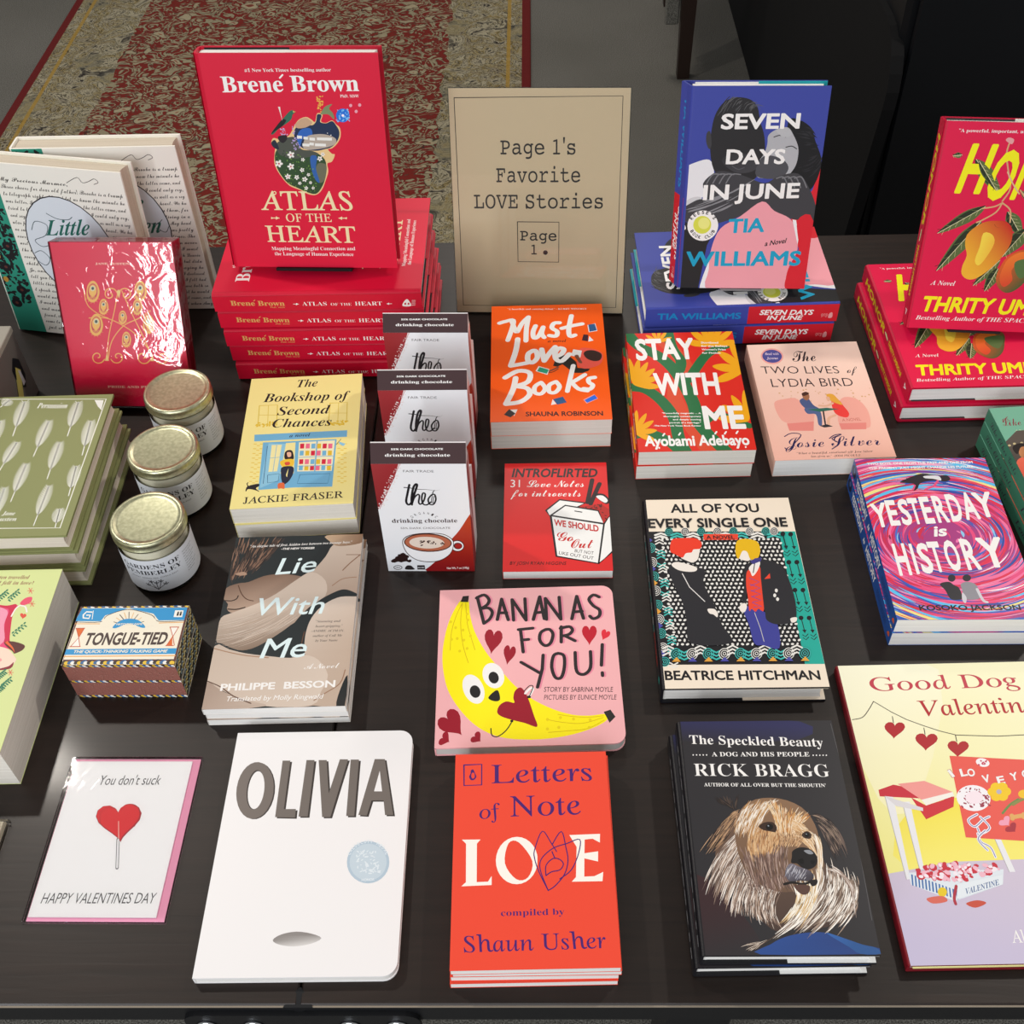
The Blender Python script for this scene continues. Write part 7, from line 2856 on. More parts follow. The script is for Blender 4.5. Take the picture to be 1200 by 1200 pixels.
'women':(0.2,0.233,"""B #efeae0
T #2b2320 C4 440 2110 1300 2110 50.0 0|My Precious Marmee,
T #2b2320 C4 440 2017 1960 2017 50.0 0|Three cheers for dear old father! Brooke is a trump
T #2b2320 C4 440 1924 1960 1924 50.0 0|to telegraph right off and let us know the minute he
T #2b2320 C4 440 1831 1960 1831 50.0 0|was better. I rushed up garret when the letter came, and
T #2b2320 C4 440 1738 1960 1738 50.0 0|tried to thank God for being so good, I could only cry,
T #2b2320 C4 440 1645 1960 1645 50.0 0|and say, 'I'm glad! I'm glad!' Didn't that do as well as a reg
T #2b2320 C4 440 1552 1960 1552 50.0 0|ular prayer? For I felt a great many in my heart. We ha
T #2b2320 C4 440 1459 1960 1459 50.0 0|ve such funny times, and now I can enjoy them, for
T #2b2320 C4 440 1366 1960 1366 50.0 0|everyone is so desperately good, it is like living in a
T #2b2320 C4 440 1273 1960 1273 50.0 0|nest of turtledoves. You would laugh to see Meg head
T #2b2320 C4 440 1180 1960 1180 50.0 0|the table, and try to be motherish. She grows pretty
T #2b2320 C4 440 1087 1960 1087 50.0 0|every day, and I am in love with her sometimes. The
T #2b2320 C4 440 993 1960 993 50.0 0|children are regular archangels, and I am never
T #2b2320 C4 440 901 1960 901 50.0 0|Jo, and never shall be anything else. Oh, I must
T #2b2320 C4 440 807 1960 807 50.0 0|tell you that I came near having a quarrel with Laurie
T #2b2320 C4 440 715 1960 715 50.0 0|little thing, and he was offended. I was right, but didn
T #2b2320 C4 440 622 1960 622 50.0 0|t speak as I ought, and he marched home, saying he
T #2b2320 C4 440 528 1960 528 50.0 0|would not come again till I begged pardon. I declared
T #2b2320 C4 440 436 1960 436 50.0 0|I would not and got mad. It lasted all day. I felt bad
T #2b2320 C4 440 343 1960 343 50.0 0|and wanted you very much. Laurie and I are both so
T #2b2320 C4 440 249 1960 249 50.0 0|proud, it is hard to beg pardon. But I thought he would
T #2b2320 C4 440 156 1960 156 50.0 0|come to it, for I was in the right. He did not come, and
T #2b2320 C4 440 63 1960 63 50.0 0|just at night I remembered what you said when Amy
L #2b2320 7.0 1300 2150 1450 2230 1500 2170 1580 2190 1660 2230 1700 2190 1640 2160
E #241c22 1120 1270 554 77 97 -693
E #d9dee6 1120 1270 540 75 95 -679
T #23665a J2 820 1430 1400 1490 200.0 0.3|Little
T #23665a J2 760 1110 1540 1170 210.0 0.3|Women
L #4a5a60 9.0 660 1490 740 1610 880 1570 820 1430 660 1350 740 1270 900 1330
L #4a5a60 9.0 920 1730 1040 1670 1180 1670 1240 1710
L #4a5a60 9.0 1400 1310 1520 1290 1600 1350
L #4a5a60 9.0 600 1170 700 1210 780 1110 700 1010 600 1070
L #4a5a60 9.0 800 910 1100 850 1400 910
L #4a5a60 9.0 1500 1230 1600 1170 1660 1250
T #4a4a50 I-5 860 830 1400 830 30.0 0|The Complete Novel
T #4a4a50 I-5 780 750 1500 750 30.0 0|featuring the characters' letters
P #2d8f78 0 2330 400 2330 400 0 0 0
N #1c1a1c 40.0 0.45 3 240 30 2290 370 2290 370 430 30 430
E #17161a 120 2090 70 0 0 -64
E #5a2f2a 120 2090 22 0 0 -20
E #17161a 260 1850 70 0 0 -64
E #5a2f2a 260 1850 22 0 0 -20
E #17161a 120 1530 70 0 0 -65
E #5a2f2a 120 1530 22 0 0 -20
E #17161a 260 1230 70 0 0 -65
E #5a2f2a 260 1230 22 0 0 -20
E #17161a 140 930 70 0 0 -64
E #5a2f2a 140 930 22 0 0 -20
E #17161a 250 610 70 0 0 -64
E #5a2f2a 250 610 22 0 0 -20
E #17161a 120 410 70 0 0 -65
E #5a2f2a 120 410 22 0 0 -20
E #b98a3a 80 1690 35 0 0 -40
E #b98a3a 80 1080 35 0 0 -40
E #b98a3a 80 750 35 0 0 -40"""),
'women_spine':(0.233,0.03,"""B #2d8f78
N #1c1a1c 30.0 0.5 5 60 30 270 2300 270 2300 30 30 30
T #efe9dc C2 600 99 1600 99 100.0 0|Little Women"""),
'pride':(0.1417,0.2,"""B #d80f42
T #f2dcc0 B 499 1741 895 1740 23.5 0|JANE AUSTEN
T #f2dcc0 B 408 233 1204 233 28.3 0|PRIDE AND PREJUDICE
L #e8b95c 11.2 699 1418 674 1452 634 1462 594 1450 567 1421 558 1388 567 1360 589 1347 614 1349 633 1362 642 1380 639 1395 629 1403 619 1402
L #e8b95c 11.2 723 1418 759 1451 802 1462 838 1449 856 1421 855 1387 836 1360 810 1346 786 1348 771 1362 768 1380 776 1395 788 1402 797 1401
L #e8b95c 12.1 426 595 389 559 345 546 308 557 288 585 287 620 303 650 328 668 353 671 370 661 377 644 373 627 363 617 352 615
L #e8b95c 12.1 502 596 526 562 563 550 601 560 630 587 642 620 636 649 618 666 596 668 576 659 564 643 563 627 569 617 578 615
L #e8b95c 12.1 974 594 938 558 895 545 858 556 836 585 834 619 849 650 873 668 898 670 916 660 923 643 920 627 910 616 900 614
L #e8b95c 12.1 1036 594 1062 558 1102 545 1142 556 1171 584 1182 619 1175 649 1156 667 1132 670 1111 660 1100 643 1099 627 1105 616 1115 614
L #e8b95c 10.1 716 1433 629 1173 525 893 453 602
L #e8b95c 10.1 760 1433 848 1127 944 844 1003 601
L #e8b95c 10.4 322 1105 527 1104 716 1011 859 892 993 699
L #e8b95c 10.3 1061 1196 912 1104 716 1011 548 821 470 602
L #e8b95c 10.1 317 1446 329 1266 444 1151 549 1104
S #e8b95c 498 1423 469 1347 421 1299 371 1299 339 1347 346 1423 373 1499 417 1545 462 1545 489 1499
E #c83a4c 417 1423 58 0 -17 -97
E #e8b95c 420 1435 46 0 -12 -71
E #d8d4b0 424 1461 30 0 -6 -33
E #3a4a4a 424 1461 16 0 -3 -19
l #e8b95c 4.5 409 1371 482 1334
l #e8b95c 4.5 409 1371 451 1301
l #e8b95c 4.5 409 1371 413 1282
l #e8b95c 4.5 409 1371 375 1281
l #e8b95c 4.5 409 1371 343 1299
l #e8b95c 4.5 409 1371 323 1331
S #e8b95c 1052 1433 1027 1361 983 1316 935 1316 904 1361 908 1433 931 1504 971 1548 1013 1548 1041 1505
E #c83a4c 975 1432 54 0 -13 -92
E #e8b95c 977 1445 43 0 -9 -67
E #d8d4b0 981 1469 29 0 -4 -31
E #3a4a4a 981 1469 15 0 -2 -18
l #e8b95c 4.5 969 1384 1039 1349
l #e8b95c 4.5 969 1384 1011 1317
l #e8b95c 4.5 969 1384 976 1300
l #e8b95c 4.5 969 1384 940 1299
l #e8b95c 4.5 969 1384 909 1315
l #e8b95c 4.5 969 1384 889 1345
S #e8b95c 575 1242 554 1186 519 1151 482 1151 459 1186 463 1242 483 1298 515 1333 548 1333 568 1299
E #c83a4c 516 1242 42 0 -12 -72
E #e8b95c 517 1251 34 0 -9 -52
E #d8d4b0 521 1271 22 0 -4 -24
E #3a4a4a 521 1271 12 0 -2 -14
l #e8b95c 4.6 510 1204 563 1176
l #e8b95c 4.6 510 1204 541 1152
l #e8b95c 4.6 510 1204 514 1138
l #e8b95c 4.6 510 1204 486 1138
l #e8b95c 4.6 510 1204 462 1150
l #e8b95c 4.6 510 1204 447 1174
S #e8b95c 973 1241 954 1185 919 1150 883 1150 859 1185 862 1241 880 1298 911 1332 944 1332 965 1298
E #c83a4c 914 1241 42 0 -10 -72
E #e8b95c 915 1251 33 0 -7 -52
E #d8d4b0 918 1270 22 0 -3 -24
E #3a4a4a 918 1270 12 0 -2 -14
l #e8b95c 4.6 909 1203 963 1176
l #e8b95c 4.6 909 1203 942 1151
l #e8b95c 4.6 909 1203 915 1138
l #e8b95c 4.6 909 1203 887 1137
l #e8b95c 4.6 909 1203 863 1150
l #e8b95c 4.6 909 1203 848 1173
S #e8b95c 772 1115 755 1066 725 1036 693 1036 673 1066 676 1115 692 1164 720 1194 748 1194 766 1165
E #c83a4c 721 1115 36 0 -9 -62
E #e8b95c 722 1123 29 0 -7 -45
E #d8d4b0 725 1140 19 0 -3 -21
E #3a4a4a 725 1140 10 0 -1 -12
l #e8b95c 4.6 716 1082 763 1058
l #e8b95c 4.6 716 1082 744 1037
l #e8b95c 4.6 716 1082 720 1025
l #e8b95c 4.6 716 1082 696 1025
l #e8b95c 4.6 716 1082 676 1035
l #e8b95c 4.6 716 1082 663 1056
S #e8b95c 476 1023 447 943 397 893 346 893 313 943 320 1023 348 1102 394 1151 439 1151 468 1103
E #c83a4c 394 1022 59 0 -18 -102
E #e8b95c 396 1036 47 0 -13 -74
E #d8d4b0 401 1063 31 0 -6 -35
E #3a4a4a 401 1063 17 0 -3 -20
l #e8b95c 4.7 384 968 459 929
l #e8b95c 4.7 384 968 428 894
l #e8b95c 4.7 384 968 389 875
l #e8b95c 4.7 384 968 350 874
l #e8b95c 4.7 384 968 318 892
l #e8b95c 4.7 384 968 297 926
S #e8b95c 1087 1033 1064 964 1023 922 979 922 949 965 953 1033 974 1102 1012 1144 1051 1144 1077 1102
E #c83a4c 1016 1033 51 0 -12 -88
E #e8b95c 1017 1045 40 0 -8 -64
E #d8d4b0 1021 1068 27 0 -4 -30
E #3a4a4a 1021 1068 14 0 -2 -17
l #e8b95c 4.7 1010 987 1075 953
l #e8b95c 4.7 1010 987 1050 923
l #e8b95c 4.7 1010 987 1017 906
l #e8b95c 4.7 1010 987 983 906
l #e8b95c 4.7 1010 987 955 921
l #e8b95c 4.7 1010 987 936 950
S #e8b95c 782 845 763 788 729 753 693 753 670 788 674 845 692 901 723 935 755 935 775 901
E #c83a4c 725 844 41 0 -11 -72
E #e8b95c 726 854 33 0 -8 -52
E #d8d4b0 729 873 22 0 -3 -24
E #3a4a4a 729 873 11 0 -2 -14
l #e8b95c 4.7 719 806 772 779
l #e8b95c 4.7 719 806 750 754
l #e8b95c 4.7 719 806 724 741
l #e8b95c 4.7 719 806 697 740
l #e8b95c 4.7 719 806 674 753
l #e8b95c 4.7 719 806 659 776
P #e8d080 696 1422 723 1449 745 1422 715 1344
P #e8d080 428 577 468 676 475 577
P #e8d080 977 577 1009 675 1019 577"""),
'candle':(0.15,0.048,"""B #dde0e6
T #232226 B-2 440 350 1060 350 60.0 0|GARDENS OF
T #232226 B-2 440 260 1060 260 60.0 0|PEMBERLEY
l #55545a 4.0 440 232 1060 232
T #55545a s 500 202 1000 202 16.0 0|PEONY  GREEN TEA  CITRUS ZEST
L #2c2b30 6.0 750 30 705 70 660 100
L #2c2b30 4.5 660 100 690 110 670 93
L #2c2b30 4.5 660 100 669 87 657 88
L #2c2b30 4.5 660 100 636 96 648 100
L #2c2b30 4.5 660 100 635 124 656 111
L #2c2b30 4.5 660 100 669 133 669 108
L #2c2b30 6.0 750 30 750 70 750 130
L #2c2b30 4.5 750 130 780 140 760 123
L #2c2b30 4.5 750 130 759 117 747 118
L #2c2b30 4.5 750 130 726 126 738 130
L #2c2b30 4.5 750 130 725 154 746 141
L #2c2b30 4.5 750 130 759 163 759 138
L #2c2b30 6.0 750 30 795 70 840 100
L #2c2b30 4.5 840 100 870 110 850 93
L #2c2b30 4.5 840 100 849 87 837 88
L #2c2b30 4.5 840 100 816 96 828 100
L #2c2b30 4.5 840 100 815 124 836 111
L #2c2b30 4.5 840 100 849 133 849 108
L #2c2b30 6.0 750 30 725 70 700 150
L #2c2b30 4.5 700 150 730 160 710 143
L #2c2b30 4.5 700 150 709 137 697 138
L #2c2b30 4.5 700 150 676 146 688 150
L #2c2b30 4.5 700 150 675 174 696 161
L #2c2b30 4.5 700 150 709 183 709 158
L #2c2b30 6.0 750 30 775 70 800 150
L #2c2b30 4.5 800 150 830 160 810 143
L #2c2b30 4.5 800 150 809 137 797 138
L #2c2b30 4.5 800 150 776 146 788 150
L #2c2b30 4.5 800 150 775 174 796 161
L #2c2b30 4.5 800 150 809 183 809 158
T #55545a s 1110 400 1280 400 15.0 0|hand poured soy wax
T #55545a s 1110 364 1250 364 15.0 0|keep wick trimmed
T #55545a s 1110 328 1220 328 15.0 0|burn on a safe
T #55545a s 1110 292 1280 292 15.0 0|surface away from
T #55545a s 1110 256 1250 256 15.0 0|drafts and pets
T #55545a s 1110 220 1220 220 15.0 0|never leave alone
T #55545a s 1110 184 1280 184 15.0 0|discard when low
T #55545a s 1110 148 1250 148 15.0 0|made in small
T #55545a s 1110 112 1220 112 15.0 0|batches"""),
}

# ---------------------------------------------------------------- materials
def mat(name,col=(.5,.5,.5),rough=.5,metal=0,coat=0,spec=.5,attr=False):
    m=bpy.data.materials.new(name); m.use_nodes=True; nt=m.node_tree; b=nt.nodes['Principled BSDF']
    b.inputs['Roughness'].default_value=rough; b.inputs['Metallic'].default_value=metal
    b.inputs['Coat Weight'].default_value=coat; b.inputs['Coat Roughness'].default_value=.12; b.inputs['Specular IOR Level'].default_value=spec
    if attr:
        a=nt.nodes.new('ShaderNodeAttribute'); a.attribute_name='ink'; nt.links.new(a.outputs['Color'],b.inputs['Base Color'])
    else: b.inputs['Base Color'].default_value=(*lin(col),1)
    return m
_pl={}
def plain(col,rough=.42,coat=0,grain=0):
    k=(col,rough,coat,grain)
    if k not in _pl:
        m=_pl[k]=mat('card_stock',col,rough,0,coat,.28)
        nt=m.node_tree; b=nt.nodes['Principled BSDF']
        tc=nt.nodes.new('ShaderNodeTexCoord'); n=nt.nodes.new('ShaderNodeTexNoise'); n.inputs['Scale'].default_value=900 if not grain else 1600
        bm=nt.nodes.new('ShaderNodeBump'); bm.inputs['Strength'].default_value=.06 if not grain else grain; bm.inputs['Distance'].default_value=.0004
        nt.links.new(tc.outputs['Object'],n.inputs['Vector']); nt.links.new(n.outputs['Fac'],bm.inputs['Height']); nt.links.new(bm.outputs['Normal'],b.inputs['Normal'])
    return _pl[k]
INK=mat('printed_ink',rough=.45,spec=.28,attr=True); GLOSS=mat('glossy_printed_ink',rough=.32,coat=.12,spec=.3,attr=True); MATTE=mat('matte_printed_ink',rough=.6,spec=.3,attr=True)
def nodes(m): return m.node_tree,m.node_tree.nodes['Principled BSDF']
def ramp(nt,fac,stops):
    r=nt.nodes.new('ShaderNodeValToRGB'); e=r.color_ramp.elements
    e[0].position=stops[0][0]; e[0].color=(*lin(stops[0][1]),1); e[1].position=stops[-1][0]; e[1].color=(*lin(stops[-1][1]),1)
    for p,c in stops[1:-1]:
        x=e.new(p); x.color=(*lin(c),1)
    nt.links.new(fac,r.inputs[0]); return r.outputs[0]
def noise(nt,scale,vec=None,detail=4,sc3=None,rough=.5,dist=0,coord='Object'):
    tc=nt.nodes.new('ShaderNodeTexCoord'); mp=nt.nodes.new('ShaderNodeMapping'); n=nt.nodes.new('ShaderNodeTexNoise')
    nt.links.new(tc.outputs[coord],mp.inputs['Vector']); nt.links.new(mp.outputs['Vector'],n.inputs['Vector'])
    if sc3: mp.inputs['Scale'].default_value=sc3
    n.inputs['Scale'].default_value=scale; n.inputs['Detail'].default_value=detail; n.inputs['Roughness'].default_value=rough; n.inputs['Distortion'].default_value=dist
    return n.outputs['Fac']
def mix(nt,f,a,b,mode='MIX'):
    m=nt.nodes.new('ShaderNodeMix'); m.data_type='RGBA'; m.blend_type=mode
    for s,v in ((0,f),(6,a),(7,b)):
        if isinstance(v,(int,float)): m.inputs[s].default_value=v
        elif isinstance(v,tuple): m.inputs[s].default_value=(*v,1) if len(v)==3 else v
        else: nt.links.new(v,m.inputs[s])
    return m.outputs[2]
def bump(nt,b,h,st,dist=.001):
    n=nt.nodes.new('ShaderNodeBump'); n.inputs['Strength'].default_value=st; n.inputs['Distance'].default_value=dist
    nt.links.new(h,n.inputs['Height']); nt.links.new(n.outputs['Normal'],b.inputs['Normal'])
def paper(name,c1,c2):
    m=mat(name,rough=.75,spec=.25); nt,b=nodes(m)
    f=noise(nt,1,sc3=(6,6,5200),detail=2); nt.links.new(ramp(nt,f,[(.32,c2),(.62,c1)]),b.inputs['Base Color']); bump(nt,b,f,.35,.0004); return m
PAGES=paper('page_edges','#ece7de','#cdc6ba'); PAGES_W=paper('white_page_edges','#f1efec','#d9d6d1'); PAGES_T=paper('tan_page_edges','#d9cdbb','#b9ab98')
# ---------------------------------------------------------------- tagging and mesh helpers
def tag(o,label=None,cat=None,group=None,kind=None):
    if label: o['label']=label
    if cat: o['category']=cat
    if group: o['group']=group
    if kind: o['kind']=kind
    return o
def thing(name,loc=(0,0,0),rot=(0,0,0)):
    o=bpy.data.objects.new(name,None); COL.objects.link(o); o.location=loc; o.rotation_euler=rot; o.empty_display_size=.02; return o
def meshobj(name,vs_,fs,m,parent=None,smooth=False):
    me=bpy.data.meshes.new(name); me.from_pydata([tuple(v) for v in vs_],[],[tuple(f) for f in fs]); me.materials.append(m); me.validate()
    if smooth:
        for p in me.polygons: p.use_smooth=True
    o=bpy.data.objects.new(name,me); COL.objects.link(o)
    if parent: o.parent=parent
    return o
def copy_tree(o,parent=None):
    c=o.copy(); COL.objects.link(c)
    if parent: c.parent=parent
    for ch in list(o.children): copy_tree(ch,c)
    return c
class MB:
    def __init__(s): s.v=[];s.f=[]
    def box(s,x0,x1,y0,y1,z0,z1,bev=0):
        b=len(s.v)
        if not bev:
            s.v+=[(x,y,z) for z in(z0,z1) for x,y in((x0,y0),(x1,y0),(x1,y1),(x0,y1))]
            s.f+=[(b,b+3,b+2,b+1),(b+4,b+5,b+6,b+7)]+[(b+i,b+(i+1)%4,b+4+(i+1)%4,b+4+i) for i in range(4)]
        else:
            q=bev;R=[]
            for z,i in((z0,q),(z0+q,0),(z1-q,0),(z1,q)):
                R.append([(x0+q,y0+i,z),(x1-q,y0+i,z),(x1-i,y0+q,z),(x1-i,y1-q,z),(x1-q,y1-i,z),(x0+q,y1-i,z),(x0+i,y1-q,z),(x0+i,y0+q,z)])
            s.loft(R)
        return s
    def loft(s,R,caps=True,closed=True):
        b=len(s.v);n=len(R[0])
        for r in R: s.v+=r
        for k in range(len(R)-1):
            for i in range(n if closed else n-1):
                j=(i+1)%n; s.f.append((b+k*n+i,b+k*n+j,b+(k+1)*n+j,b+(k+1)*n+i))
        if caps: s.f.append(tuple(b+i for i in range(n))[::-1]); s.f.append(tuple(b+(len(R)-1)*n+i for i in range(n)))
        return s
    def lathe(s,prof,n=40,c=(0,0),caps=True):
        return s.loft([[(c[0]+r*math.cos(i/n*2*math.pi),c[1]+r*math.sin(i/n*2*math.pi),z) for i in range(n)] for r,z in prof],caps)
    def tube(s,pts,r,n=8):
        R=[];P=[Vector(p) for p in pts]
        for i,p in enumerate(P):
            d=(P[min(i+1,len(P)-1)]-P[max(i-1,0)]).normalized(); u=d.cross(Vector((0,0,1)) if abs(d.z)<.9 else Vector((1,0,0))).normalized(); w=d.cross(u)
            R.append([tuple(p+r*(math.cos(a)*u+math.sin(a)*w)) for a in (k/n*2*math.pi for k in range(n))])
        return s.loft(R)
    def build(s,name,m,parent=None,smooth=False): return meshobj(name,s.v,s.f,m,parent,smooth)
def outline(w,h,r=0,x0=0,y0=0,corners='trbl',n=6):
    P=[]
    for cx,cy,a,k in ((x0+w,y0,-90,'r'),(x0+w,y0+h,0,'t'),(x0,y0+h,90,'l'),(x0,y0,180,'b')):
        if r and k in corners:
            mx=cx-r if cx>x0 else cx+r; my=cy-r if cy>y0 else cy+r
            for i in range(n+1): t=D(a+90*i/n); P.append((mx+r*math.cos(t),my+r*math.sin(t)))
        else: P.append((cx,cy))
    return P
# ---------------------------------------------------------------- lettering
SERIF=dict(B=(0x1D400,0x1D41A,0x1D7CE),I=(0x1D434,0x1D44E,0),J=(0x1D468,0x1D482,0),C=(0x1D4D0,0x1D4EA,0),M=(0x1D670,0x1D68A,0x1D7F6))
fc=bpy.data.curves.new('lettering','FONT'); fc.fill_mode='FRONT'; fc.resolution_u=3
fo=bpy.data.objects.new('lettering',fc); COL.objects.link(fo)
_tx={}
def embolden(V,F,w):
    V=[(x,y,0) for x,y in V];F=list(F);cnt={};q=0
    key=lambda i:(round(V[i][0],5),round(V[i][1],5))
    for f in F:
        for i in range(3):
            a,b=f[i],f[(i+1)%3];k=tuple(sorted((key(a),key(b))));cnt[k]=cnt.get(k,0)+1
    for (a,b),n in cnt.items():
        if n>1: continue
        dx,dy=b[0]-a[0],b[1]-a[1];l=math.hypot(dx,dy)
        if l<1e-6: continue
        dx*=w/l;dy*=w/l;c=len(V);q+=1;z=.1+.8*(q*.618%1)
        V+=[(a[0]-dx*.6-dy,a[1]-dy*.6+dx,z),(a[0]-dx*.6+dy,a[1]-dy*.6-dx,z),(b[0]+dx*.6+dy,b[1]+dy*.6-dx,z),(b[0]+dx*.6-dy,b[1]+dy*.6+dx,z)];F+=[(c,c+1,c+2),(c,c+2,c+3)]
    return V,F
def glyphs(txt,style):
    k=(txt,style)
    if k in _tx: return _tx[k]
    f=style[0]; off=int(style[1:] or 0)/1000; s=''; up=f=='U'; lean=.2 if f in 'iK' else 0; off+=.030 if f in 'SK' else 0; fat=max(0,off); off=min(0,off)
    if up: f='I'
    for c in txt:
        if f in SERIF:
            u,l,d=SERIF[f]
            if 'A'<=c<='Z': c=chr(u+ord(c)-65)
            elif 'a'<=c<='z': c=chr(0x210E) if (f=='I' and c=='h') else chr(l+ord(c)-97)
            elif '0'<=c<='9' and d: c=chr(d+ord(c)-48)
        s+=c
    fc.body=s; fc.offset=off; bpy.context.view_layer.update()
    ev=fo.evaluated_get(bpy.context.evaluated_depsgraph_get()); me=ev.to_mesh(); me.calc_loop_triangles()
    r=([(v.co.x,v.co.y) for v in me.vertices],[tuple(t.vertices) for t in me.loop_triangles]); ev.to_mesh_clear()
    if up: r=([(x-.27*y,y) for x,y in r[0]],r[1])
    if lean: r=([(x+lean*y,y) for x,y in r[0]],r[1])
    if fat: r=embolden(*r,fat)
    _tx[k]=r; return r
_cap={}
def capheight(style):
    if style not in _cap:
        v,_=glyphs('H',style); _cap[style]=max(p[1] for p in v)
    return _cap[style]
for _,_,_t in ART.values():
    for _l in _t.split('\n'):
        if _l[:2]=='T ': glyphs(_l.split('|',1)[1],_l.split()[2])
# ---------------------------------------------------------------- print engine
def smooth(P,closed,n=4):
    N=len(P);o=[]
    rng=range(N) if closed else range(N-1)
    for i in rng:
        if closed: a,b,c,d=P[(i-1)%N],P[i],P[(i+1)%N],P[(i+2)%N]
        else: a,b,c,d=P[max(i-1,0)],P[i],P[i+1],P[min(i+2,N-1)]
        for k in range(n):
            t=k/n
            o.append(tuple(.5*(2*b[j]+(c[j]-a[j])*t+(2*a[j]-5*b[j]+4*c[j]-d[j])*t*t+(3*b[j]-a[j]-3*c[j]+d[j])*t**3) for j in(0,1)))
    if not closed:o.append(P[-1])
    return o
def tess(P):
    if len(P)<3: return []
    return [t for t in tessellate_polygon([[Vector((p[0],p[1],0)) for p in P]])]
def ribbon(P,w,taper=0,cap=True):
    V=[];F=[];n=len(P)
    for i,p in enumerate(P):
        a=P[max(i-1,0)];b=P[min(i+1,n-1)];dx,dy=b[0]-a[0],b[1]-a[1];l=math.hypot(dx,dy) or 1
        k=w/2
        if taper: k*=max(.06,1-i/(n-1)) if taper==1 else max(.08,math.sin(math.pi*(i+.3)/(n-.4)))
        V+=[(p[0]-dy/l*k,p[1]+dx/l*k),(p[0]+dy/l*k,p[1]-dx/l*k)]
        if i: j=2*i; F+=[(j-2,j-1,j+1),(j-2,j+1,j)]
    if cap and not taper:
        for e in (0,n-1):
            c=len(V);p=P[e];m=8;V.append(p)
            V+=[(p[0]+w/2*math.cos(2*math.pi*q/m),p[1]+w/2*math.sin(2*math.pi*q/m)) for q in range(m)]
            F+=[(c,c+1+q,c+1+(q+1)%m) for q in range(m)]
    return V,F
def inside(x,y,P):
    c=False;j=len(P)-1
    for i in range(len(P)):
        if (P[i][1]>y)!=(P[j][1]>y) and x<(P[j][0]-P[i][0])*(y-P[i][1])/(P[j][1]-P[i][1]+1e-9)+P[i][0]: c=not c
        j=i
    return c
def scatter(P,n,rg):
    xs=[p[0] for p in P];ys=[p[1] for p in P];o=[];k=0
    while len(o)<n and k<n*30:
        k+=1;x,y=rg.uniform(min(xs),max(xs)),rg.uniform(min(ys),max(ys))
        if inside(x,y,P):o.append((x,y))
    return o
def clip_tri(T,W,H):
    # T list of (x,y,color...) ; Sutherland-Hodgman against the sheet
    for ax,lim,sg in ((0,0,1),(0,W,-1),(1,0,1),(1,H,-1)):
        O=[];n=len(T)
        for i in range(n):
            a,b=T[i],T[(i+1)%n];da=(a[ax]-lim)*sg;db=(b[ax]-lim)*sg
            if da>=0:O.append(a)
            if (da>=0)!=(db>=0):
                t=da/(da-db);O.append(tuple(p+(q-p)*t for p,q in zip(a,b)))
        T=O
        if len(T)<3:return []
    return T
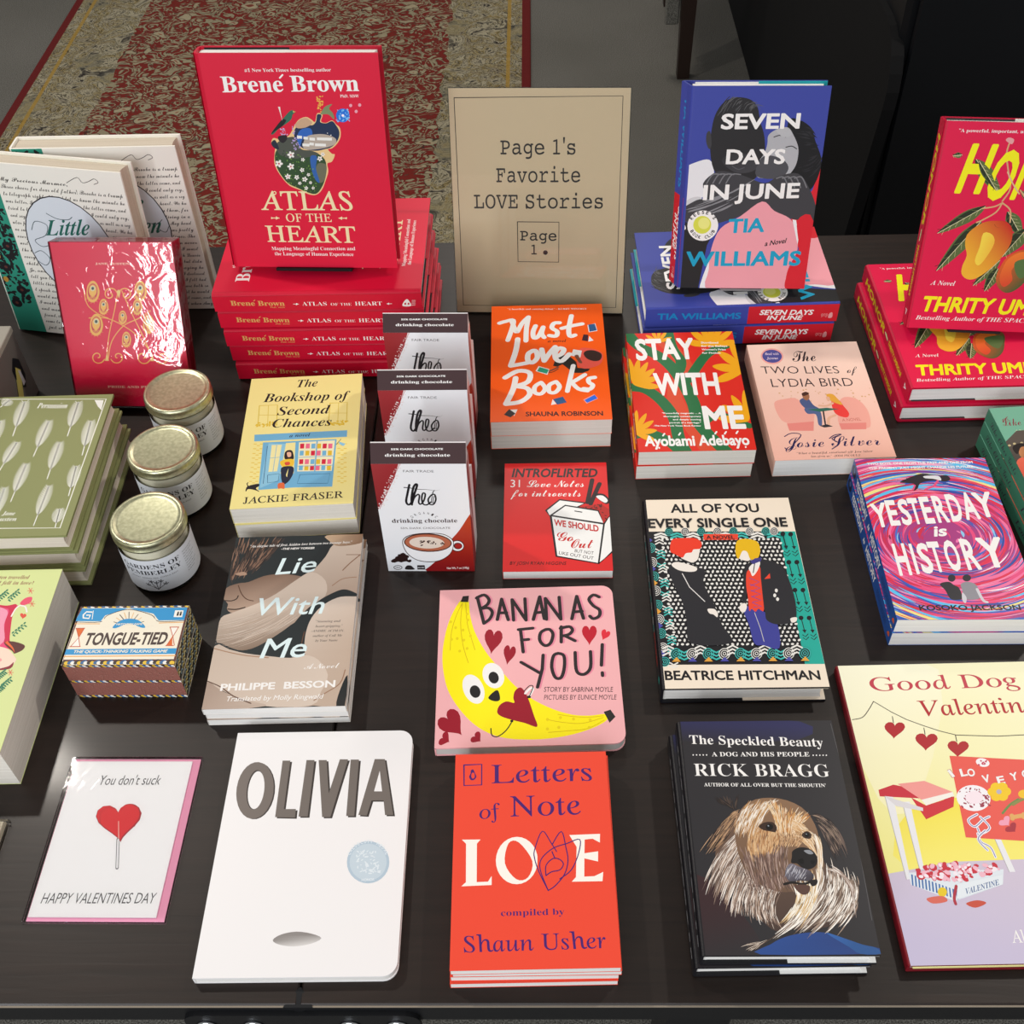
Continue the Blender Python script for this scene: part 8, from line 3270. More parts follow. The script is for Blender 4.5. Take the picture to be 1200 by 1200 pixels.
def art_ops(text,W,H,ground):
    OPS=[]
    for line in text.split('\n'):
        if not line: continue
        txt=None
        if line[0]=='T': line,txt=line.split('|',1)
        a=line.split();k=a[0];j=[]
        if k=='B':
            P=ground or [(0,0),(W,0),(W,H),(0,H)];OPS.append((P,tess(P),lin(a[1]),None));continue
        if k in 'PS':
            v=list(map(float,a[2:]));P=list(zip(v[::2],v[1::2]))
            if k=='S':P=smooth(P,True)
            OPS.append((P,tess(P),lin(a[1]),None))
        elif k=='G':
            v=list(map(float,a[3:]));x0,y0,x1,y1=v[:4];P=smooth(list(zip(v[4::2],v[5::2])),True,3)
            c1,c2=lin(a[1]),lin(a[2]);l2=(x1-x0)**2+(y1-y0)**2 or 1;C=[]
            for p in P:
                t=min(1,max(0,((p[0]-x0)*(x1-x0)+(p[1]-y0)*(y1-y0))/l2));C.append(tuple(c1[i]+(c2[i]-c1[i])*t for i in range(3)))
            OPS.append((P,tess(P),C,None))
        elif k in 'LlW':
            v=list(map(float,a[3:]));P=list(zip(v[::2],v[1::2]));w=float(a[2])
            if k=='L' and len(P)>2:P=smooth(P,False)
            if k=='W' and len(P)>2:P=smooth(P,False)
            V,F=ribbon(P,w,1 if k=='W' else 0);q=2*len(P);OPS.append((V,F,lin(a[1]),[(.45*(i//2%2)*0+.3*(i//2)/len(P)) if i<q else (.6 if i<q+9 else .9) for i in range(len(V))]))
        elif k=='E':
            cx,cy,ux,uy,vx,vy=map(float,a[2:8]);n=12 if abs(ux)+abs(uy)<25 else 28
            P=[(cx+ux*math.cos(t)+vx*math.sin(t),cy+uy*math.cos(t)+vy*math.sin(t)) for t in (2*math.pi*i/n for i in range(n))]
            OPS.append((P,[(0,i,i+1) for i in range(1,n-1)],lin(a[1]),None))
        elif k=='T':
            st=a[2];x0,y0,x1,y1=map(float,a[3:7]);cap=float(a[7]);sl=float(a[8])
            V,F=glyphs(txt,st)
            if not V: continue
            mn=min(p[0] for p in V);mx=max(p[0] for p in V);L=math.hypot(x1-x0,y1-y0);dx,dy=(x1-x0)/(L or 1),(y1-y0)/(L or 1)
            sx=L/max(1e-4,mx-mn);sy=cap/capheight(st)
            O=[]
            for px,py,*_ in V:
                X=(px-mn)*sx+sl*py*sy;Y=py*sy;O.append((x0+dx*X-dy*Y,y0+dy*X+dx*Y) if abs(dy)>.25 or dx<0 else (x0+dx*X,y0+dy*X+Y))
            OPS.append((O,F,lin(a[1]),[p[2] for p in V] if len(V[0])>2 else None))
        elif k=='N':
            r=float(a[2]);asp=float(a[3]);sd=int(a[4]);n=int(a[5]);v=list(map(float,a[6:]));P=list(zip(v[::2],v[1::2]));rg=random.Random(sd);V=[];F=[];Z=[]
            for x,y in scatter(P,n,rg):
                Z+=[rg.uniform(0,.9)]*7;t=rg.uniform(0,3.14);rr=r*rg.uniform(.6,1.3);b=len(V);m=7
                for q in range(m):
                    u=2*math.pi*q/m;ex,ey=rr*math.cos(u),rr*asp*math.sin(u);V.append((x+ex*math.cos(t)-ey*math.sin(t),y+ex*math.sin(t)+ey*math.cos(t)))
                F+=[(b,b+q,b+q+1) for q in range(1,m-1)]
            OPS.append((V,F,lin(a[1]),Z))
        elif k=='H':
            cs=[lin(c) for c in a[1].split(',')];w=float(a[2]);n=int(a[3]);n=int(n*1.9) if n>=100 else n;rg=random.Random(int(a[4]));v=list(map(float,a[5:]));P=list(zip(v[::2],v[1::2]));A,Bq=P[:3],P[3:]
            V=[];F=[];C=[];Z=[]
            sp=math.hypot(A[0][0]-Bq[0][0],A[0][1]-Bq[0][1])+math.hypot(A[2][0]-Bq[2][0],A[2][1]-Bq[2][1])
            for q in range(n):
                t=rg.uniform(-.04,1.04);u0=rg.uniform(-.1,.72) if n>=100 else rg.uniform(-.12,.5);u1=u0+(rg.uniform(.14,.34) if n>=100 else rg.uniform(.25,.6));g=[((1-t)*p[0]+t*r[0]+rg.gauss(0,sp*.022),(1-t)*p[1]+t*r[1]+rg.gauss(0,sp*.022)) for p,r in zip(A,Bq)]
                pts=[]
                for s in range(6):
                    u=u0+(u1-u0)*s/5;pts.append(tuple((1-u)**2*g[0][i]+2*u*(1-u)*g[1][i]+u*u*g[2][i] for i in(0,1)))
                v2,f2=ribbon(pts,w*rg.uniform(.6,1.4),2);b=len(V);V+=v2;F+=[tuple(b+i for i in f) for f in f2];C+=[rg.choice(cs)]*len(v2);Z+=[rg.uniform(0,.7)]*len(v2)
            OPS.append((V,F,C,Z))
        elif k=='R':
            cs=[lin(c) for c in a[1].split(',')];w,n,sd,cx,cy,r0,r1,asp=map(float,a[2:10]);rg=random.Random(int(sd));V=[];F=[];C=[];Z=[]
            for q in range(int(n)):
                r=r0+(r1-r0)*math.sqrt(rg.random());t0=rg.uniform(0,6.283);ln=rg.uniform(.35,1.3);ex=rg.uniform(-.06,.06)*r1
                pts=[(cx+ex+(r+ww*r*.06)*math.cos(t0+ln*ww),cy+(r+ww*r*.06)*asp*math.sin(t0+ln*ww)) for ww in (s/9 for s in range(10))]
                v2,f2=ribbon(pts,w*rg.uniform(.5,1.6),2);b=len(V);V+=v2;F+=[tuple(b+i for i in f) for f in f2];C+=[rg.choice(cs)]*len(v2);Z+=[rg.uniform(0,.9)]*len(v2)
            OPS.append((V,F,C,Z))
        elif k=='F':
            w=float(a[2]);x0,y0,x1,y1=map(float,a[3:7]);dx,dy=x1-x0,y1-y0;L=math.hypot(dx,dy);dx/=L;dy/=L;nx,ny=-dy,dx
            V,F=ribbon([(x0,y0),(x0+dx*L*.9,y0+dy*L*.9)],w*.07)
            m=15
            for q in range(m):
                t=.28+.7*q/m;hw=w*.5*math.sin(math.pi*min(1,(t-.18)/.86))**.6
                for sd in(1,-1):
                    bx,by=x0+dx*L*t,y0+dy*L*t;b=len(V);s=L*.024
                    V+=[(bx-dx*s,by-dy*s),(bx+dx*s*.5,by+dy*s*.5),(bx+nx*sd*hw+dx*L*.09,by+ny*sd*hw+dy*L*.09),(bx+nx*sd*hw*.85+dx*L*.062,by+ny*sd*hw*.85+dy*L*.062)]
                    F+=[(b,b+1,b+2),(b,b+2,b+3)]
            Z=[(i%7)*.13 for i in range(len(V)+3)];b=len(V);V+=[(x0+dx*L*.92-nx*w*.12,y0+dy*L*.92-ny*w*.12),(x0+dx*L*.92+nx*w*.12,y0+dy*L*.92+ny*w*.12),(x1,y1)];F.append((b,b+1,b+2))
            OPS.append((V,F,lin(a[1]),None))
    return OPS
def art(name,parent,kind,mapfn,m=None,w=None,h=None,u0=0,ground=None,lift=.00006):
    """one printed sheet: artwork `kind` laid on a face through mapfn(u,v,height)"""
    W0,H0,text=ART[kind];W,H=W0*1e4,H0*1e4;sx=(w or W0)/W0;sy=(h or H0)/H0
    OPS=art_ops(text,W,H,ground and [(x*1e4,y*1e4) for x,y in ground])
    VV=[];FF=[];CC=[];done=[]
    for V,F,C,Z in OPS:
        if not F: continue
        xs=[p[0] for p in V];ys=[p[1] for p in V];bb=(max(min(xs),u0*1e4),max(min(ys),0),min(max(xs),W),min(max(ys),H))
        if bb[0]>=bb[2] or bb[1]>=bb[3]: continue
        lay=0
        for b2,l2 in done:
            if l2>=lay and bb[0]<b2[2] and b2[0]<bb[2] and bb[1]<b2[3] and b2[1]<bb[3]: lay=l2+1
        done.append((bb,lay))
        out=min(xs)<u0*1e4 or max(xs)>W or min(ys)<0 or max(ys)>H
        multi=isinstance(C,list)
        def put(p,c,z): 
            VV.append(mapfn(p[0]*1e-4*sx,p[1]*1e-4*sy,lift+(lay+z)*.000014)); CC.append(c)
        if not out:
            b=len(VV)
            for i,p in enumerate(V): put(p,C[i] if multi else C,Z[i] if Z else 0)
            FF+=[tuple(b+i for i in f) for f in F]
        else:
            for f in F:
                T=[(V[i][0]-u0*1e4,V[i][1],*(C[i] if multi else C),Z[i] if Z else 0) for i in f]
                T=clip_tri(T,W-u0*1e4,H)
                if not T: continue
                b=len(VV)
                for t in T: put((t[0]+u0*1e4,t[1]),t[2:5],t[5])
                FF+=[(b,b+i,b+i+1) for i in range(1,len(T)-1)]
    me=bpy.data.meshes.new(name);me.from_pydata(VV,[],FF)
    at=me.color_attributes.new('ink','FLOAT_COLOR','POINT');at.data.foreach_set('color',[x for c in CC for x in (*c,1.0)])
    me.materials.append(m or INK);o=bpy.data.objects.new(name,me);COL.objects.link(o)
    if parent:o.parent=parent
    # all faces towards the reader
    if VV:
        a,b,c=(Vector(mapfn(u,v,0)) for u,v in ((.01,.01),(.02,.01),(.01,.02)));n=(b-a).cross(c-a)
        fl=[p.index for p in me.polygons if p.normal.dot(n)<0]
        if name!='label_print':
            for i in fl: me.polygons[i].flip()
    return o
# ---------------------------------------------------------------- book makers (frame: x across from the spine, y up the cover, z through the thickness)
def case_profile(w,t,b,r,n=5,bulge=0):
    O=[(w/2,0)];I=[(w/2,b)]
    def arc(cx,cz,a0,a1):
        for i in range(n+1):
            a=D(a0+(a1-a0)*i/n);O.append((cx+r*math.cos(a),cz+r*math.sin(a)));ri=max(r-b,.0001);I.append((cx+ri*math.cos(a),cz+ri*math.sin(a)))
    arc(-w/2+r,r,270,180)
    arc(-w/2+r,t-r,180,90)
    O.append((w/2,t));I.append((w/2,t-b));return O,I
def case(name,w,h,t,b,r,m,parent,splay=0):
    O,I=case_profile(w,t,b,r)
    if splay: O,I=([(x-splay*(1-z/t) if x<0 else x,z) for x,z in q] for q in (O,I))
    v=[];f=[];n=len(O)
    for y in(0,h):
        v+=[(x,y,z) for x,z in O]+[(x,y,z) for x,z in I]
    for i in range(n-1):
        f.append((i,i+1,2*n+i+1,2*n+i));f.append((n+i+1,n+i,3*n+i,3*n+i+1));f.append((i+1,i,n+i,n+i+1));f.append((2*n+i,2*n+i+1,3*n+i+1,3*n+i))
    f.append((0,2*n,3*n,n));f.append((n-1,2*n-1,4*n-1,3*n-1))
    return meshobj(name,v,f,m,parent)
def hardcover(name,w,h,t,col,front=None,spine=None,end='#e9e4da',flap=None,pages=None,m=None,b=.0024,sp=None,rough=.4,ri=.0035,grain=0,over=.0032,splay=0):
    o=thing(name)
    case('cover',w,h,t,b,ri,plain(col,rough,0,grain),o,splay)
    x0,x1=-w/2+b+.0005,w/2-over-.0008;y0,y1=over,h-over;n=5;R=[]
    for i in range(n+1):
        z=b+(t-2*b)*i/n;c=.0022*(1-(2*i/n-1)**2)
        R.append([(x0,y0,z),(x1-c,y0,z),(x1-c,y1,z),(x0,y1,z)])
    MB().loft(R).build('page_block',pages or PAGES_W,o)
    e=MB();e.box(-w/2+.006,w/2-.0018,.0012,h-.0012,b,b+.0004);e.box(-w/2+.006,w/2-.0018,.0012,h-.0012,t-b-.0004,t-b);e.build('endpaper',plain(end,.6),o)
    if flap:
        xf=w/2-.50*w
        for z in(b+.0003,t-b-.0009): MB().box(xf,w/2-.0004,.0002,h-.0002,z,z+.0006).build('jacket_flap',plain(flap,.4),o)
    if front: art('cover_print',o,front,lambda u,v,k:(u-w/2,v,t+k),m or INK,w,h,u0=ri*ART[front][0]/w)
    if spine: art('spine_print',o,spine,lambda u,v,k:(-w/2-k-splay*(1-v/t),h-u,ri*.4+v*(t-.8*ri)/t),m or INK,h,t)
    return o
def paperback(name,w,h,t,col,front=None,spine=None,pages=None,m=None,rough=.4,back=None):
    o=thing(name);b=.00035
    case('cover',w,h,t,b,.0007,plain(col,rough),o)
    MB().box(-w/2+.0006,w/2-.0004,.0003,h-.0003,b,t-b).build('page_block',pages or PAGES,o)
    if front: art('cover_print',o,front,lambda u,v,k:(u-w/2,v,t+k),m or INK,w,h)
    if spine: art('spine_print',o,spine,lambda u,v,k:(-w/2-k,h-u,v),m or INK,h,t)
    return o
def boardbook(name,w,h,t,col,front,leaves,edge,r=.011,m=None):
    o=thing(name);P=outline(w,h,r,-w/2,0,'tr')
    def slab(z0,z1,ins=0):
        Q=[(x-ins if x>0 else x+ins*.3,y+ins if y<h/2 else y-ins) for x,y in P];return MB().loft([[(x,y,z0) for x,y in Q],[(x,y,z1) for x,y in Q]])
    bt=.0016;c=slab(t-bt,t);c2=slab(0,bt);b=len(c.v);c.v+=c2.v;c.f+=[tuple(b+i for i in f) for f in c2.f];c.box(-w/2-.0002,-w/2+.0012,0,h,0,t)
    c.build('cover',plain(col,.35),o)
    lt=(t-2*bt)/leaves;first=None
    for i in range(leaves):
        if first is None: first=slab(0,lt*.9,.0005).build('board_page',edge,o);q=first
        else: q=first.copy();COL.objects.link(q)
        q.location=(0,0,bt+i*lt+lt*.05)
    art('cover_print',o,front,lambda u,v,k:(u-w/2,v,t+k),m or INK,w,h,ground=outline(ART[front][0],ART[front][1],r,0,0,'tr'))
    return o
def put(o,x,y,z=0,yaw=0,phi=0): o.location=(x,y,z);o.rotation_euler=(D(phi),0,D(yaw));return o
def place(o,q,t=None): # q = x,y,z,yaw,tilt
    return put(o,q[0],q[1],q[2],q[3],q[4])
G_FLAT='books stacked flat on the display table'
# ================================================================ the setting
carpet=mat('grey_carpet',rough=1,spec=.1);nt,b=nodes(carpet)
f1=noise(nt,420,detail=3);f2=noise(nt,2.2,detail=3)
nt.links.new(mix(nt,.25,ramp(nt,f1,[(.35,'#3f3e3a'),(.65,'#8e8b84')]),ramp(nt,f2,[(.3,'#57564f'),(.7,'#7d7a74')])),b.inputs['Base Color']);bump(nt,b,f1,.8,.004)
FZ=-.75
fl=MB().box(-3.6,3.6,-3.4,5.6,FZ-.05,FZ).build('floor',carpet);tag(fl,'grey looped carpet floor under the rug and display table',kind='structure')
# rug
rug_m=mat('persian_rug_weave',rough=1,spec=.1);nt,b=nodes(rug_m)
tc=nt.nodes.new('ShaderNodeTexCoord');sep=nt.nodes.new('ShaderNodeSeparateXYZ');nt.links.new(tc.outputs['Object'],sep.inputs[0])
def mth(op,a,b2=None,c=None):
    n=nt.nodes.new('ShaderNodeMath');n.operation=op
    for i,v in enumerate((a,b2,c)):
        if v is None: continue
        if isinstance(v,(int,float)): n.inputs[i].default_value=v
        else: nt.links.new(v,n.inputs[i])
    return n.outputs[0]
ax=mth('ABSOLUTE',sep.outputs[0])               # distance from the long centre line, half width .785
wv=noise(nt,9,detail=2,sc3=(1,1,1));
vor=nt.nodes.new('ShaderNodeTexVoronoi');vor.inputs['Scale'].default_value=11;vor.inputs['Randomness'].default_value=.75
mp=nt.nodes.new('ShaderNodeMapping');mp.inputs['Scale'].default_value=(1.1,1.7,1)
wob=nt.nodes.new('ShaderNodeTexNoise');wob.inputs['Scale'].default_value=16;nt.links.new(tc.outputs['Object'],wob.inputs['Vector'])
addv=nt.nodes.new('ShaderNodeVectorMath');addv.operation='MULTIPLY_ADD';addv.inputs[1].default_value=(.09,.09,0);nt.links.new(wob.outputs['Color'],addv.inputs[0]);nt.links.new(tc.outputs['Object'],addv.inputs[2])
nt.links.new(addv.outputs[0],mp.inputs['Vector']);nt.links.new(mp.outputs[0],vor.inputs['Vector'])
flower=ramp(nt,vor.outputs['Distance'],[(.06,'#5a4436'),(.10,'#8f3a30'),(.13,'#b0a486'),(.24,'#a69c80'),(.27,'#3c352e'),(.30,'#7e2c26'),(.7,'#7e2c26')])
fine=noise(nt,13,detail=3,rough=.6,dist=1.5,sc3=(1,1.25,1))
vine=ramp(nt,fine,[(.33,'#a69c80'),(.385,'#988c70'),(.40,'#463c33'),(.415,'#7e2c26'),(.485,'#7c2d27'),(.495,'#40362e'),(.51,'#a0967a'),(.555,'#988e74'),(.57,'#463c33'),(.585,'#80302a'),(.66,'#742824'),(.68,'#5d5a4a'),(.72,'#a39b80')])
field=mix(nt,mth('GREATER_THAN',vor.outputs['Distance'],.30),flower,vine)
bord=noise(nt,13,detail=4,rough=.68,dist=1.6)
bordc=ramp(nt,bord,[(.34,'#34302d'),(.40,'#7c7566'),(.43,'#ada48a'),(.47,'#b3ab92'),(.48,'#3a3530'),(.50,'#6d6450'),(.52,'#aca387'),(.57,'#8d7a4a'),(.59,'#302c2a'),(.62,'#a79d84'),(.70,'#4a4038')])
vb=nt.nodes.new('ShaderNodeTexVoronoi');vb.inputs['Scale'].default_value=5.5;nt.links.new(addv.outputs[0],vb.inputs['Vector'])
bordc=mix(nt,mth('MULTIPLY',mth('LESS_THAN',vb.outputs['Distance'],.33),.55),bordc,ramp(nt,bord,[(.4,'#4a4a44'),(.6,'#a59a78')]))
body=mix(nt,mth('GREATER_THAN',ax,mth('ADD',mth('MULTIPLY',wv,.06),.49)),field,bordc)
gold=mix(nt,mth('MULTIPLY',mth('LESS_THAN',mth('ABSOLUTE',mth('SUBTRACT',ax,.715)),.006),.8),body,lin('#b08d3e'))
edge=mix(nt,mth('GREATER_THAN',ax,.757),gold,lin('#702626'))
tuft=noise(nt,700,detail=2)
nt.links.new(mix(nt,.35,edge,mix(nt,1.0,edge,ramp(nt,tuft,[(.3,'#8a8a8a'),(.7,'#ffffff')]),'MULTIPLY')),b.inputs['Base Color']);bump(nt,b,tuft,.6,.003)
rg=MB().box(-.785,.785,-1.6,1.6,0,.008,.003).build('patterned_rug',rug_m);rg.location=(-.805,3.12,FZ+.0005)
tag(rg,'faded red and cream patterned rug on the grey carpet behind the table','rug')
# table
wood=mat('espresso_wood',rough=.42,coat=.05,spec=.32);nt,b=nodes(wood)
g=noise(nt,9,detail=6,sc3=(1,16,1),dist=.6);g2=noise(nt,2.2,detail=3,sc3=(1,5,1))
nt.links.new(mix(nt,.4,ramp(nt,g,[(.3,'#160f0c'),(.7,'#271c17')]),ramp(nt,g2,[(.3,'#18110e'),(.7,'#2c201a')])),b.inputs['Base Color']);bump(nt,b,g,.12,.001)
steel=mat('black_steel','#16171a',.42,.3);chrome=mat('polished_steel','#c9ccd0',.18,1);pale_m=mat('pale_wood_edge','#8b7f70',.7)
T=thing('display_table',(0,.836,0));tag(T,'dark espresso wooden display table holding all the books','table')
SX=-.198
MB().box(-1.05,SX-.0006,-.52,.52,-.03,0,.0018).build('table_leaf',wood,T)
MB().box(SX+.0006,1.05,-.52,.52,-.03,0,.0018).build('table_leaf',wood,T)
MB().box(-1.04,1.04,-.5208,-.5196,-.0024,-.0014).build('pale_edge',pale_m,T)  # thin pale line along the front edge
MB().box(-1.05,1.05,-.5204,-.5199,-.0305,-.0030).build('front_dark_strip',steel,T)  # thin dark strip added to blacken the table's front face
MB().box(-1.0,1.0,-.47,.47,-.10,-.0305).build('apron',steel,T)
pl=MB().loft([[(x,-.5205,z) for x,z in outline(.19,.062,.014,SX-.095,-.072)],[(x,-.5245,z) for x,z in outline(.19,.062,.014,SX-.095,-.072)]]).build('steel_plate',steel,T)
for x in(-.276,-.238,-.160,-.122):
    s=MB().lathe([(.0085,0),(.0082,.0015),(.006,.0035),(.003,.0048),(.0005,.005)],20).build('screw',chrome,pl,True);s.location=(x,-.5246,-.030);s.rotation_euler=(D(90),0,0)
for x in(-.93,.93,.14):
    for y in(-.44,.44):
        if x==.14 and y>0: continue
        MB().box(x-.03,x+.03,y-.03,y+.03,FZ-.0,-.10,.003).build('leg',steel,T)
# chipped notch at the front seam
MB().loft([[(SX-.012,-.5212,-.0008),(SX,-.5212,-.012),(SX+.012,-.5212,-.0008)],[(SX-.001,-.506,.0003),(SX,-.506,.0002),(SX+.001,-.506,.0003)]]).build('seam_chip',steel,T)
# chair with one leg in view
dw=mat('dark_chair_wood','#2a1a14',.4);wv_m=mat('woven_grey_cloth','#6a6862',.9);nt,b=nodes(wv_m);f1=noise(nt,500,detail=1);bump(nt,b,f1,.8,.003);nt.links.new(ramp(nt,f1,[(.3,'#45443f'),(.7,'#8a8880')]),b.inputs['Base Color'])
ch=thing('wooden_chair',(.69,3.56,FZ+.001));tag(ch,'wooden chair behind the table with only its dark front leg in view','chair')
for x,y in((-.25,-.25),(.25,-.25),(-.25,.25),(.25,.25)):
    MB().loft([[(x-.018,y-.018,0),(x+.018,y-.018,0),(x+.018,y+.018,0),(x-.018,y+.018,0)],[(x-.024,y-.024,.42),(x+.024,y-.024,.42),(x+.024,y+.024,.42),(x-.024,y+.024,.42)]]).build('leg',dw,ch)
MB().box(-.29,.29,-.28,.28,.42,.50,.02).build('seat',wv_m,ch);MB().box(-.29,.29,.22,.29,.50,.95,.02).build('backrest',wv_m,ch)
MB().box(-.315,-.275,-.255,-.225,.16,.42,.004).build('woven_panel',wv_m,ch)
# black cabinet on the right; its darkness is all in the near-black colours
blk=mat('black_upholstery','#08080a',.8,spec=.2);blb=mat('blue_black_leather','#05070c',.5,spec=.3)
o=thing('cabinet',(0,0,FZ+.001));tag(o,'tall black cabinet behind the table at the right','cabinet')
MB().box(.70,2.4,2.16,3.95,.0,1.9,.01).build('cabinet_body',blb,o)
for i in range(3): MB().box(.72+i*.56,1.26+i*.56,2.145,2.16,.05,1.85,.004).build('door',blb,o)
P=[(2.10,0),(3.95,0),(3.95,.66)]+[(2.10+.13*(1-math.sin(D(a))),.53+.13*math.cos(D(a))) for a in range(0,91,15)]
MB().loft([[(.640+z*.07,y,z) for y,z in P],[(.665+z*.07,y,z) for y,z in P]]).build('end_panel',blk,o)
# ================================================================ the books
def stack(proto,base,n,t,labels,group,cat='book',jit=(),head=True):
    """n copies one on another; labels run from the bottom up"""
    out=[]
    for i in range(n):
        o=proto if i==n-1 else copy_tree(proto)
        dx,dy,dr=jit[i] if i<len(jit) else (0,0,0)
        put(o,base[0]+dx,base[1]+dy,base[2]+i*t,base[3]+dr);tag(o,labels[i],cat,group);out.append(o)
    return out
def easel(q,w,t,col,lip,label,dist):
    """small wire stand: ledge, lip, back rest and rear strut, in the frame of the tilted book"""
    m=mat('easel_wire',col,.35,.6)
    o=thing('book_easel');place(o,q);tag(o,label,'easel')
    MB().box(-w/2,w/2,-.0028,-.0004,-.004,t+.002,.0004).build('ledge',m,o)
    if lip: MB().box(-w/2,w/2,-.0028,lip,t+.0008,t+.0028,.0004).build('lip',m,o)
    for s in(-1,1): MB().tube([(s*w*.36,-.0015,-.004),(s*w*.30,.05,-.004),(s*w*.16,.11,-.004)],.0018).build('back_wire',m,o)
    MB().tube([(0,.105,-.0045),(0,dist[1],-dist[0])],.0018).build('rear_strut',m,o)
    return o
# crimson hardcovers
AT=.026
at=hardcover('hardcover_book',.195,.243,AT,'#c80d31','atlas','atlas_spine','#0f0f12','#b80d2c',PAGES_W,INK,ri=.006)
labs=['crimson hardcover at the bottom of the spine-out stack of five','crimson hardcover second from the bottom of its stack of five','crimson hardcover in the middle of its stack of five','crimson hardcover second from the top of its stack of five','topmost flat crimson hardcover, carrying the upright crimson book']
stand=copy_tree(at)
stack(at,(-.137,1.1645-.0975+.0975,0,90),5,AT,labs,'crimson hardcovers stacked flat',jit=[(.006,.002,.3),(.004,.004,-.2),(.0025,.001,.2),(.001,.002,-.1),(0,0,0)])
place(stand,(-.2617,1.1318,.1345,-2.69,81.6));tag(stand,'large crimson hardcover with a flowered heart, standing upright on its stack','book')
easel((-.2617,1.1318,.1345,-2.69,81.6),.09,.028,'#141416',.0008,'black book stand under the upright crimson hardcover',(.04,.02))
# blue and red hardcovers
SV=.029
sv=hardcover('hardcover_book',.163,.2365,SV,'#39449b','seven','seven_spine','#f0efec','#18a3ad',PAGES_W,INK)
stand=hardcover('hardcover_book',.154,.2389,.027,'#39449b','seven','seven_spine','#f0efec','#18a3ad',PAGES_W,INK,splay=.009)
stack(sv,(.3635,1.1265+.0815,0,91.5),2,SV,['blue and red novel at the bottom of its flat pair','blue and red novel on top of its flat pair, an upright copy on it'],'blue and red novels stacked flat',jit=[(-.003,-.001,.5)])
place(stand,(.2472,1.1729,.0612,-2.5,76.5));tag(stand,'blue novel with a couple embracing in black and white, standing upright','book')
easel((.2472,1.1729,.0612,-2.5,76.5),.05,.027,'#8c8c90',0,'small grey stand under the upright blue novel',(.03,.02))
# magenta hardcovers with mangoes
HN=.0238
hn=hardcover('hardcover_book',.158,.2375,HN,'#c20f38','honor','honor_spine','#3a3a3c','#e8e6df',PAGES_W,INK)
stand=copy_tree(hn)
stack(hn,(.499,.982,0,.9),2,HN,['magenta mango hardcover at the bottom of its flat pair','magenta mango hardcover on top of its flat pair'],'magenta mango hardcovers lying flat',jit=[(-.007,-.005,0)])
place(stand,(.5148,1.0937,.0500,-5.42,73.3));tag(stand,'magenta hardcover with yellow title and mangoes, standing upright at the right','book')
easel((.5148,1.0937,.0500,-5.42,73.3),.06,.024,'#2a2a2c',0,'dark stand behind the upright magenta hardcover',(.03,.02))
# handwriting covers
wm=hardcover('hardcover_book',.2036,.2331,.0301,'#efeae0','women','women_spine','#f2efe0',None,PAGES_T,MATTE,ri=.003,rough=.6)
place(wm,(-.5768,1.1839,.0006,-10.4,84.6));wm2=copy_tree(wm);place(wm2,(-.527,1.2429,.0006,-.36,88.9));wm2.scale=(.975,1,1)
gp='large hardcovers covered in handwriting'
tag(wm,'handwriting-covered hardcover standing in front of its twin behind the pink book','book',gp);tag(wm2,'handwriting-covered hardcover standing at the back nearest the rug','book',gp)
# pink shrink-wrapped book
pr=hardcover('hardcover_book',.1417,.1953,.0265,'#b80d35','pride',None,'#c41c44',None,paper('pink_page_edges','#cf3055','#a81c3c'),GLOSS,ri=.0015,rough=.35)
place(pr,(-.4867,1.0353,.0006,-2.03,67.2));tag(pr,'deep pink hardcover with gold peacock feathers, wrapped in shiny film','book')
film=mat('clear_film');nt,b=nodes(film)
def clear(m,tint=(1,1,1),rough=.06,bs=0,bd=.001,sc=60,fr=1.45,mx=None):
    nt=m.node_tree;out=nt.nodes['Material Output'];tr=nt.nodes.new('ShaderNodeBsdfTransparent');tr.inputs[0].default_value=(*tint,1);gl=nt.nodes.new('ShaderNodeBsdfGlossy');gl.inputs['Roughness'].default_value=rough
    fn=nt.nodes.new('ShaderNodeFresnel');fn.inputs[0].default_value=fr;ms=nt.nodes.new('ShaderNodeMixShader')
    if bs:
        h=noise(nt,sc,detail=3,dist=1.5);bp=nt.nodes.new('ShaderNodeBump');bp.inputs['Strength'].default_value=bs;bp.inputs['Distance'].default_value=bd;nt.links.new(h,bp.inputs['Height'])
        nt.links.new(bp.outputs[0],gl.inputs['Normal']);nt.links.new(bp.outputs[0],fn.inputs['Normal'])
    nt.links.new(fn.outputs[0],ms.inputs[0]);nt.links.new(tr.outputs[0],ms.inputs[1]);nt.links.new(gl.outputs[0],ms.inputs[2]);nt.links.new(ms.outputs[0],out.inputs['Surface']);return m
clear(film,rough=.03,bs=.22,bd=.003,sc=30,fr=1.55)
MB().box(-.1417/2-.0008,.1417/2+.0008,-.0003,.1953+.0008,.0001,.0265+.0012,.0006).build('shrink_wrap',film,pr)
easel((-.4867,1.0353,.0006,-2.03,67.2),.06,.0265,'#1a1a1c',0,'black stand hidden behind the pink wrapped book',(.045,.02))
# green cloth hardcovers
pe=hardcover('hardcover_book',.135,.2124,.0246,'#898d5c','persu',None,'#898d5c',None,paper('cream_page_edges','#e9e0d2','#cfc2b2'),MATTE,rough=.8,grain=.5,ri=.002,b=.003)
stack(pe,(-.5466,.7478,0,1.22),3,.0246,['olive green cloth hardcover at the bottom of its stack of three','olive green cloth hardcover in the middle of its stack of three','olive green cloth hardcover with white feathers, topmost of three'],'olive green cloth hardcovers',jit=[(.005,-.004,-.5),(.004,-.001,.4)])
# lime paperback
lg=paperback('paperback_book',.135,.2094,.0539,'#d0da93','green',None,PAGES);place(lg,(-.5464,.5115,0,.7,0));tag(lg,'thick pale green paperback at the left edge of the table','book')
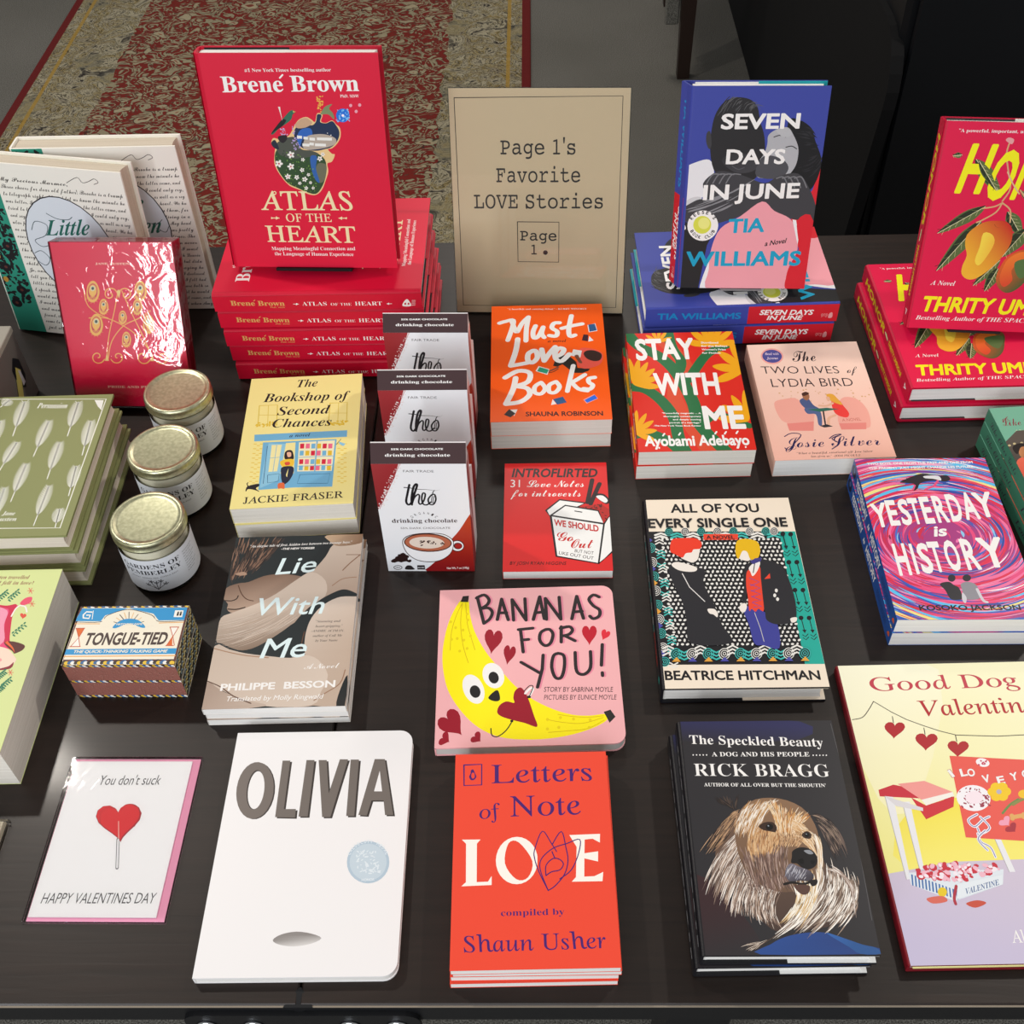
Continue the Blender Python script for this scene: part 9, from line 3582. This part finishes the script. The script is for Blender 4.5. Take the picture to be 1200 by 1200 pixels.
# yellow paperbacks
bs=paperback('paperback_book',.1305,.2089,.02305,'#efe3a0','bookshop');gp='yellow paperbacks in a pair'
stack(bs,(-.2649,.8107,0,2.97),2,.0231,['pale yellow paperback underneath, white page edges showing','pale yellow paperback with a blue shopfront, on top of its twin'],gp,jit=[(.001,-.0015,.4)])
# grey arm paperbacks
li=paperback('paperback_book',.1338,.212,.00875,'#e9e4de','lie',None,PAGES_W,GLOSS)
stack(li,(-.2516,.5746,0,1.24),3,.0088,['slim paperback with a photo of bare arms, bottom of three','slim paperback with a photo of bare arms, middle of three','slim paperback with a photo of bare arms, topmost of three'],'slim paperbacks with bare arms',jit=[(.001,-.0005,-.2),(.0008,.0006,-.5)])
# orange
mu=paperback('paperback_book',.1375,.2114,.0221,'#fb5c00','must')
stack(mu,(.0108,.9388,0,.78),2,.02215,['orange paperback underneath its twin, in front of the sign','orange paperback with white brush lettering, on top of its twin'],'orange paperbacks in a pair',jit=[(-.0005,.002,.0)])
# red little book
it=paperback('paperback_book',.1139,.1572,.0121,'#d92323','intro',None,PAGES_W,GLOSS);place(it,(.0147,.7463,0,-.06,0));tag(it,'small red book with a white takeaway carton, behind the banana book','book')
# coral stack
le=paperback('paperback_book',.1327,.1896,.00825,'#ee4a33','letters',None,PAGES_W)
stack(le,(-.0101,.3317,0,1.03),4,.0083,['coral paperback at the bottom of its stack of four','coral paperback second from the bottom of four','coral paperback second from the top of four','coral paperback with big white lettering, topmost of four'],'coral paperbacks in a stack',jit=[(-.0015,-.001,.0),(-.001,.001,-.3),(.001,.001,-.3)])
# red green
st=paperback('paperback_book',.129,.2051,.0205,'#d32a18','stay','stay_spine')
stack(st,(.170,.8904,0,.49),2,.0206,['red and green leafy paperback underneath its twin','red and green leafy paperback with white title, on top of its twin'],'red and green leafy paperbacks',jit=[(-.0015,-.001,.5)])
ly=paperback('paperback_book',.1336,.1996,.0248,'#f0c2b0','lydia',None,PAGES_W);place(ly,(.3234,.8917,0,1.51,0));tag(ly,'pale pink paperback with a couple at a cafe table','book')
al=hardcover('hardcover_book',.1556,.2404,.0242,'#15141a','allof','allof_spine','#141316','#f2e3cf',PAGES_W,GLOSS);place(al,(.1861,.5937,0,.3,0));tag(al,'cream and black patterned hardcover with two figures face to face','book')
sk=hardcover('hardcover_book',.1378,.2093,.0186,'#1b1a1e','speck','speck_spine','#17171a','#e6e6e4',PAGES_W,GLOSS)
stack(sk,(.1866,.3404,0,.11),2,.0188,['charcoal hardcover with a shaggy dog, beneath its twin','charcoal hardcover with a shaggy dog, on top of its twin'],'charcoal dog hardcovers',jit=[(-.0035,-.0015,.6)])
ye=paperback('paperback_book',.1395,.2171,.0197,'#2a5aa8','yest','yest_spine',PAGES_W,GLOSS)
stack(ye,(.4065,.6588,0,-.32),2,.0197,['pink and blue swirl paperback underneath its twin','pink and blue swirl paperback with bold white title, on top'],'pink and blue swirl paperbacks',jit=[(-.0007,-.001,.1)])
lk=paperback('paperback_book',.135,.2094,.0175,'#5fa085','like','like_spine',PAGES_W,MATTE)
stack(lk,(.577,.735,0,3.9),3,.0176,['teal paperback at the bottom of three at the right edge','teal paperback in the middle of three at the right edge','teal paperback topmost of three at the right edge'],'teal paperbacks at the right edge',jit=[(-.0015,-.004,0),(-.0008,-.002,0)])
gd=hardcover('picture_book',.25,.2841,.0115,'#7a1420','gooddog',None,'#efe8a0',None,PAGES_W,INK,ri=.002,b=.0022,over=.0025);place(gd,(.4074,.3442,0,1.0,0));tag(gd,'large cream picture book with red hearts on a string, bottom right','book')
ol=boardbook('board_book',.1628,.2244,.0105,'#f0eeee','olivia',5,PAGES_W,.012,GLOSS);place(ol,(-.2015,.3341,0,.55,0));tag(ol,'large white board book with grey capitals and a silver seal','book')
ba=boardbook('board_book',.1747,.1835,.0131,'#f3b3b6','bananas',6,mat('board_page_edges','#c9c4c0',.6),.011,INK);place(ba,(-.0138,.5405,0,1.36,0));tag(ba,'pink board book with a smiling yellow banana','book')
# ================================================================ other goods
# greeting card in its sleeve
W_,H_=.1209,.1555
cd=thing('greeting_card');place(cd,(-.3777,.3821,0,-.47,0));tag(cd,'white greeting card with a red heart lollipop and pink envelope in a clear sleeve','card')
MB().box(-W_/2+.003,W_/2-.0015,.0015,H_-.0015,.0004,.0014).build('envelope',plain('#efa0bf',.6),cd)
MB().box(-W_/2+.004,W_/2-.0085,.0045,H_-.0045,.0016,.0028).build('card',plain('#fbfafc',.5),cd)
art('cover_print',cd,'card',lambda u,v,k:(u-W_/2,v,.0028+k),INK,W_,H_)
sl=clear(mat('card_sleeve_film'),rough=.05,bs=.25,bd=.001,sc=25,fr=1.18)
MB().box(-W_/2,W_/2,0,H_,.0001,.0036,.0003).build('sleeve',sl,cd)
# sleeved cards at the far left
for i in range(4):
    c=thing('greeting_card',(-.538+i%2*.003-.002*i,.318-.002*i,.0034*i));c.rotation_euler=(0,0,D(-.5+.5*i))
    tag(c,'sleeved cream card in the low pile at the left edge, %s'%('bottom one','second from the bottom','second from the top','topmost')[i],'card','sleeved cards at the left edge')
    MB().box(-.057,.057,.002,.156,.0004,.0028).build('card',plain('#cfc4ae',.6),c);MB().box(-.06,.06,0,.158,.0001,.0033,.0003).build('sleeve',sl,c)
# matchbox style game
tg=thing('game_box');place(tg,(-.3973,.6052,0,-.14,0));tag(tg,'small matchbox-style game box with a blue and cream top','game')
tw,th,tt=.1065,.0689,.0537;inner=plain('#8a5148',.8)
MB().box(-tw/2,tw/2,0,th,tt*.51,tt,.0004).build('top_tray',plain('#5a4a40',.6),tg);MB().box(-tw/2,tw/2,0,th,0,tt*.49,.0004).build('lower_tray',plain('#5a4a40',.6),tg)
art('top_print',tg,'tongue',lambda u,v,k:(u-tw/2,v,tt+k),INK,tw,th);art('front_print',tg,'tongue_front',lambda u,v,k:(u-tw/2,-k,v),MATTE,tw,tt)
art('side_print',tg,'tongue_side',lambda u,v,k:(tw/2+k,u,v),MATTE,th,tt)
# drinking chocolate cartons
cw,chh,cdp=.0907,.1582,.05
cb=thing('chocolate_carton');m=plain('#e6e4e6',.4)
pr_=[(0,0),(0,cdp),(chh,cdp),(chh+.016,cdp-.012),(chh+.016,cdp-.0135),(chh-.03,cdp-.026),(chh-.05,0)]
MB().loft([[(-cw/2,y,z) for y,z in pr_][::-1],[(cw/2,y,z) for y,z in pr_][::-1]]).build('carton',m,cb)
art('front_print',cb,'choc',lambda u,v,k:(u-cw/2,v,cdp+k),GLOSS,cw,chh)
art('band_print',cb,'choc_band',lambda u,v,k:(u-cw/2,chh+v*.8+k*.6,cdp-v*.6+k*.8),MATTE,cw,.02)
art('side_print',cb,'choc_side',lambda u,v,k:(cw/2+k,v,cdp-u),GLOSS,cdp*.5,chh-.004)
for i,(q,l) in enumerate((((-.1213,1.0061,.0002,-1.5,90),'rearmost white and maroon drinking chocolate carton, beside the crimson stack'),((-.1195,.9142,.0002,-.74,90),'middle of the three white and maroon drinking chocolate cartons'),((-.1165,.8079,.0002,-.99,89.6),'front drinking chocolate carton, its cup picture fully in view'))):
    o=cb if i==2 else copy_tree(cb);place(o,q);tag(o,l,'carton','drinking chocolate cartons')
# candles
lidm=mat('brushed_brass_lid','#c8c6a4',.36,1);nt,b=nodes(lidm);f1=noise(nt,1400,detail=2);bump(nt,b,f1,.12,.0004);nt.links.new(ramp(nt,noise(nt,260,detail=3),[(.35,'#aeae90'),(.65,'#c6c6a6')]),b.inputs['Base Color'])
glassm=clear(mat('jar_glass'),(.98,.98,.96),.02,fr=1.45);wax=mat('cream_wax','#ded9c4',.45)
ca=thing('jar_candle');R0=.0368
MB().lathe([(R0-.004,0),(R0-.001,.0015),(R0,.005),(R0,.062),(R0-.0015,.066),(R0-.002,.069)],56).build('jar',glassm,ca,True)
MB().lathe([(R0-.005,.003),(R0-.0025,.006),(R0-.0025,.060),(R0-.004,.0615)],48).build('wax',wax,ca,True)
lb=[];
LM=plain('#dde0e6',.5)
def cyl(u,v,k,A0=D(-86)): 
    a=A0+(u-.075)/(R0+.0004);return ((R0+.0004+k)*math.cos(a),(R0+.0004+k)*math.sin(a),.008+.046-v*.046/.048 if False else .007+v)
v=[];f=[]
for i in range(49):
    u=.15*i/48
    for z in(0,.048): v.append(cyl(u,z,0))
    if i: j=2*i;f.append((j-2,j,j+1,j-1))
meshobj('label',v,f,LM,ca,True)
ART['candle']=(ART['candle'][0],ART['candle'][1],'\n'.join(l for l in ART['candle'][2].split('\n') if l[0]!='B'))
art('label_print',ca,'candle',lambda u,v,k:cyl(u,v,k),MATTE)
MB().lathe([(R0-.001,.0672),(R0+.0012,.0674),(R0+.0014,.0690),(R0+.0006,.0697),(R0+.0011,.0755),(R0+.0006,.0780),(R0-.0006,.0790),(R0-.0026,.0792),(R0-.0040,.0786),(R0-.0052,.0779),(R0-.0075,.0776),(.001,.0776)],64).build('lid',lidm,ca,True)
for i,(x,y,l) in enumerate(((-.4102,.9615,'gold-lidded jar candle at the back, against the pink book'),(-.4065,.8683,'middle of the three gold-lidded jar candles'),(-.3999,.7669,'front gold-lidded jar candle, its white label fully in view'))):
    o=ca if i==2 else copy_tree(ca);o.location=(x,y,0);tag(o,l,'candle','gold-lidded jar candles')
# acrylic sign
sg=thing('sign_holder');place(sg,(-.0011,1.1917,.0021,-2.44,74.5));tag(sg,'tan paper sign in a clear acrylic stand at the back of the table','sign')
sw,sh=.2141,.2794;acr=clear(mat('clear_acrylic'),(.97,.98,.97),.03,fr=1.4)
MB().box(-sw/2+.0015,sw/2-.0015,.002,sh-.002,.0020,.0026).build('paper_sheet',plain('#d6bd9d',.8),sg)
art('sheet_print',sg,'sign',lambda u,v,k:(u-sw/2,v,.0026+k),MATTE,sw,sh)
MB().box(-sw/2-.001,sw/2+.001,0,sh+.0015,.0033,.0050,.0005).build('front_panel',acr,sg);MB().box(-sw/2-.001,sw/2+.001,0,sh,-.0004,.0014,.0005).build('back_panel',acr,sg)
c_,s_=math.cos(D(74.5)),math.sin(D(74.5))
ft=MB().loft([[(x,0+c_*0,-.0005) for x in (-sw/2,sw/2)]+[(x,.0025,-.0005) for x in (sw/2,-sw/2)],[(x,.085*c_,-.085*s_) for x in (-sw/2,sw/2)]+[(x,.085*c_+.0025,-.085*s_) for x in (sw/2,-sw/2)]]).build('foot',acr,sg)
# taupe box at the far left
gb=thing('storage_box',(-.71,.955,0));tag(gb,'taupe grey box with a cameo picture at the far left edge','box')
tm=plain('#6a635e',.6);MB().box(-.089,.089,-.1,.1,0,.092,.001).build('box_body',tm,gb);MB().box(-.0895,.0895,-.1005,.1005,.092,.1,.0008).build('lid',plain('#a39c90',.6),gb)  # the side's shade is put into the dark body colour; lid left lighter
P=[(0,.045),(.012,.055),(.022,.045),(.022,.022),(.012,.010),(0,.022)]
MB().loft([[(.0896,.062+a,.018+c) for a,c in P],[(.0902,.062+a,.018+c) for a,c in P]]).build('cameo_frame',plain('#17151a',.4),gb)
MB().loft([[(.0902,.070+a,.034+c) for a,c in((0,0),(.007,0),(.006,.018),(.002,.022))],[(.0908,.070+a,.034+c) for a,c in((0,0),(.007,0),(.006,.018),(.002,.022))]]).build('cameo',plain('#b9b4b8',.4),gb)
MB().loft([[(.0897,a,c) for a,c in((.030,0),(.044,0),(.078,.052),(.070,.062))],[(.0905,a,c) for a,c in((.030,0),(.044,0),(.078,.052),(.070,.062))]]).build('ribbon_tag',plain('#b7a95c',.6),gb)
bpy.data.objects.remove(fo)
